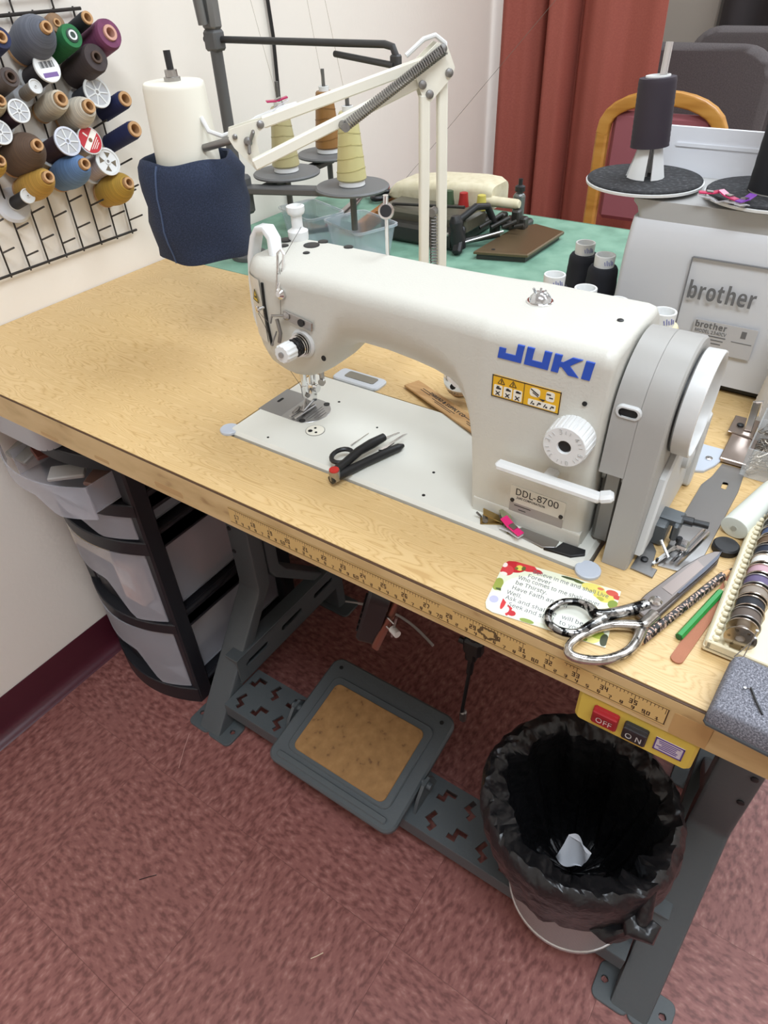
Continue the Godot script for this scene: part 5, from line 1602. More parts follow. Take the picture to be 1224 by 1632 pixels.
func green_table() -> void:
	var gm := textured(mat(Color.WHITE, 0.55), noise_tex(noise(0.012, 5, FastNoiseLite.TYPE_SIMPLEX, 14), ramp([[0.0, rgb(100, 138, 118)], [0.5, rgb(118, 158, 137)], [1.0, rgb(134, 172, 150)]]), 512, 512), 2.0, 2.0)
	var t := thing("cutting_table", "mint green topped work table behind the sewing table", "table", Vector3(0.3, 0, -0.82))
	var b := flat(plan([[-0.246, -0.5215], [1.1, -0.5215], [1.1, -1.11], [-0.246, -1.11]]), 0.765, T - 0.0005, 0.002)
	part(t, "tabletop", b, gm)
	b = B.new(); b.box(Vector3(0.427, 0.782, -1.112), Vector3(1.346, 0.034, 0.003)); part(t, "edge_band", b, mat(rgb(92, 128, 108), 0.6))
	b = B.new(); b.box(Vector3(0.427, 0.42, -1.09), Vector3(1.3, 0.66, 0.018), 0.002); part(t, "added_light_blocker", b, mat(rgb(92, 84, 78), 0.7))  # unseen board, added to keep the rear ceiling light off the floor
	for q in [[-0.2, -0.57], [1.05, -0.57], [-0.2, -1.06], [1.05, -1.06]]:
		b = B.new(); b.box(Vector3(q[0], 0.3825, q[1]), Vector3(0.045, 0.765, 0.045), 0.004); part(t, "leg", b, M.frame)
	# green board with a wooden edge lying at the back
	b = flat(plan([[-0.2, -1.06], [-0.03, -1.06], [0.022, -0.80], [-0.15, -0.80]]), T + 0.012, T + 0.030, 0.001)
	var bd := thing("backing_board", "green covered board with bare wooden edge on the mint table", "board", Vector3(-0.08, T, -0.93))
	part(bd, "cover", b, gm)
	b = B.new(); b.bar(Vector3(-0.024, T + 0.0155, -1.063), Vector3(0.03, T + 0.0155, -0.80), 0.012, 0.031, Vector3.UP, 0.001); part(bd, "wooden_edge", b, textured(mat(Color.WHITE, 0.6), noise_tex(noise(0.02, 3, FastNoiseLite.TYPE_SIMPLEX, 77), ramp([[0.0, rgb(120, 72, 26)], [0.5, rgb(156, 98, 40)], [1.0, rgb(180, 126, 66)]]), 128, 128), 9.0, 30.0))
	b = B.new(); b.bar(Vector3(-0.2, T + 0.006, -1.06), Vector3(-0.032, T + 0.006, -1.06), 0.012, 0.012); b.bar(Vector3(-0.15, T + 0.006, -0.806), Vector3(0.018, T + 0.006, -0.806), 0.012, 0.012); part(bd, "batten", b, M.oak)
	# thread stand
	var s := thing("thread_stand", "grey steel thread stand with round cone plates", "thread stand", Vector3(-0.1, T, -0.6))
	var gr := mat(rgb(88, 88, 88), 0.5)
	b = B.new()
	b.tube([Vector3(-0.1, T, -0.6), Vector3(-0.1, 1.16, -0.6)], 0.0105, 14)
	b.tube([Vector3(-0.1, 1.15, -0.6), Vector3(-0.1, 1.32, -0.6)], 0.0085, 14)
	b.lathe([Vector2(0.035, 0), Vector2(0.035, 0.008), Vector2(0.014, 0.012)], 20, Transform3D(Basis(), Vector3(-0.1, T, -0.6)))
	part(s, "pole", b, gr)
	b = B.new(); b.box(Vector3(-0.1, 1.2, -0.6), Vector3(0.03, 0.05, 0.026), 0.006); b.tube([Vector3(-0.1, 1.185, -0.58), Vector3(-0.1, 1.235, -0.575)], 0.008, 10); part(s, "pole_clamp", b, mat(rgb(120, 120, 118), 0.4, 0.5))
	b = B.new(); b.box(Vector3(-0.1, 1.162, -0.6), Vector3(0.03, 0.03, 0.026), 0.004); part(s, "collar", b, gr)
	b = B.new()
	b.tube([Vector3(-0.125, 1.163, -0.603), Vector3(0.245, 1.163, -0.603), Vector3(0.259, 1.160, -0.603), Vector3(0.264, 1.15, -0.603), Vector3(0.264, 1.135, -0.603)], 0.0052, 10)
	b.box(Vector3(0.264, 1.143, -0.603), Vector3(0.014, 0.016, 0.014), 0.002)
	b.tube([Vector3(0.145, 1.148, -0.612), Vector3(0.264, 1.138, -0.598)], 0.0045, 10)
	part(s, "guide_arm", b, mat(rgb(50, 50, 50), 0.45))
	b = B.new()
	b.box(Vector3(-0.1, 0.918, -0.6), Vector3(0.045, 0.07, 0.04), 0.006)
	b.bar(Vector3(-0.1, 0.928, -0.6), Vector3(0.128, 0.936, -0.656), 0.03, 0.012, Vector3.UP, 0.002)
	b.bar(Vector3(-0.06, 0.926, -0.61), Vector3(-0.07, 0.932, -0.85), 0.025, 0.01, Vector3.UP, 0.002)
	b.bar(Vector3(-0.07, 0.934, -0.845), Vector3(0.02, 0.95, -0.83), 0.016, 0.004, Vector3.UP, 0.001)
	part(s, "cone_bracket", b, gr)
	var pin := mat(rgb(110, 110, 108), 0.4, 0.6)
	for q in [[-0.046, -0.682, 0.064], [0.13, -0.656, 0.066], [-0.068, -0.844, 0.066]]:
		b = B.new(); b.lathe([Vector2(0.0, 0.937), Vector2(q[2] * 0.6, 0.938), Vector2(q[2], 0.942), Vector2(q[2] + 0.001, 0.945), Vector2(q[2] - 0.002, 0.9475), Vector2(0.0, 0.9475)], 36, Transform3D(Basis(), Vector3(q[0], 0, q[1])))
		var pl := part(s, "cone_plate", b, mat(rgb(104, 104, 104), 0.5))
		b = B.new(); b.tube([Vector3(q[0], 0.947, q[1]), Vector3(q[0], 1.095, q[1])], 0.0036, 8); part(pl, "spindle", b, pin)
		b = B.new(); b.tube([Vector3(q[0], 0.937, q[1]), Vector3(q[0], 0.87, q[1])], 0.006, 8); part(pl, "stem", b, gr)
	cross_wound("thread_cone", Vector3(-0.046, 0.9478, -0.682), 0.108, 0.0265, 0.0155, rgb(176, 166, 122), rgb(168, 158, 114), "olive beige thread cone nearest the grey stand pole")
	cross_wound("thread_cone", Vector3(0.13, 0.9478, -0.656), 0.115, 0.0265, 0.0155, rgb(196, 186, 132), rgb(186, 176, 122), "pale straw thread cone on the front plate of the stand")
	cross_wound("thread_cone", Vector3(-0.068, 0.9478, -0.844), 0.11, 0.0265, 0.0165, rgb(140, 98, 48), rgb(128, 88, 42), "golden brown thread cone on the rear plate of the stand")
	# black cable hanging on the wall and fine threads running up from the cones
	b = B.new(); b.tube([Vector3(-0.243, 1.5, -0.905), Vector3(-0.243, 1.25, -0.90), Vector3(-0.243, 1.14, -0.908), Vector3(-0.243, 1.06, -0.905), Vector3(-0.243, 0.95, -0.9), Vector3(-0.243, 0.8, -0.9)], 0.004, 8)
	solo("power_cable", b, M.black, "black cable hanging down the wall behind the thread stand", "cable", Vector3(-0.243, 0.8, -0.9))
	for q in [[Vector3(-0.046, 1.06, -0.682), Vector3(-0.075, 1.5, -0.6), "fine thread rising from the olive beige cone"], [Vector3(0.13, 1.07, -0.656), Vector3(0.08, 1.5, -0.6), "fine thread rising from the pale straw cone"], [Vector3(-0.068, 1.06, -0.844), Vector3(-0.02, 1.5, -0.7), "fine thread rising from the golden brown cone"]]:
		b = B.new(); b.tube([q[0], q[1]], 0.0003, 4)
		solo("thread_line", b, mat(rgb(170, 158, 140), 0.7), q[2], "thread", q[0], "fine threads")
	b = B.new(); b.tube([Vector3(0.0, 0.86, -1.03), Vector3(0.31, 1.2, -1.1)], 0.0005, 4)
	solo("thread_line", b, mat(rgb(110, 100, 90), 0.7), "dark thread slanting up past the red curtain", "thread", Vector3(0.02, 0.84, -1.0), "fine threads")
	# clear plastic bins
	for q in [[Vector3(-0.04, T, -0.735), 0.125, 0.085, 0.066, "clear plastic bin beside the thread stand"], [Vector3(0.10, T, -0.715), 0.12, 0.095, 0.066, "clear plastic bin in front of the green board"]]:
		var bn := thing("clear_bin", q[4], "bin", q[0], "clear plastic bins")
		var rings := []
		for p in [[0.82, 0.001], [1.0, q[3]], [1.06, q[3]], [1.06, q[3] - 0.004], [1.01, q[3] - 0.004]]:
			var r := PackedVector3Array()
			for w in rrect(q[1] * p[0], q[2] * p[0], 0.014, 4): r.append(q[0] + Vector3(w.x * 0.94 + w.y * 0.34, p[1], -w.y * 0.94 + w.x * 0.34))
			rings.append(r)
		b = B.new(); b.loft(rings, true, false)
		part(bn, "shell", b, clear(rgb(206, 216, 228), 0.34, 0.12))
	b = B.new(); b.bar(Vector3(-0.055, T + 0.022, -0.71), Vector3(0.02, T + 0.036, -0.735), 0.012, 0.008, Vector3.UP, 0.002)
	var sd := thing("seam_ripper", "dark handled tool with red end in the clear bin", "tool", Vector3(-0.03, T + 0.02, -0.72))
	part(sd, "handle", b, M.black)
	b = B.new(); b.bar(Vector3(0.0, T + 0.04, -0.729), Vector3(0.012, T + 0.042, -0.733), 0.01, 0.006, Vector3.UP, 0.002); part(sd, "red_end", b, mat(rgb(150, 40, 40), 0.4))
	# red-handled shears lying on the board
	var rs := thing("fabric_shears", "steel shears with a red handle on the green board", "scissors", Vector3(-0.03, T + 0.03, -0.95))
	b = B.new()
	b.bar(Vector3(0.0, T + 0.042, -0.80), Vector3(-0.058, T + 0.038, -0.93), 0.014, 0.003, Vector3.UP, 0.001)
	b.bar(Vector3(-0.012, T + 0.046, -0.80), Vector3(-0.06, T + 0.041, -0.93), 0.012, 0.003, Vector3.UP, 0.001)
	part(rs, "blade", b, M.steel)
	b = B.new()
	var rp := []
	for k in 15: rp.append(Vector3(-0.052 + cos(TAU * k / 14.0) * 0.018, T + 0.043, -0.99 + sin(TAU * k / 14.0) * 0.036))
	b.tube(rp, 0.0065, 8); part(rs, "handle", b, mat(rgb(176, 44, 44), 0.35))
	b = B.new()
	rp = []
	for k in 15: rp.append(Vector3(-0.018 + cos(TAU * k / 14.0) * 0.016, T + 0.04, -0.965 + sin(TAU * k / 14.0) * 0.034))
	b.tube(rp, 0.0055, 8); part(rs, "handle", b, M.black)
	overlock()
	# black thread cones standing in a tray behind the machine
	var spots := [[0.590, -0.598, 0.934], [0.632, -0.563, 0.934], [0.604, -0.452, 0.938], [0.655, -0.428, 0.938], [0.70, -0.414, 0.936], [0.758, -0.405, 0.938]]
	var names := ["black thread cone, rearmost and leftmost of the group", "black thread cone touching the rearmost one, nearer the white panel", "black thread cone showing its white cap left over the arm", "thread cone whose white cap stands between two black cones over the arm", "thread cone whose white cap barely clears the arm", "cream thread cone with white cap beside the grey belt cover"]
	for k in 6: cap_cone(Vector3(spots[k][0], T, spots[k][1]), spots[k][2] - T, rgb(26, 27, 34) if k < 5 else rgb(222, 208, 170), names[k])

func cap_cone(base: Vector3, h: float, c: Color, label: String) -> void:
	var t := thing("capped_cone", label, "thread cone", base, "capped thread cones behind the machine")
	var b := B.new()
	var prof := [Vector2(0.0, 0.001), Vector2(0.026, 0.001), Vector2(0.027, 0.004)]
	for k in 20: prof.append(Vector2(lerpf(0.027, 0.0205, k / 19.0) - 0.0003 * (k % 2), lerpf(0.006, h - 0.02, k / 19.0)))
	prof.append(Vector2(0.018, h - 0.016)); prof.append(Vector2(0.012, h - 0.015))
	b.lathe(prof, 28, Transform3D(Basis(), base))
	part(t, "thread", b, mat(c, 0.85), 45.0)
	b = B.new()
	b.lathe([Vector2(0.0138, h - 0.016), Vector2(0.0142, h - 0.001), Vector2(0.0138, h), Vector2(0.0118, h), Vector2(0.0108, h - 0.003), Vector2(0.0104, h - 0.012), Vector2(0, h - 0.012)], 26, Transform3D(Basis(), base))
	var cp := part(t, "cap", b, M.plastic, 38.0, "white plastic cap")
	b = B.new()
	for k in 5:
		var a := 0.35 + k * 0.2
		b.bar(base + Vector3(cos(a) * 0.0142, h - 0.011, sin(a) * 0.0142), base + Vector3(cos(a + 0.1) * 0.0142, h - 0.006 + 0.002 * (k % 2), sin(a + 0.1) * 0.0142), 0.0008, 0.0008)
	part(cp, "cap_print", b, mat(rgb(96, 100, 168), 0.6))

func overlock() -> void:
	var t := thing("overlock_machine", "old cream and black overlock machine on the mint table", "overlock machine", Vector3(0.2, T, -0.93))
	var cream := textured(mat(Color.WHITE, 0.5), noise_tex(noise(0.03, 4, FastNoiseLite.TYPE_SIMPLEX, 51), ramp([[0.0, rgb(120, 108, 84)], [0.12, rgb(204, 194, 162)], [0.5, rgb(216, 206, 176)], [1.0, rgb(222, 214, 188)]]), 256, 256), 5.0, 5.0, true)
	var dark := mat(rgb(44, 42, 38), 0.4)
	var olive := mat(rgb(84, 80, 66), 0.45)
	var b := B.new()
	# base casting
	b.box(Vector3(0.145, T + 0.014, -0.93), Vector3(0.21, 0.028, 0.13), 0.006)
	b.box(Vector3(0.17, T + 0.02, -0.845), Vector3(0.16, 0.036, 0.06), 0.006)
	part(t, "base", b, dark)
	b = B.new(); b.box(Vector3(0.16, T + 0.042, -0.885), Vector3(0.21, 0.03, 0.09), 0.005); b.box(Vector3(0.085, T + 0.035, -0.93), Vector3(0.08, 0.03, 0.12), 0.005)
	part(t, "tension_panel", b, olive)
	b = B.new()
	var rings := []
	for q in [[0.0, 0.018, 0.05], [0.02, 0.032, 0.062], [0.10, 0.044, 0.062], [0.20, 0.05, 0.058], [0.235, 0.05, 0.05], [0.25, 0.044, 0.044]]:
		rings.append(section(q[0] + 0.01, T + 0.044, T + 0.044 + q[1], -1.0 - q[2] * 0.8, -1.0 + q[2], 0.006, 0.016, 4))
	b.loft(rings)
	part(t, "top_cover", b, cream, 50.0, "chipped cream top cover")
	b = B.new(); b.tube([Vector3(0.20, T + 0.062, -0.955), Vector3(0.315, T + 0.062, -0.965), Vector3(0.32, T + 0.062, -0.965)], [0.011, 0.0095, 0.007], 12); part(t, "needle_arm", b, cream)
	# tension dials
	for q in [[0.181, rgb(64, 84, 60), "green"], [0.215, rgb(160, 36, 34), "red"], [0.256, rgb(196, 182, 88), "yellow"]]:
		b = B.new(); b.lathe([Vector2(0.011, 0), Vector2(0.0115, 0.002), Vector2(0.0095, 0.016), Vector2(0.0085, 0.028), Vector2(0.006, 0.029)], 18, Transform3D(Basis(), Vector3(q[0], T + 0.055, -0.92)))
		part(t, "tension_dial", b, mat(q[1], 0.4), 38.0, q[2] + " tension dial")
	# linkage: presser lever, guards, loopers
	b = B.new()
	b.lathe([Vector2(0.014, 0), Vector2(0.016, 0.02), Vector2(0.012, 0.04), Vector2(0.014, 0.05), Vector2(0.008, 0.062)], 14, Transform3D(Basis(Vector3(0.2, 0.1, 1).normalized(), 0.15), Vector3(0.262, T + 0.008, -0.82)))
	b.bar(Vector3(0.268, T + 0.004, -0.80), Vector3(0.258, T + 0.045, -0.835), 0.02, 0.014, Vector3(0, 0, 1), 0.004)
	b.tube([Vector3(0.258, T + 0.06, -0.83), Vector3(0.275, T + 0.078, -0.86), Vector3(0.28, T + 0.07, -0.90), Vector3(0.29, T + 0.03, -0.92)], 0.007, 10)
	part(t, "presser_lever", b, M.black)
	b = B.new()
	b.tube([Vector3(0.08, T + 0.06, -0.86), Vector3(0.25, T + 0.074, -0.86)], 0.003, 8); b.tube([Vector3(0.08, T + 0.06, -0.86), Vector3(0.105, T + 0.042, -0.85), Vector3(0.12, T + 0.042, -0.85)], 0.003, 8)
	for k in 5: b.box(Vector3(0.285 + k * 0.011, T + 0.026 + (k % 2) * 0.012, -0.93 - k * 0.01), Vector3(0.016, 0.03 - (k % 3) * 0.006, 0.022), 0.003)
	for k in 4: b.tube([Vector3(0.27 + k * 0.02, T + 0.03, -0.89 - k * 0.012), Vector3(0.3 + k * 0.016, T + 0.05 - k * 0.005, -0.93)], 0.004, 8)
	b.tube([Vector3(0.25, T + 0.012, -0.845), Vector3(0.31, T + 0.02, -0.9)], 0.006, 8)
	part(t, "linkage", b, dark)
	b = B.new(); b.tube([Vector3(0.27, T + 0.02, -0.82), Vector3(0.325, T + 0.032, -0.885)], 0.0025, 8); b.tube([Vector3(0.215, T + 0.03, -0.815), Vector3(0.24, T + 0.032, -0.818)], 0.004, 8); part(t, "bright_rod", b, M.steel)
	b = flat(plan([[0.305, -0.80], [0.405, -0.83], [0.412, -0.99], [0.34, -1.01], [0.31, -0.95]]), T + 0.010, T + 0.016, 0.002)
	var cpl := part(t, "cloth_plate", b, mat(rgb(104, 86, 62), 0.35, 0.4), 38.0, "brown metal cloth plate")
	b = flat(circle(0.004, 10, Vector2(0.335, 0.825)), T + 0.016, T + 0.0165); part(cpl, "screw", b, M.hole)
	b = flat(plan([[0.31, -0.805], [0.40, -0.832], [0.405, -0.985], [0.34, -1.0]]), T, T + 0.010); part(cpl, "support", b, dark)
	# chrome oiler at the back right
	b = B.new()
	b.lathe([Vector2(0.012, 0), Vector2(0.013, 0.045), Vector2(0.01, 0.05), Vector2(0.006, 0.052), Vector2(0.01, 0.056), Vector2(0.01, 0.062), Vector2(0.004, 0.066), Vector2(0.004, 0.075), Vector2(0, 0.077)], 16, Transform3D(Basis(), Vector3(0.298, T + 0.02, -1.01)))
	part(t, "oiler", b, mat(rgb(120, 122, 120), 0.3, 0.6))
	b = B.new(); b.lathe([Vector2(0.0105, 0.055), Vector2(0.0105, 0.064), Vector2(0.0045, 0.067), Vector2(0.0045, 0.0785), Vector2(0, 0.079)], 14, Transform3D(Basis(), Vector3(0.298, T + 0.02, -1.01))); part(t, "oiler_cap", b, M.black)
	b = B.new(); b.box(Vector3(0.298, T + 0.01, -1.01), Vector3(0.06, 0.02, 0.04), 0.004); part(t, "oiler_foot", b, dark)

func far_room() -> void:
	# red curtain in soft folds
	var rings := []
	var n := 96
	for q in [2.3, 1.6, 0.9, 0.25]:
		var r := PackedVector3Array()
		for side in 2:
			for k in n + 1:
				var u := float(k if side == 0 else n - k) / n
				var x := lerpf(-0.222, 0.236 + (2.3 - q) * 0.03, u)
				var z := -1.95 + 0.022 * sin(u * 21.0 + 0.4) * (1.0 - 0.55 * smoothstep(0.5, 0.75, u)) + 0.01 * sin(u * 47.0) * (1.0 - u) - 0.06 * exp(-pow((u - 0.27) / 0.022, 2.0)) - 0.05 * exp(-pow((u - 0.46) / 0.024, 2.0)) + (0.0 if side == 0 else -0.003)
				r.append(Vector3(x, q, z))
		rings.append(r)
	var b := B.new(); b.loft(rings)
	solo("curtain", b, textured(mat(Color.WHITE, 0.8), noise_tex(noise(0.2, 2), ramp([[0.0, rgb(148, 76, 64)], [1.0, rgb(164, 88, 74)]]), 128, 128), 6.0, 6.0, true), "brick red curtain hanging at the far end of the wall", "curtain", Vector3(0.0, 0.25, -1.95), "", 60.0)
	# oak armchair with a dusty pink back
	var ch := thing("oak_chair", "oak framed chair with dusty pink back behind the white machine", "chair", Vector3(0.34, 0, -1.6))
	b = B.new()
	var z0 := -1.72
	var arc := []
	for k in 15:
		var a := PI - PI * k / 14.0
		arc.append(Vector3(0.374 + cos(a) * 0.155, 0.855 + pow(maxf(0.0, sin(a)), 0.8) * 0.092, z0))
	rings = []
	for i in arc.size():
		var d: Vector3 = (arc[mini(i + 1, 14)] - arc[maxi(i - 1, 0)]).normalized()
		var u := Vector3(0, 0, 1); var w := d.cross(u)
		var r := PackedVector3Array()
		for p in rrect(0.034, 0.03, 0.006, 2): r.append(arc[i] + w * p.x + u * p.y)
		rings.append(r)
	b.loft(rings); part(ch, "top_rail", b, M.oak, 45.0)
	for s in [-1.0, 1.0]:
		b = B.new(); b.box(Vector3(0.374 + s * 0.155, 0.43, z0), Vector3(0.034, 0.86, 0.03), 0.006); part(ch, "back_post", b, M.oak)
		b = B.new(); b.box(Vector3(0.374 + s * 0.155, 0.3, z0 + 0.36), Vector3(0.034, 0.6, 0.03), 0.006); part(ch, "front_leg", b, M.oak)
	b = B.new(); b.box(Vector3(0.374, 0.77, z0 - 0.01), Vector3(0.265, 0.28, 0.03), 0.012); part(ch, "backrest", b, mat(rgb(150, 86, 92), 0.9), 38.0, "dusty pink upholstered back")
	b = B.new(); b.box(Vector3(0.374, 0.44, z0 + 0.18), Vector3(0.33, 0.06, 0.36), 0.015); part(ch, "seat", b, mat(rgb(150, 86, 92), 0.9))
	# two charcoal office chairs
	var ck := textured(mat(Color.WHITE, 0.95), noise_tex(noise(0.15, 3), ramp([[0.0, rgb(72, 66, 66)], [1.0, rgb(98, 91, 90)]]), 256, 256), 5.0, 5.0, true)
	for q in [[0.30, -2.3, 1.0, 0.235, "charcoal upholstered chair back nearest the oak chair"], [0.36, -3.0, 0.99, 0.27, "second charcoal chair back, farther off"]]:
		var oc := thing("office_chair", q[4], "chair", Vector3(q[0], 0, q[1]), "charcoal chairs")
		b = B.new(); b.t = Transform3D(Basis(Vector3.RIGHT, -0.12), Vector3(q[0], q[2] - 0.26, q[1]))
		b.prism(rrect(q[3] * 2, 0.54, 0.11, 7), -0.035, 0.03, 0.022); part(oc, "backrest", b, ck, 50.0)
		b = B.new(); b.box(Vector3(q[0], 0.47, q[1] - 0.19), Vector3(q[3] * 1.7, 0.08, 0.34), 0.03); part(oc, "seat", b, ck)
		b = B.new(); b.tube([Vector3(q[0], 0.06, q[1] - 0.19), Vector3(q[0], 0.44, q[1] - 0.19)], 0.028, 12); b.bar(Vector3(q[0], 0.42, q[1] - 0.17), Vector3(q[0], 0.56, q[1] + 0.01), 0.05, 0.02); part(oc, "column", b, M.black)
		b = B.new()
		for k in 5: b.bar(Vector3(q[0], 0.06, q[1] - 0.19), Vector3(q[0] + cos(TAU * k / 5) * 0.2, 0.03, q[1] - 0.19 + sin(TAU * k / 5) * 0.2), 0.04, 0.03)
		part(oc, "base", b, M.black)
	# grey partition panels and a dark coat rail at the end of the room
	var pg := mat(rgb(150, 142, 132), 0.8)
	b = boxes([[Vector3(-0.085, 0.85, -3.5), Vector3(0.3, 1.7, 0.03)]], 0.004); solo("partition_panel", b, pg, "warm grey panel right beside the red curtain", "panel", Vector3(-0.085, 0, -3.5), "partition panels")
	b = boxes([[Vector3(0.03, 0.85, -3.56), Vector3(0.12, 1.7, 0.03)]], 0.004); solo("partition_panel", b, mat(rgb(168, 160, 150), 0.8), "paler grey panel beyond the charcoal chairs", "panel", Vector3(0.03, 0, -3.56), "partition panels")
	rings = []
	for q in [1.7, 1.2, 0.5, 0.15]:
		var r := PackedVector3Array()
		for side in 2:
			for k in 41:
				var u := float(k if side == 0 else 40 - k) / 40
				r.append(Vector3(lerpf(0.09, 1.0, u), q, -3.45 + 0.03 * sin(u * 30.0) - 0.01 * side))
		rings.append(r)
	b = B.new(); b.loft(rings); solo("dark_drape", b, mat(rgb(46, 40, 40), 0.95), "near-black drape at the upper right corner", "drape", Vector3(0.55, 0.15, -3.45), "", 60.0)

func coverstitch() -> void:
	var t := thing("coverstitch_machine", "white brother machine seen from behind, at the right", "sewing machine", Vector3(0.82, T, -0.56))
	var wm := mat(rgb(206, 206, 208), 0.32)
	var z := -0.508
	# body: panel leans back a little
	var b := B.new()
	var rings := []
	for q in [[0.812, 0.0, 0.0], [0.83, -0.002, 0.002], [0.96, 0.002, 0.004], [0.99, 0.004, 0.006], [1.0, 0.004, 0.012]]:
		var r := PackedVector3Array()
		for p in rrect(0.40, 0.13, 0.008, 3, Vector2(0.866 + q[1], -z + 0.065)):
			r.append(Vector3(p.x, q[0], -p.y - q[2]))
		rings.append(r)
	b.loft(rings)
	part(t, "body", b, wm, 45.0)
	b = B.new(); b.box(Vector3(0.87, 0.8066, z - 0.066), Vector3(0.385, 0.0125, 0.115), 0.003); part(t, "base_pad", b, M.black, 38.0, "black rubber base")
	b = B.new(); b.box(Vector3(0.7545, 0.90, z - 0.0005), Vector3(0.0012, 0.135, 0.003)); b.box(Vector3(0.905, 0.9675, z - 0.0015), Vector3(0.3, 0.0012, 0.003)); part(t, "panel_seam", b, mat(rgb(120, 120, 122), 0.5))
	# ledge and spool table on top
	b = B.new()
	rings = []
	for q in [[1.0, 0.004], [1.012, 0.0], [1.018, -0.006], [1.022, -0.006]]:
		var r := PackedVector3Array()
		for p in rrect(0.40 - q[1] * 2, 0.15, 0.008, 3, Vector2(0.872, 0.595)): r.append(Vector3(p.x, q[0], -p.y))
		rings.append(r)
	b.loft(rings); part(t, "spool_table", b, mat(rgb(170, 168, 165), 0.35), 45.0)
	b = B.new(); b.t = Transform3D(Basis(Vector3.RIGHT, -0.16), Vector3(0.757, 1.021, -0.655))
	b.prism(rrect(0.215, 0.115, 0.006, 3), -0.004, 0.004, 0.001); b.prism(rrect(0.014, 0.014, 0.006, 4, Vector2(0.07, 0.03)), 0.004, 0.008, 0.002); b.prism(rrect(0.17, 0.004, 0.001, 1, Vector2(0, 0.036)), 0.004, 0.006)
	part(t, "back_flap", b, mat(rgb(222, 223, 228), 0.28))
	# lettering
	var g := mat(rgb(104, 104, 106), 0.4)
	letters(t, "logo_lettering", "brother", 0.0295, Vector3.RIGHT, Vector3.UP, Vector3(0.798, 0.929, z + 0.0022), g, true, false, 0.74)
	b = B.new(); b.box(Vector3(0.814, 0.874, z + 0.0012), Vector3(0.075, 0.04, 0.001)); var lb := part(t, "rating_plate", b, mat(rgb(186, 184, 184), 0.4))
	letters(lb, "plate_lettering", "brother", 0.0105, Vector3.RIGHT, Vector3.UP, Vector3(0.797, 0.8885, z + 0.002), g, true)
	letters(lb, "plate_lettering", "MODEL 2340CV", 0.0055, Vector3.RIGHT, Vector3.UP, Vector3(0.7985, 0.8805, z + 0.002), g)
	b = B.new()
	for k in 3: b.box(Vector3(0.8 + k * 0.001, 0.8755 - k * 0.0045, z + 0.0018), Vector3(0.036 - k * 0.006, 0.0014, 0.0003))
	b.box(Vector3(0.837, 0.874, z + 0.0018), Vector3(0.024, 0.001, 0.0003)); b.box(Vector3(0.837, 0.885, z + 0.0018), Vector3(0.006, 0.009, 0.0003))
	part(lb, "plate_print", b, g)
	# spool discs
	for q in [[0.661, 0], [0.81, 1]]:
		var c := Vector3(q[0], 1.03, -0.575)
		b = B.new(); b.lathe([Vector2(0.0, -0.008), Vector2(0.02, -0.008), Vector2(0.072, -0.003), Vector2(0.0725, 0.0), Vector2(0.07, 0.0005), Vector2(0.0, 0.0)], 44, Transform3D(Basis(), c)); var dk := part(t, "spool_disc", b, M.plastic)
		b = B.new(); b.lathe([Vector2(0.0, 0.0), Vector2(0.0705, 0.0004), Vector2(0.071, 0.002), Vector2(0.0695, 0.0036), Vector2(0.0, 0.0036)], 44, Transform3D(Basis(), c)); part(dk, "felt", b, textured(mat(Color.WHITE, 0.95), noise_tex(noise(0.06, 4, FastNoiseLite.TYPE_SIMPLEX, 60), ramp([[0.0, rgb(30, 30, 32)], [0.6, rgb(46, 46, 48)], [0.85, rgb(70, 70, 72)], [1.0, rgb(120, 120, 122)]]), 256, 256), 7.0, 7.0, true))
		b = B.new(); b.tube([c + Vector3(-0.002, 0, -0.002), c + Vector3(-0.002, 0.146, -0.002)], 0.0042, 12); part(dk, "spindle", b, mat(rgb(214, 210, 208), 0.15, 0.6))
		b = B.new(); b.tube([c + Vector3(0, -0.008, 0), c + Vector3(0, -0.012, 0)], 0.02, 12); part(dk, "disc_foot", b, M.plastic)
	# plum-black cone on its holder
	var c := Vector3(0.661, 1.034, -0.575)
	var h := thing("cone_holder", "white slotted cone holder on the left spool disc", "cone holder", c)
	b = B.new()
	for k in 4:
		var a := TAU * k / 4.0 + 0.35
		var r0 := PackedVector3Array(); var r1 := PackedVector3Array()
		for e in [[0.0235, -0.6], [0.0235, -0.2], [0.0235, 0.2], [0.0235, 0.6], [0.021, 0.6], [0.021, 0.2], [0.021, -0.2], [0.021, -0.6]]:
			r0.append(c + Vector3(cos(a + e[1]) * e[0], 0.0, sin(a + e[1]) * e[0])); r1.append(c + Vector3(cos(a + e[1]) * e[0] * 0.58, 0.038, sin(a + e[1]) * e[0] * 0.58))
		b.loft([r0, r1])
	b.lathe([Vector2(0.0136, 0.034), Vector2(0.0136, 0.045), Vector2(0.0105, 0.082), Vector2(0.0065, 0.083), Vector2(0.0065, 0.034)], 20, Transform3D(Basis(), c))
	part(h, "holder", b, M.plastic)
	var cn := thing("thread_cone", "plum black thread cone on the white slotted holder", "thread cone", c + Vector3(0, 0.036, 0))
	b = B.new()
	var prof := [Vector2(0.013, 0.033)]
	for k in 26: prof.append(Vector2(lerpf(0.0232, 0.0218, k / 25.0) - 0.0003 * (k % 2), lerpf(0.034, 0.105, k / 25.0)))
	prof.append(Vector2(0.021, 0.107)); prof.append(Vector2(0.014, 0.1075)); prof.append(Vector2(0.0135, 0.08))
	b.lathe(prof, 30, Transform3D(Basis(Vector3(0, 0, 1), 0.075), c + Vector3(0.001, 0.001, 0)), false, false); part(cn, "thread", b, mat(rgb(46, 38, 48), 0.7), 45.0)
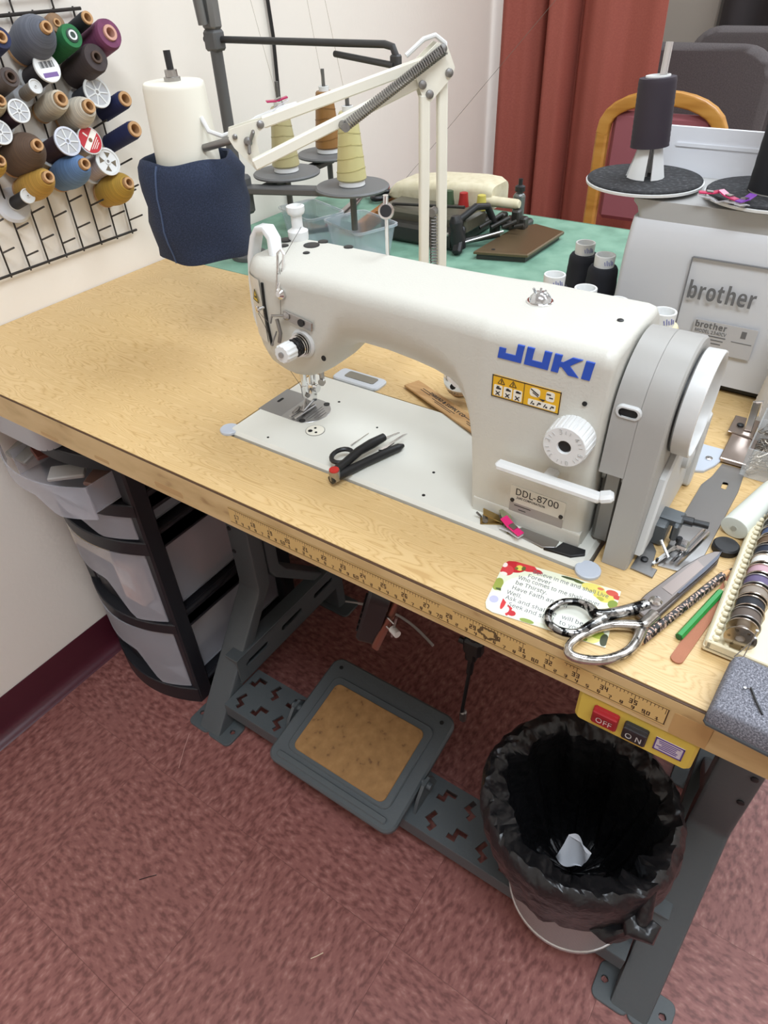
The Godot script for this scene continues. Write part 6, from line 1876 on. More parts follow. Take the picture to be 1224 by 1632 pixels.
	b = B.new(); b.lathe([Vector2(0.0145, 0.105), Vector2(0.0142, 0.1092), Vector2(0.0125, 0.1094), Vector2(0.012, 0.085)], 24, Transform3D(Basis(Vector3(0, 0, 1), 0.075), c + Vector3(0.001, 0.001, 0)), true, false); part(cn, "tube_end", b, M.plastic)
	var c2 := Vector3(0.815, 1.034, -0.575)
	var kn := thing("thread_cone", "tall black thread cone on the right spool disc", "thread cone", c2)
	b = B.new()
	prof = [Vector2(0.0, 0.0), Vector2(0.028, 0.0)]
	for k in 24: prof.append(Vector2(lerpf(0.031, 0.027, k / 23.0) - 0.0003 * (k % 2), lerpf(0.002, 0.185, k / 23.0)))
	prof.append(Vector2(0.006, 0.186))
	b.lathe(prof, 30, Transform3D(Basis(), c2)); part(kn, "thread", b, mat(rgb(24, 25, 30), 0.8), 45.0)
	b = B.new(); b.lathe([Vector2(0.0, -0.0002), Vector2(0.03, 0.0), Vector2(0.03, 0.003), Vector2(0.0, 0.003)], 30, Transform3D(Basis(), c2)); part(kn, "tube_foot", b, M.silver)
	clip(Vector3(0.755, 1.037, -0.514), Vector3(-0.9, 0.1, 0.3), rgb(190, 30, 84), "magenta sewing clip at the left of the disc edge")
	clip(Vector3(0.776, 1.037, -0.508), Vector3(0.8, 0.0, 0.5), rgb(176, 40, 92), "raspberry sewing clip in the middle of the disc edge")
	clip(Vector3(0.795, 1.037, -0.503), Vector3(-0.4, 0.05, 0.9), rgb(112, 56, 150), "purple sewing clip at the right of the disc edge")

func card_picture() -> StandardMaterial3D:
	var w := 512; var h := 336
	var im := Image.create(w, h, false, Image.FORMAT_RGB8)
	im.fill(rgb(226, 228, 204))
	rng.seed = 21
	var blob := func(cx: float, cy: float, rx: float, ry: float, c: Color) -> void:
		for y in range(maxi(0, int(cy - ry)), mini(h, int(cy + ry) + 1)):
			var d := 1.0 - pow((y - cy) / ry, 2.0)
			if d <= 0.0: continue
			var x0 := maxi(0, int(cx - rx * sqrt(d))); var x1 := mini(w, int(cx + rx * sqrt(d)))
			if x1 > x0: im.fill_rect(Rect2i(x0, y, x1 - x0, 1), c)
	# flower border
	for q in [[40, 30, 62, 44, rgb(188, 30, 40)], [100, 18, 46, 26, rgb(204, 52, 56)], [26, 70, 30, 34, rgb(206, 60, 64)], [150, 26, 26, 14, rgb(196, 44, 50)], [74, 34, 16, 18, rgb(222, 206, 90)], [92, 30, 9, 14, rgb(92, 96, 40)], [62, 42, 8, 9, rgb(112, 110, 44)], [8, 40, 12, 16, rgb(240, 220, 214)], [20, 96, 16, 12, rgb(238, 226, 214)],
		[16, 168, 22, 40, rgb(150, 160, 70)], [40, 196, 26, 8, rgb(70, 84, 40)], [34, 258, 40, 44, rgb(236, 234, 240)], [28, 262, 20, 22, rgb(186, 184, 220)], [72, 262, 10, 44, rgb(204, 54, 58)], [104, 286, 12, 46, rgb(200, 50, 56)], [120, 310, 18, 16, rgb(190, 42, 50)], [92, 300, 14, 20, rgb(240, 224, 222)],
		[300, 10, 44, 8, rgb(60, 72, 40)], [340, 16, 26, 8, rgb(84, 96, 46)], [400, 26, 50, 26, rgb(228, 214, 112)], [452, 60, 44, 34, rgb(222, 208, 100)], [480, 26, 26, 18, rgb(206, 88, 70)], [504, 44, 16, 14, rgb(196, 70, 60)], [496, 92, 22, 26, rgb(134, 150, 62)], [430, 20, 14, 8, rgb(210, 120, 80)], [440, 80, 16, 12, rgb(180, 176, 70)],
		[190, 326, 30, 12, rgb(140, 156, 74)], [310, 318, 34, 18, rgb(148, 160, 60)], [360, 330, 26, 10, rgb(96, 110, 44)], [440, 300, 46, 40, rgb(226, 216, 130)], [470, 280, 32, 24, rgb(160, 172, 62)], [500, 300, 16, 34, rgb(62, 66, 44)], [420, 326, 20, 12, rgb(122, 136, 50)]]:
		blob.call(q[0], q[1], q[2], q[3], q[4])
	blob.call(262, 176, 226, 138, rgb(240, 240, 226))
	return pic(im, mat(Color.WHITE, 0.6))

func table_clutter() -> void:
	var b: B
	# ---- flowered note card
	var cx := Vector3(0.1092, 0, -0.0165).normalized(); var cy := Vector3(-0.10, 0, -0.72).normalized()
	cy = (cy - cx * cy.dot(cx)).normalized()
	var cc := Vector3(0.7925, T + 0.0012, -0.0455)
	var cd := thing("note_card", "flowered note card with handwriting under the shears", "card", cc)
	b = B.new(); b.t = Transform3D(Basis(cx, cy, cx.cross(cy)), cc)
	b.prism(PackedVector2Array([Vector2(-0.046, -0.036), Vector2(0.0555, -0.036), Vector2(0.0555, 0.036), Vector2(-0.046, 0.036), Vector2(-0.052, 0.034), Vector2(-0.0555, 0.029), Vector2(-0.0555, -0.027), Vector2(-0.0525, -0.0335)]), -0.0008, 0.0)
	part(cd, "stock", b, mat(rgb(236, 234, 220), 0.7))
	b = B.new(); b.custom = true
	var tr := Transform3D(Basis(cx, cy, cx.cross(cy)), cc + Vector3(0, 0.0001, 0))
	var poly := PackedVector2Array([Vector2(-0.046, -0.036), Vector2(0.0555, -0.036), Vector2(0.0555, 0.036), Vector2(-0.046, 0.036), Vector2(-0.052, 0.034), Vector2(-0.0555, 0.029), Vector2(-0.0555, -0.027), Vector2(-0.0525, -0.0335)])
	var uvf := func(p: Vector2) -> Vector2: return Vector2((p.x + 0.0555) / 0.111, (0.036 - p.y) / 0.072)
	for k in range(1, poly.size() - 1): b.tri(tr * Vector3(poly[0].x, poly[0].y, 0), tr * Vector3(poly[k].x, poly[k].y, 0), tr * Vector3(poly[k + 1].x, poly[k + 1].y, 0), uvf.call(poly[0]), uvf.call(poly[k]), uvf.call(poly[k + 1]))
	part(cd, "printed_face", b, card_picture(), 38.0, "printed flowers round a white oval")
	var pen := mat(rgb(104, 106, 110), 0.7)
	var k0 := 0
	for ln in [["Believe in me and shall Live", 0.010, 0.027], ["Forever", -0.018, 0.0205], ["Who comes to me shall never", 0.002, 0.0138], ["be Thirsty.", -0.022, 0.007], ["Have Faith and all", -0.012, -0.001], ["Well.", -0.034, -0.008], ["Ask and shall be   will be", -0.004, -0.0155], ["Seek and shall   to you", -0.002, -0.0228]]:
		var sk := cx.rotated(Vector3.UP, -0.06)
		letters(cd, "handwriting", ln[0], 0.0067, sk, cy, cc + cx * ln[1] + cy * (ln[2] - ln[1] * 0.03), pen, false, false, 0.88 if k0 == 0 or k0 == 2 else 1.0)
		k0 += 1
	# ---- big shears
	shears()
	# ---- thread snips on the bed
	var y := T + 0.0048
	var sn := thing("thread_snips", "black thread snips with a red capped pivot on the machine bed", "snips", Vector3(0.515, y, -0.12))
	b = B.new()
	b.tube([Vector3(0.512, y + 0.005, -0.076), Vector3(0.516, y + 0.0055, -0.092), Vector3(0.525, y + 0.0055, -0.122), Vector3(0.535, y + 0.0055, -0.152), Vector3(0.542, y + 0.0055, -0.170), Vector3(0.5445, y + 0.005, -0.177)], [0.0052, 0.0058, 0.0052, 0.0055, 0.005, 0.0022], 10)
	part(sn, "lower_handle", b, M.black)
	b = B.new()
	b.tube([Vector3(0.511, y + 0.011, -0.082), Vector3(0.512, y + 0.012, -0.105), Vector3(0.5125, y + 0.013, -0.13), Vector3(0.517, y + 0.0135, -0.15), Vector3(0.521, y + 0.013, -0.17)], [0.0055, 0.0052, 0.0055, 0.0062, 0.005], 10)
	var rp := []
	for k in 19: rp.append(Vector3(0.5005 + cos(TAU * k / 18.0) * 0.0115, y + 0.012, -0.1135 + sin(TAU * k / 18.0) * 0.0145))
	b.tube(rp, 0.0029, 8)
	part(sn, "upper_handle", b, M.black)
	b = B.new(); b.lathe([Vector2(0.0062, 0.003), Vector2(0.0066, 0.012), Vector2(0.0062, 0.0155)], 18, Transform3D(Basis(), Vector3(0.513, y, -0.082))); part(sn, "pivot_ring", b, M.steel)
	b = B.new(); b.lathe([Vector2(0.0058, 0.015), Vector2(0.0056, 0.0172), Vector2(0.0, 0.0175)], 18, Transform3D(Basis(), Vector3(0.513, y, -0.082))); part(sn, "pivot_cap", b, mat(rgb(190, 44, 40), 0.35), 38.0, "red cap")
	b = B.new()
	b.t = Transform3D(FLAT, Vector3.ZERO)
	b.prism(plan([[0.5185, -0.164], [0.5245, -0.166], [0.5315, -0.1895], [0.5295, -0.1885]]), y + 0.011, y + 0.0125)
	b.prism(plan([[0.528, -0.148], [0.5335, -0.152], [0.5385, -0.1955], [0.535, -0.19]]), y + 0.0085, y + 0.010)
	part(sn, "blade", b, M.chrome)
	# ---- wooden ruler scrap with printing
	var wr := thing("wooden_ruler", "short printed wooden ruler lying half on the machine bed", "ruler", Vector3(0.534, T, -0.289))
	b = B.new()
	var ra := Vector3(0.4655, T + 0.003, -0.3205); var re := Vector3(0.6325, T + 0.0078, -0.2455)
	b.bar(ra, re, 0.0245, 0.003, Vector3.UP, 0.0006)
	part(wr, "strip", b, textured(mat(Color.WHITE, 0.6), noise_tex(noise(0.02, 3, FastNoiseLite.TYPE_SIMPLEX, 71), ramp([[0.0, rgb(176, 132, 82)], [1.0, rgb(204, 164, 112)]]), 128, 128), 5.0, 20.0))
	var rx := (re - ra).normalized(); var ry := Vector3.UP.cross(rx).normalized()
	var rn := rx.cross(ry)
	if rn.y < 0.0: rn = -rn
	ry = rn.cross(rx)
	var rm := (ra + re) / 2 + rn * 0.0016
	letters(wr, "print_line", "THREAD & SUPPLY CO", 0.0075, rx, ry, rm + rx * -0.012 + ry * 0.003, M.ink, true)
	b = B.new()
	for q in [[-0.058, 0.003, 0.018], [-0.056, -0.001, 0.022], [-0.012, -0.003, 0.05], [-0.01, -0.0058, 0.036], [0.032, 0.003, 0.014], [0.046, -0.002, 0.018], [0.048, -0.005, 0.014]]: b.bar(rm + rx * (q[0] - q[2] / 2) + ry * q[1], rm + rx * (q[0] + q[2] / 2) + ry * q[1], 0.0009, 0.0003, rn)
	part(wr, "small_print", b, M.ink)
	# ---- pencils and nail file
	var pc := thing("pencil", "black patterned pencil with bare sharpened tip", "pencil", Vector3(0.895, T, -0.105))
	var p0 := Vector3(0.876, T + 0.0042, -0.038); var p1 := Vector3(0.9205, T + 0.0042, -0.171)
	var pd := (p1 - p0).normalized()
	b = B.new(); b.tube([p0, p1 - pd * 0.016], 0.0041, 6)
	part(pc, "shaft", b, textured(mat(Color.WHITE, 0.4), noise_tex(noise(0.05, 2, FastNoiseLite.TYPE_SIMPLEX, 90), ramp([[0.0, rgb(22, 20, 22)], [0.60, rgb(26, 24, 26)], [0.64, rgb(196, 160, 140)], [1.0, rgb(214, 184, 164)]]), 256, 256), 18.0, 8.0, true), 20.0)
	b = B.new(); b.tube([p1 - pd * 0.016, p1 - pd * 0.005], [0.0039, 0.0014], 10); part(pc, "wood_tip", b, mat(rgb(214, 168, 120), 0.7))
	b = B.new(); b.tube([p1 - pd * 0.005, p1], [0.0014, 0.0004], 8); part(pc, "lead", b, M.ink)
	b = B.new(); b.tube([p0 - pd * 0.0005, p0 + pd * 0.0004], 0.0037, 6); part(pc, "cut_end", b, mat(rgb(196, 150, 110), 0.7))
	var gp := thing("marking_pencil", "green marking pencil lying beside the patterned one", "pencil", Vector3(0.91, T, -0.098))
	b = B.new(); b.tube([Vector3(0.902, T + 0.0036, -0.061), Vector3(0.919, T + 0.0036, -0.134)], 0.0035, 6); part(gp, "shaft", b, mat(rgb(34, 140, 62), 0.35), 20.0)
	b = B.new(); b.tube([Vector3(0.9017, T + 0.0036, -0.0605), Vector3(0.9021, T + 0.0036, -0.0618)], 0.003, 6); part(gp, "end", b, mat(rgb(24, 92, 44), 0.5))
	b = B.new(); b.tube([Vector3(0.9185, T + 0.0028, -0.133), Vector3(0.9225, T + 0.0026, -0.143), Vector3(0.92, T + 0.0026, -0.151)], 0.0018, 6); part(gp, "peeled_paper", b, mat(rgb(214, 186, 140), 0.7))
	b = B.new()
	var f0 := Vector3(0.9065, T + 0.0012, -0.034); var f1 := Vector3(0.9255, T + 0.0012, -0.165)
	var fd := (f1 - f0).normalized(); var fs := Vector3.UP.cross(fd).normalized()
	b.t = Transform3D(Basis(fs, fd, fs.cross(fd)), (f0 + f1) / 2)
	b.prism(rrect(0.0105, (f1 - f0).length(), 0.005, 5), -0.0008, 0.0008)
	solo("emery_board", b, bumped(mat(rgb(172, 112, 84), 0.8), noise(0.3, 2), 4.0, 12.0, 0.6), "flat reddish brown emery board beside the bobbin tray", "nail file", Vector3(0.915, T, -0.1))
	# ---- bobbin tray and bobbins
	bobbins()
	# ---- pincushion
	var pq := thing("pincushion", "grey tweed pincushion at the right table edge", "pincushion", Vector3(0.985, T, -0.02))
	b = B.new()
	var rings := []
	var pcb := Basis(Vector3.UP, -0.06)
	for q in [[0.9, 0.0], [1.0, 0.005], [1.02, 0.013], [0.99, 0.021], [0.92, 0.025], [0.6, 0.0265]]:
		var r := PackedVector3Array()
		for p in rrect(0.10 * q[0], 0.062 * lerpf(q[0], 1.0, 0.4), 0.003, 3): r.append(Vector3(0.993, T + 0.001 + q[1], -0.014) + pcb * Vector3(p.x, 0, -p.y))
		rings.append(r)
	b.loft(rings)
	part(pq, "cushion", b, textured(mat(Color.WHITE, 1.0), noise_tex(noise(0.35, 2, FastNoiseLite.TYPE_SIMPLEX, 17), ramp([[0.0, rgb(60, 60, 66)], [0.5, rgb(112, 112, 120)], [1.0, rgb(188, 188, 196)]]), 256, 256), 6.0, 6.0, true), 60.0)
	b = B.new(); b.t = Transform3D(pcb, Vector3(0.993, T + 0.004, -0.014)); b.box(Vector3(0, 0, 0.0), Vector3(0.102, 0.008, 0.064), 0.003); part(pq, "felt_base", b, mat(rgb(70, 72, 74), 0.95))
	for q in [[0.945, -0.044, 0.953, -0.05, 0.02], [0.951, -0.046, 0.952, -0.05, 0.028], [0.965, -0.02, 0.958, -0.012, 0.004], [0.975, 0.004, 0.984, 0.012, 0.005]]:
		b = B.new(); b.tube([Vector3(q[0], T + 0.024, q[1]), Vector3(q[2], T + 0.026 + q[4], q[3])], 0.0004, 5); b.lathe([Vector2(0.0012, 0), Vector2(0.0012, 0.0006)], 8, Transform3D(Basis(), Vector3(q[2], T + 0.026 + q[4], q[3])))
		part(pq, "pin", b, M.steel)
	b = B.new(); b.tube([Vector3(0.962, T + 0.0285, -0.016), Vector3(0.968, T + 0.0295, -0.004), Vector3(0.974, T + 0.0285, 0.004)], 0.0009, 6); part(pq, "thread_tail", b, M.black)
	# ---- white tailor's chalk tube
	var ct := thing("chalk_tube", "white plastic tube with flat end lying right of the steel plate", "tube", Vector3(0.918, T, -0.26))
	b = B.new()
	rings = []
	var e0 := Vector3(0.909, T + 0.0115, -0.222); var e1 := Vector3(0.934, T + 0.0115, -0.318)
	var ed := (e1 - e0).normalized(); var es := Vector3.UP.cross(ed).normalized()
	for q in [[0.0, 0.93], [0.0006, 1.0], [0.085, 1.0], [0.093, 0.93], [0.098, 0.7], [0.0995, 0.3]]:
		var r := PackedVector3Array()
		for k in 28: r.append(e0 + ed * q[0] + (es * cos(TAU * k / 28.0) * 0.0138 + Vector3.UP * sin(TAU * k / 28.0) * 0.0112) * q[1])
		rings.append(r)
	b.loft(rings); part(ct, "barrel", b, mat(rgb(218, 220, 208), 0.45), 40.0)
	b = B.new(); b.lathe([Vector2(0.003, 0), Vector2(0.003, 0.0006)], 8, Transform3D(basis_y(-ed), e0)); part(ct, "end_mark", b, mat(rgb(176, 174, 160), 0.6))
	# ---- clear box of safety pins
	var bx := thing("pin_box", "clear plastic box full of safety pins", "box", Vector3(0.93, T, -0.39))
	b = B.new()
	for q in [[Vector3(0.893, T + 0.019, -0.383), Vector3(0.0016, 0.036, 0.1)], [Vector3(0.972, T + 0.019, -0.383), Vector3(0.0016, 0.036, 0.1)], [Vector3(0.9325, T + 0.019, -0.3335), Vector3(0.08, 0.036, 0.0016)], [Vector3(0.9325, T + 0.019, -0.4325), Vector3(0.08, 0.036, 0.0016)], [Vector3(0.9325, T + 0.0013, -0.383), Vector3(0.08, 0.0016, 0.1)], [Vector3(0.9325, T + 0.019, -0.405), Vector3(0.078, 0.034, 0.0012)]]: b.box(q[0], q[1])
	part(bx, "tray", b, clear(rgb(224, 228, 230), 0.22, 0.08))
	b = B.new(); b.t = Transform3D(Basis(Vector3.FORWARD, 0.0) * Basis(Vector3.RIGHT, 1.5), Vector3(0.9325, T + 0.074, -0.437)); b.box(Vector3.ZERO, Vector3(0.082, 0.0016, 0.07)); part(bx, "lid", b, clear(rgb(224, 228, 230), 0.22, 0.08))
	rng.seed = 99
	b = B.new()
	for k in 150:
		var o := Vector3(rng.randf_range(0.898, 0.967), T + rng.randf_range(0.004, 0.024), rng.randf_range(-0.43, -0.337))
		var a := rng.randf() * TAU
		var d := Vector3(cos(a), rng.randf_range(-0.25, 0.25), sin(a)) * 0.012
		var n := Vector3(-sin(a), 0.2, cos(a)) * 0.0028
		if absf(o.x + d.x - 0.9325) > 0.037 or absf(o.x - d.x - 0.9325) > 0.037 or absf(o.z + d.z + 0.383) > 0.047 or absf(o.z - d.z + 0.383) > 0.047: continue
		b.tube([o - d + n, o + d + n * 0.6, o + d * 1.12, o + d - n * 0.6, o - d - n], 0.0007, 4)
		b.bar(o - d * 1.05 + n * 1.1, o - d * 1.05 - n * 1.1, 0.003, 0.0012)
	var sp := solo("safety_pins", b, mat(rgb(150, 140, 128), 0.3, 0.9), "heap of steel safety pins inside the clear box", "safety pins", Vector3(0.93, T + 0.003, -0.39))
	sp.set_meta("kind", "stuff")
	# ---- steel cloth-guide plate with its step, foot and thumb screw
	var gd := thing("cloth_guide", "long steel attachment plate with thumb screw right of the machine", "machine attachment", Vector3(0.875, T, -0.25))
	b = flat(plan([[0.860, -0.141], [0.882, -0.144], [0.894, -0.175], [0.899, -0.30], [0.897, -0.345], [0.872, -0.345], [0.868, -0.314], [0.862, -0.293], [0.860, -0.234]]), T + 0.0003, T + 0.0019, 0.0003, [rrect(0.006, 0.014, 0.0025, 3, Vector2(0.884, 0.303))])
	part(gd, "plate", b, M.steel)
	b = B.new(); b.box(Vector3(0.882, T + 0.0045, -0.385), Vector3(0.03, 0.006, 0.075), 0.001); b.box(Vector3(0.876, T + 0.008, -0.427), Vector3(0.028, 0.002, 0.042), 0.0006); b.tube([Vector3(0.864, T + 0.0085, -0.408), Vector3(0.893, T + 0.0085, -0.404)], 0.0016, 6)
	part(gd, "step", b, mat(rgb(176, 160, 150), 0.3, 0.9))
	b = B.new(); b.lathe([Vector2(0.004, 0.0), Vector2(0.004, 0.002), Vector2(0.002, 0.003)], 10, Transform3D(Basis(), Vector3(0.872, T + 0.009, -0.425))); part(gd, "screw", b, M.black)
	b = B.new(); b.bar(Vector3(0.882, T + 0.009, -0.418), Vector3(0.8805, T + 0.045, -0.425), 0.009, 0.005, Vector3(0, 0, 1), 0.001); b.tube([Vector3(0.8805, T + 0.044, -0.424), Vector3(0.886, T + 0.047, -0.424), Vector3(0.888, T + 0.03, -0.42)], 0.0022, 8); part(gd, "presser_shank", b, M.chrome)
	b = flat(plan([[0.839, -0.124], [0.861, -0.122], [0.8615, -0.135], [0.856, -0.135], [0.853, -0.160], [0.845, -0.172], [0.8405, -0.172]]), T + 0.0003, T + 0.0022, 0.0004); part(gd, "front_plate", b, M.dull)
	b = B.new(); b.lathe([Vector2(0.0035, 0), Vector2(0.0035, 0.002), Vector2(0.002, 0.003)], 10, Transform3D(Basis(), Vector3(0.847, T + 0.0022, -0.141))); part(gd, "screw", b, M.black)
	b = B.new()
	b.box(Vector3(0.848, T + 0.014, -0.186), Vector3(0.014, 0.026, 0.034), 0.002); b.box(Vector3(0.854, T + 0.0255, -0.189), Vector3(0.024, 0.01, 0.018), 0.002); b.box(Vector3(0.862, T + 0.018, -0.181), Vector3(0.007, 0.02, 0.014), 0.002)
	part(gd, "clamp_block", b, mat(rgb(92, 96, 98), 0.35, 0.5))
	b = B.new(); b.tube([Vector3(0.862, T + 0.026, -0.189), Vector3(0.874, T + 0.0262, -0.191), Vector3(0.8745, T + 0.0262, -0.191), Vector3(0.888, T + 0.0265, -0.193)], [0.0048, 0.0048, 0.0036, 0.0036], 12); part(gd, "thumb_screw", b, M.black)
	b = B.new()
	b.tube([Vector3(0.8535, T + 0.012, -0.166), Vector3(0.866, T + 0.008, -0.150)], 0.0015, 6); b.tube([Vector3(0.87, T + 0.003, -0.15), Vector3(0.884, T + 0.004, -0.215)], 0.0018, 6); b.tube([Vector3(0.875, T + 0.003, -0.15), Vector3(0.889, T + 0.004, -0.212)], 0.0018, 6)
	b.box(Vector3(0.872, T + 0.005, -0.178), Vector3(0.012, 0.006, 0.016), 0.002); b.bar(Vector3(0.856, T + 0.0035, -0.138), Vector3(0.868, T + 0.011, -0.165), 0.003, 0.003)
	part(gd, "guide_rod", b, M.chrome)
	b = B.new(); b.tube([Vector3(0.868, T + 0.008, -0.178), Vector3(0.868, T + 0.013, -0.178)], 0.003, 8); b.tube([Vector3(0.858, T + 0.003, -0.142), Vector3(0.858, T + 0.009, -0.142)], 0.0015, 6); part(gd, "grub_screw", b, M.black)
	# ---- white cone of cord at the right edge
	var wc := thing("cord_cone", "white cord cone at the right picture edge beside the pin box", "thread cone", Vector3(0.905, T, -0.474))
	b = B.new()
	var prof := [Vector2(0.0, 0.001), Vector2(0.0305, 0.001)]
	for k in 40: prof.append(Vector2(lerpf(0.031, 0.022, k / 39.0) - 0.0007 * (k % 2), 0.003 + k * 0.0028))
	prof.append(Vector2(0.014, 0.115))
	b.lathe(prof, 32, Transform3D(Basis(), Vector3(0.905, T, -0.474))); part(wc, "cord", b, mat(rgb(214, 210, 206), 0.8), 45.0)
	b = B.new(); b.lathe([Vector2(0.02, 0.112), Vector2(0.0225, 0.13), Vector2(0.0215, 0.133), Vector2(0.017, 0.133), Vector2(0.015, 0.115)], 28, Transform3D(Basis(), Vector3(0.905, T, -0.474))); part(wc, "cone_tip", b, M.plastic)
	# ---- clips and loose attachments at the machine's foot
	clip(Vector3(0.722, T + 0.0125, -0.1045), Vector3(1, -0.05, 0.35), rgb(214, 40, 110), "hot pink and clear sewing clip at the foot of the machine")
	var y2 := T + 0.0046
	for q in [[Vector3(0.697, y2, -0.1125), 0.5, rgb(170, 144, 92), "brass coloured hemming clip at the foot of the machine"], [Vector3(0.712, y2, -0.1148), -0.7, rgb(150, 148, 116), "olive grey hemming clip leaning on the machine column"]]:
		var hc := thing("hemming_clip", q[3], "clip", q[0], "metal hemming clips")
		var hm := mat(q[2], 0.3, 0.9)
		b = B.new(); b.t = Transform3D(Basis(Vector3.UP, q[1]), q[0])
		b.box(Vector3(0, 0.001, 0), Vector3(0.026, 0.0012, 0.010)); b.t = b.t * Transform3D(Basis(Vector3.FORWARD, 0.5), Vector3(0, 0.008, 0)); b.box(Vector3.ZERO, Vector3(0.024, 0.0012, 0.010)); b.box(Vector3(0.011, -0.003, 0), Vector3(0.0012, 0.008, 0.010))
		part(hc, "leaf", b, hm)
		b = B.new(); b.t = Transform3D(Basis(Vector3.UP, q[1]), q[0]); b.tube([Vector3(-0.008, 0.005, -0.005), Vector3(-0.008, 0.005, 0.005)], 0.0028, 10); b.tube([Vector3(-0.012, 0.003, -0.004), Vector3(-0.017, 0.009, -0.004)], 0.0012, 6); part(hc, "spring", b, M.dull)
	b = B.new(); b.t.basis = FLAT
	b.prism(plan([[0.722, -0.1065], [0.727, -0.1185], [0.768, -0.1185], [0.768, -0.1075], [0.757, -0.1015]]), y2, y2 + 0.0022, 0.0004)
	solo("steel_strip", b, M.steel, "bare steel strip lying against the foot of the column", "metal strip", Vector3(0.745, y2, -0.112))
	b = B.new(); b.t.basis = FLAT
	b.prism(plan([[0.759, -0.1005], [0.769, -0.1075], [0.772, -0.1185], [0.795, -0.1195], [0.797, -0.113], [0.786, -0.1035]]), y2, y2 + 0.003, 0.0005)
	solo("magnet_strip", b, M.black, "flat black magnetic strip at the bed's right front corner", "strip", Vector3(0.778, y2, -0.11))
	b = B.new(); b.tube([Vector3(0.486, y2 + 0.001, -0.149), Vector3(0.4875, y2 + 0.001, -0.166), Vector3(0.489, y2 + 0.001, -0.183)], [0.0011, 0.0006, 0.0004], 6)
	solo("sewing_pin", b, M.chrome, "single bright pin lying on the white bed", "pin", Vector3(0.487, y2, -0.166))
	# ---- threads on the machine
	var th := mat(rgb(90, 84, 76), 0.7)
	b = B.new(); b.tube([Vector3(0.4178, 1.014, -0.1385), Vector3(0.4192, 0.966, -0.1285)], 0.0003, 4); b.tube([Vector3(0.3865, 0.966, -0.1255), Vector3(0.407, 0.958, -0.12)], 0.0003, 4); b.tube([Vector3(0.3865, 0.966, -0.1255), Vector3(0.388, 0.9, -0.15), Vector3(0.386, 0.84, -0.1835)], 0.0003, 4)
	b.tube([Vector3(0.413, 1.012, -0.139), Vector3(0.378, 1.027, -0.225)], 0.0003, 4)
	solo("needle_thread", b, th, "fine grey thread laced through the machine guides", "thread", Vector3(0.4, 0.84, -0.14))
	# ---- scraps on the floor
	var sc := [[[0.127, 0.047], [0.105, 0.012], [0.087, -0.02], rgb(196, 150, 140), "pale thread scrap on the floor near the left foot plate"], [[0.566, 0.163], [0.572, 0.155], [0.578, 0.145], rgb(226, 208, 180), "cream thread scrap on the open floor"], [[0.23, 0.237], [0.241, 0.224], [0.25, 0.214], rgb(38, 30, 30), "black thread scrap on the open floor"], [[0.87, 0.06], [0.878, 0.095], [0.905, 0.11], rgb(70, 34, 34), "dark curled thread below the waste basket"]]
	for q in sc:
		b = B.new(); b.tube([Vector3(q[0][0], 0.0015, q[0][1]), Vector3(q[1][0], 0.0018, q[1][1]), Vector3(q[2][0], 0.0015, q[2][1])], 0.0007, 5)
		solo("thread_scrap", b, mat(q[3], 0.8), q[4], "thread", Vector3(q[1][0], 0, q[1][1]), "thread scraps on the floor")
	# white cable on the floor behind the left legs
	b = B.new()
	var wp := []
	for k in 13: wp.append(Vector3(0.14 + k * 0.022, 0.0035, -0.50 - 0.035 * sin(k / 12.0 * PI)))
	b.tube(wp, 0.0035, 8); solo("floor_cable", b, mat(rgb(196, 188, 182), 0.5), "pale cable lying on the floor behind the left legs", "cable", Vector3(0.25, 0, -0.51))

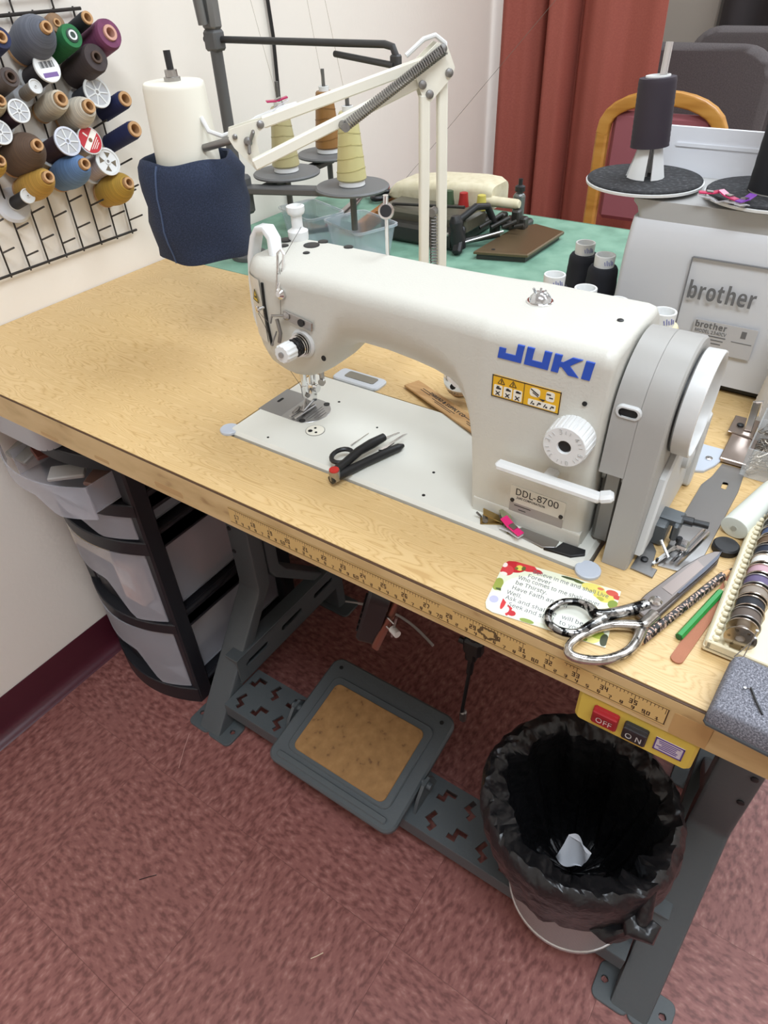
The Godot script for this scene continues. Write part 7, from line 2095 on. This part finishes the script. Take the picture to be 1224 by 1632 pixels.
func shears() -> void:
	var y := T + 0.0022
	var sh := thing("tailor_shears", "large steel tailor's shears with chipped black handles", "scissors", Vector3(0.872, T, -0.08))
	var chip := textured(mat(Color.WHITE, 0.2, 0.85), noise_tex(noise(0.03, 4, FastNoiseLite.TYPE_SIMPLEX, 33), ramp([[0.0, rgb(14, 14, 15)], [0.5, rgb(18, 18, 19)], [0.56, rgb(200, 198, 194)], [1.0, rgb(222, 220, 216)]]), 256, 256), 9.0, 9.0, true)
	var wornm := textured(mat(Color.WHITE, 0.18, 0.95), noise_tex(noise(0.03, 4, FastNoiseLite.TYPE_SIMPLEX, 36), ramp([[0.0, rgb(20, 20, 20)], [0.26, rgb(34, 32, 30)], [0.34, rgb(186, 182, 176)], [1.0, rgb(226, 222, 216)]]), 256, 256), 9.0, 9.0, true)
	var blade := mat(rgb(132, 124, 120), 0.36, 0.9)
	var b := B.new(); b.t.basis = FLAT
	b.prism(plan([[0.8585, -0.066], [0.863, -0.088], [0.882, -0.143], [0.892, -0.165], [0.9005, -0.178], [0.907, -0.182], [0.9065, -0.170], [0.901, -0.148], [0.880, -0.076], [0.872, -0.060]]), y + 0.0062, y + 0.0092, 0.0012)
	var up := part(sh, "upper_blade", b, blade)
	b = B.new(); b.t.basis = FLAT
	b.prism(plan([[0.8735, -0.103], [0.8835, -0.0985], [0.8985, -0.150], [0.8905, -0.1565]]), y + 0.0092, y + 0.0095)
	part(up, "ground_panel", b, mat(rgb(150, 138, 132), 0.42, 0.85))
	b = B.new(); b.t.basis = FLAT
	b.prism(plan([[0.8865, -0.104], [0.8995, -0.153], [0.9045, -0.172], [0.907, -0.1815], [0.9065, -0.168], [0.901, -0.146], [0.8885, -0.104]]), y + 0.0092, y + 0.0095)
	part(up, "ground_bevel", b, mat(rgb(92, 94, 102), 0.35, 0.9))
	b = B.new(); b.t.basis = FLAT
	b.prism(plan([[0.862, -0.064], [0.870, -0.090], [0.888, -0.145], [0.901, -0.1735], [0.907, -0.178], [0.9075, -0.166], [0.902, -0.146], [0.881, -0.072], [0.874, -0.058]]), y + 0.002, y + 0.0058, 0.0008)
	part(sh, "lower_blade", b, blade)
	b = B.new(); b.lathe([Vector2(0.0058, 0.009), Vector2(0.0058, 0.0105), Vector2(0.004, 0.0125), Vector2(0.0, 0.0128)], 18, Transform3D(Basis(), Vector3(0.8735, y, -0.083))); part(sh, "pivot_screw", b, M.chrome)
	# shanks sweep from the pivot into the two bows
	var bow := func(pts: Array, rad: Array) -> B:
		var c3 := Curve3D.new()
		for k in pts.size():
			var p: Vector3 = pts[k]
			var a: Vector3 = pts[maxi(0, k - 1)]; var e: Vector3 = pts[mini(pts.size() - 1, k + 1)]
			var tn: Vector3 = (e - a) / 6.0
			c3.add_point(p, -tn, tn)
		var path := []; var rr := []
		for k in (pts.size() - 1) * 5 + 1:
			var f := k / 5.0
			path.append(c3.samplef(f))
			var i := mini(int(f), rad.size() - 2)
			rr.append(lerpf(rad[i], rad[i + 1], f - i))
		var bb := B.new(); bb.tube(path, rr, 10); return bb
	var v := func(x: float, z: float, h: float) -> Vector3: return Vector3(x, y + h, z)
	# thumb bow (small, black enamel)
	b = bow.call([v.call(0.868, -0.076, 0.0075), v.call(0.852, -0.055, 0.0085), v.call(0.836, -0.041, 0.009), v.call(0.827, -0.0455, 0.009), v.call(0.8145, -0.046, 0.0085), v.call(0.803, -0.038, 0.008), v.call(0.798, -0.024, 0.007), v.call(0.803, -0.012, 0.0065), v.call(0.815, -0.0085, 0.0065), v.call(0.828, -0.0135, 0.007), v.call(0.835, -0.026, 0.008), v.call(0.842, -0.041, 0.009)], [0.0062, 0.0058, 0.0055, 0.0042, 0.0036, 0.0036, 0.0036, 0.0036, 0.0038, 0.0042, 0.0048, 0.005])
	part(sh, "thumb_bow", b, chip, 60.0)
	# finger bow (long, worn bright)
	b = bow.call([v.call(0.877, -0.070, 0.005), v.call(0.872, -0.052, 0.006), v.call(0.862, -0.0465, 0.0062), v.call(0.848, -0.037, 0.0062), v.call(0.834, -0.018, 0.006), v.call(0.8275, 0.0, 0.0056), v.call(0.8305, 0.0095, 0.0056), v.call(0.841, 0.0095, 0.0056), v.call(0.857, 0.001, 0.0058), v.call(0.8695, -0.015, 0.006), v.call(0.8735, -0.031, 0.006), v.call(0.873, -0.047, 0.006)], [0.0066, 0.0058, 0.0048, 0.0042, 0.004, 0.004, 0.0042, 0.0042, 0.0042, 0.0044, 0.0048, 0.0054])
	part(sh, "finger_bow", b, wornm, 60.0)

func bobbins() -> void:
	var y := T + 0.0005
	var t := thing("bobbin_tray", "cream ribbed bobbin tray at the right edge", "tray", Vector3(0.95, T, -0.16))
	var cm := mat(rgb(226, 214, 182), 0.45)
	var b := B.new()
	b.box(Vector3(0.951, y + 0.0045, -0.172), Vector3(0.06, 0.007, 0.226), 0.0015)
	b.box(Vector3(0.925, y + 0.009, -0.172), Vector3(0.006, 0.010, 0.226), 0.0015)
	b.box(Vector3(0.979, y + 0.011, -0.172), Vector3(0.006, 0.014, 0.226), 0.0015)
	for k in 2: b.box(Vector3(0.938 + k * 0.013, y + 0.009, -0.172), Vector3(0.004, 0.005, 0.224), 0.001)
	b.box(Vector3(0.951, y + 0.009, -0.0605), Vector3(0.056, 0.010, 0.003), 0.001)
	part(t, "body", b, cm)
	for k in 28:
		b = B.new(); b.box(Vector3(0.9285, y + 0.0135, -0.066 - k * 0.0078), Vector3(0.006, 0.005, 0.0045), 0.0012)
		part(t, "rib", b, cm)
	var cols := [rgb(150, 140, 130), rgb(92, 80, 72), rgb(30, 32, 38), rgb(140, 128, 116), rgb(96, 84, 116), rgb(186, 150, 158), rgb(232, 230, 224), rgb(30, 36, 52), rgb(104, 82, 60), rgb(70, 84, 118), rgb(28, 28, 32), rgb(150, 140, 110), rgb(80, 74, 70), rgb(44, 46, 54)]
	var nm := ["bare steel", "dark taupe", "black", "grey beige", "dull violet", "dusty rose", "white", "navy", "brown", "slate blue", "jet black", "khaki", "charcoal", "ink blue"]
	for k in 14:
		var c := Vector3(0.9445, y + 0.0225, -0.0725 - k * 0.0152)
		var ax := Transform3D(basis_y(Vector3(0.06, 0.05, 1.0)), c)
		var o := thing("bobbin", nm[k] + (" empty bobbin at the near end of the tray" if k == 0 else " thread bobbin, %s from the near end of the tray" % ["first", "second", "third", "fourth", "fifth", "sixth", "seventh", "eighth", "ninth", "tenth", "eleventh", "twelfth", "thirteenth", "fourteenth"][k]), "bobbin", c - Vector3(0, 0.0125, 0), "bobbins in the tray")
		for s in [-1.0, 1.0]:
			b = B.new()
			b.t = ax * Transform3D(Basis(Vector3(1, 0, 0), Vector3(0, 0, -1), Vector3(0, 1, 0)), Vector3(0, s * 0.0058, 0))
			if k == 0 and s > 0.0:
				# the near face shows its ring of holes
				for q in 6:
					var wedge := PackedVector2Array()
					var a0 := TAU * q / 6.0; var a1 := TAU * (q + 1) / 6.0
					for j in 6: wedge.append(Vector2.from_angle(lerpf(a0, a1, j / 5.0)) * 0.0125)
					for j in 6: wedge.append(Vector2.from_angle(lerpf(a1, a0, j / 5.0)) * 0.0038)
					b.prism(wedge, -0.0006, 0.0006, 0.0, [circle(0.0015, 8, Vector2.from_angle((a0 + a1) / 2) * 0.0088)])
			else: b.prism(circle(0.0125, 28), -0.0006, 0.0006, 0.0003)
			part(o, "flange", b, mat(rgb(196, 184, 170), 0.22, 1.0) if k % 3 != 1 else M.steel)
		b = B.new(); b.lathe([Vector2(0.003, -0.0052), Vector2(0.0112 if k else 0.005, -0.0052), Vector2(0.0115 if k else 0.005, 0), Vector2(0.0112 if k else 0.005, 0.0052), Vector2(0.003, 0.0052)], 24, ax); part(o, "thread", b, mat(cols[k], 0.7))
	# loose black bobbin lid beside the tray
	b = B.new(); b.lathe([Vector2(0.0, 0), Vector2(0.0125, 0), Vector2(0.0125, 0.006), Vector2(0.011, 0.0075), Vector2(0.0, 0.0075)], 24, Transform3D(Basis(), Vector3(0.9085, T + 0.0004, -0.199)))
	solo("black_button", b, M.black, "round black cap left of the bobbin tray", "cap", Vector3(0.9085, T, -0.199))
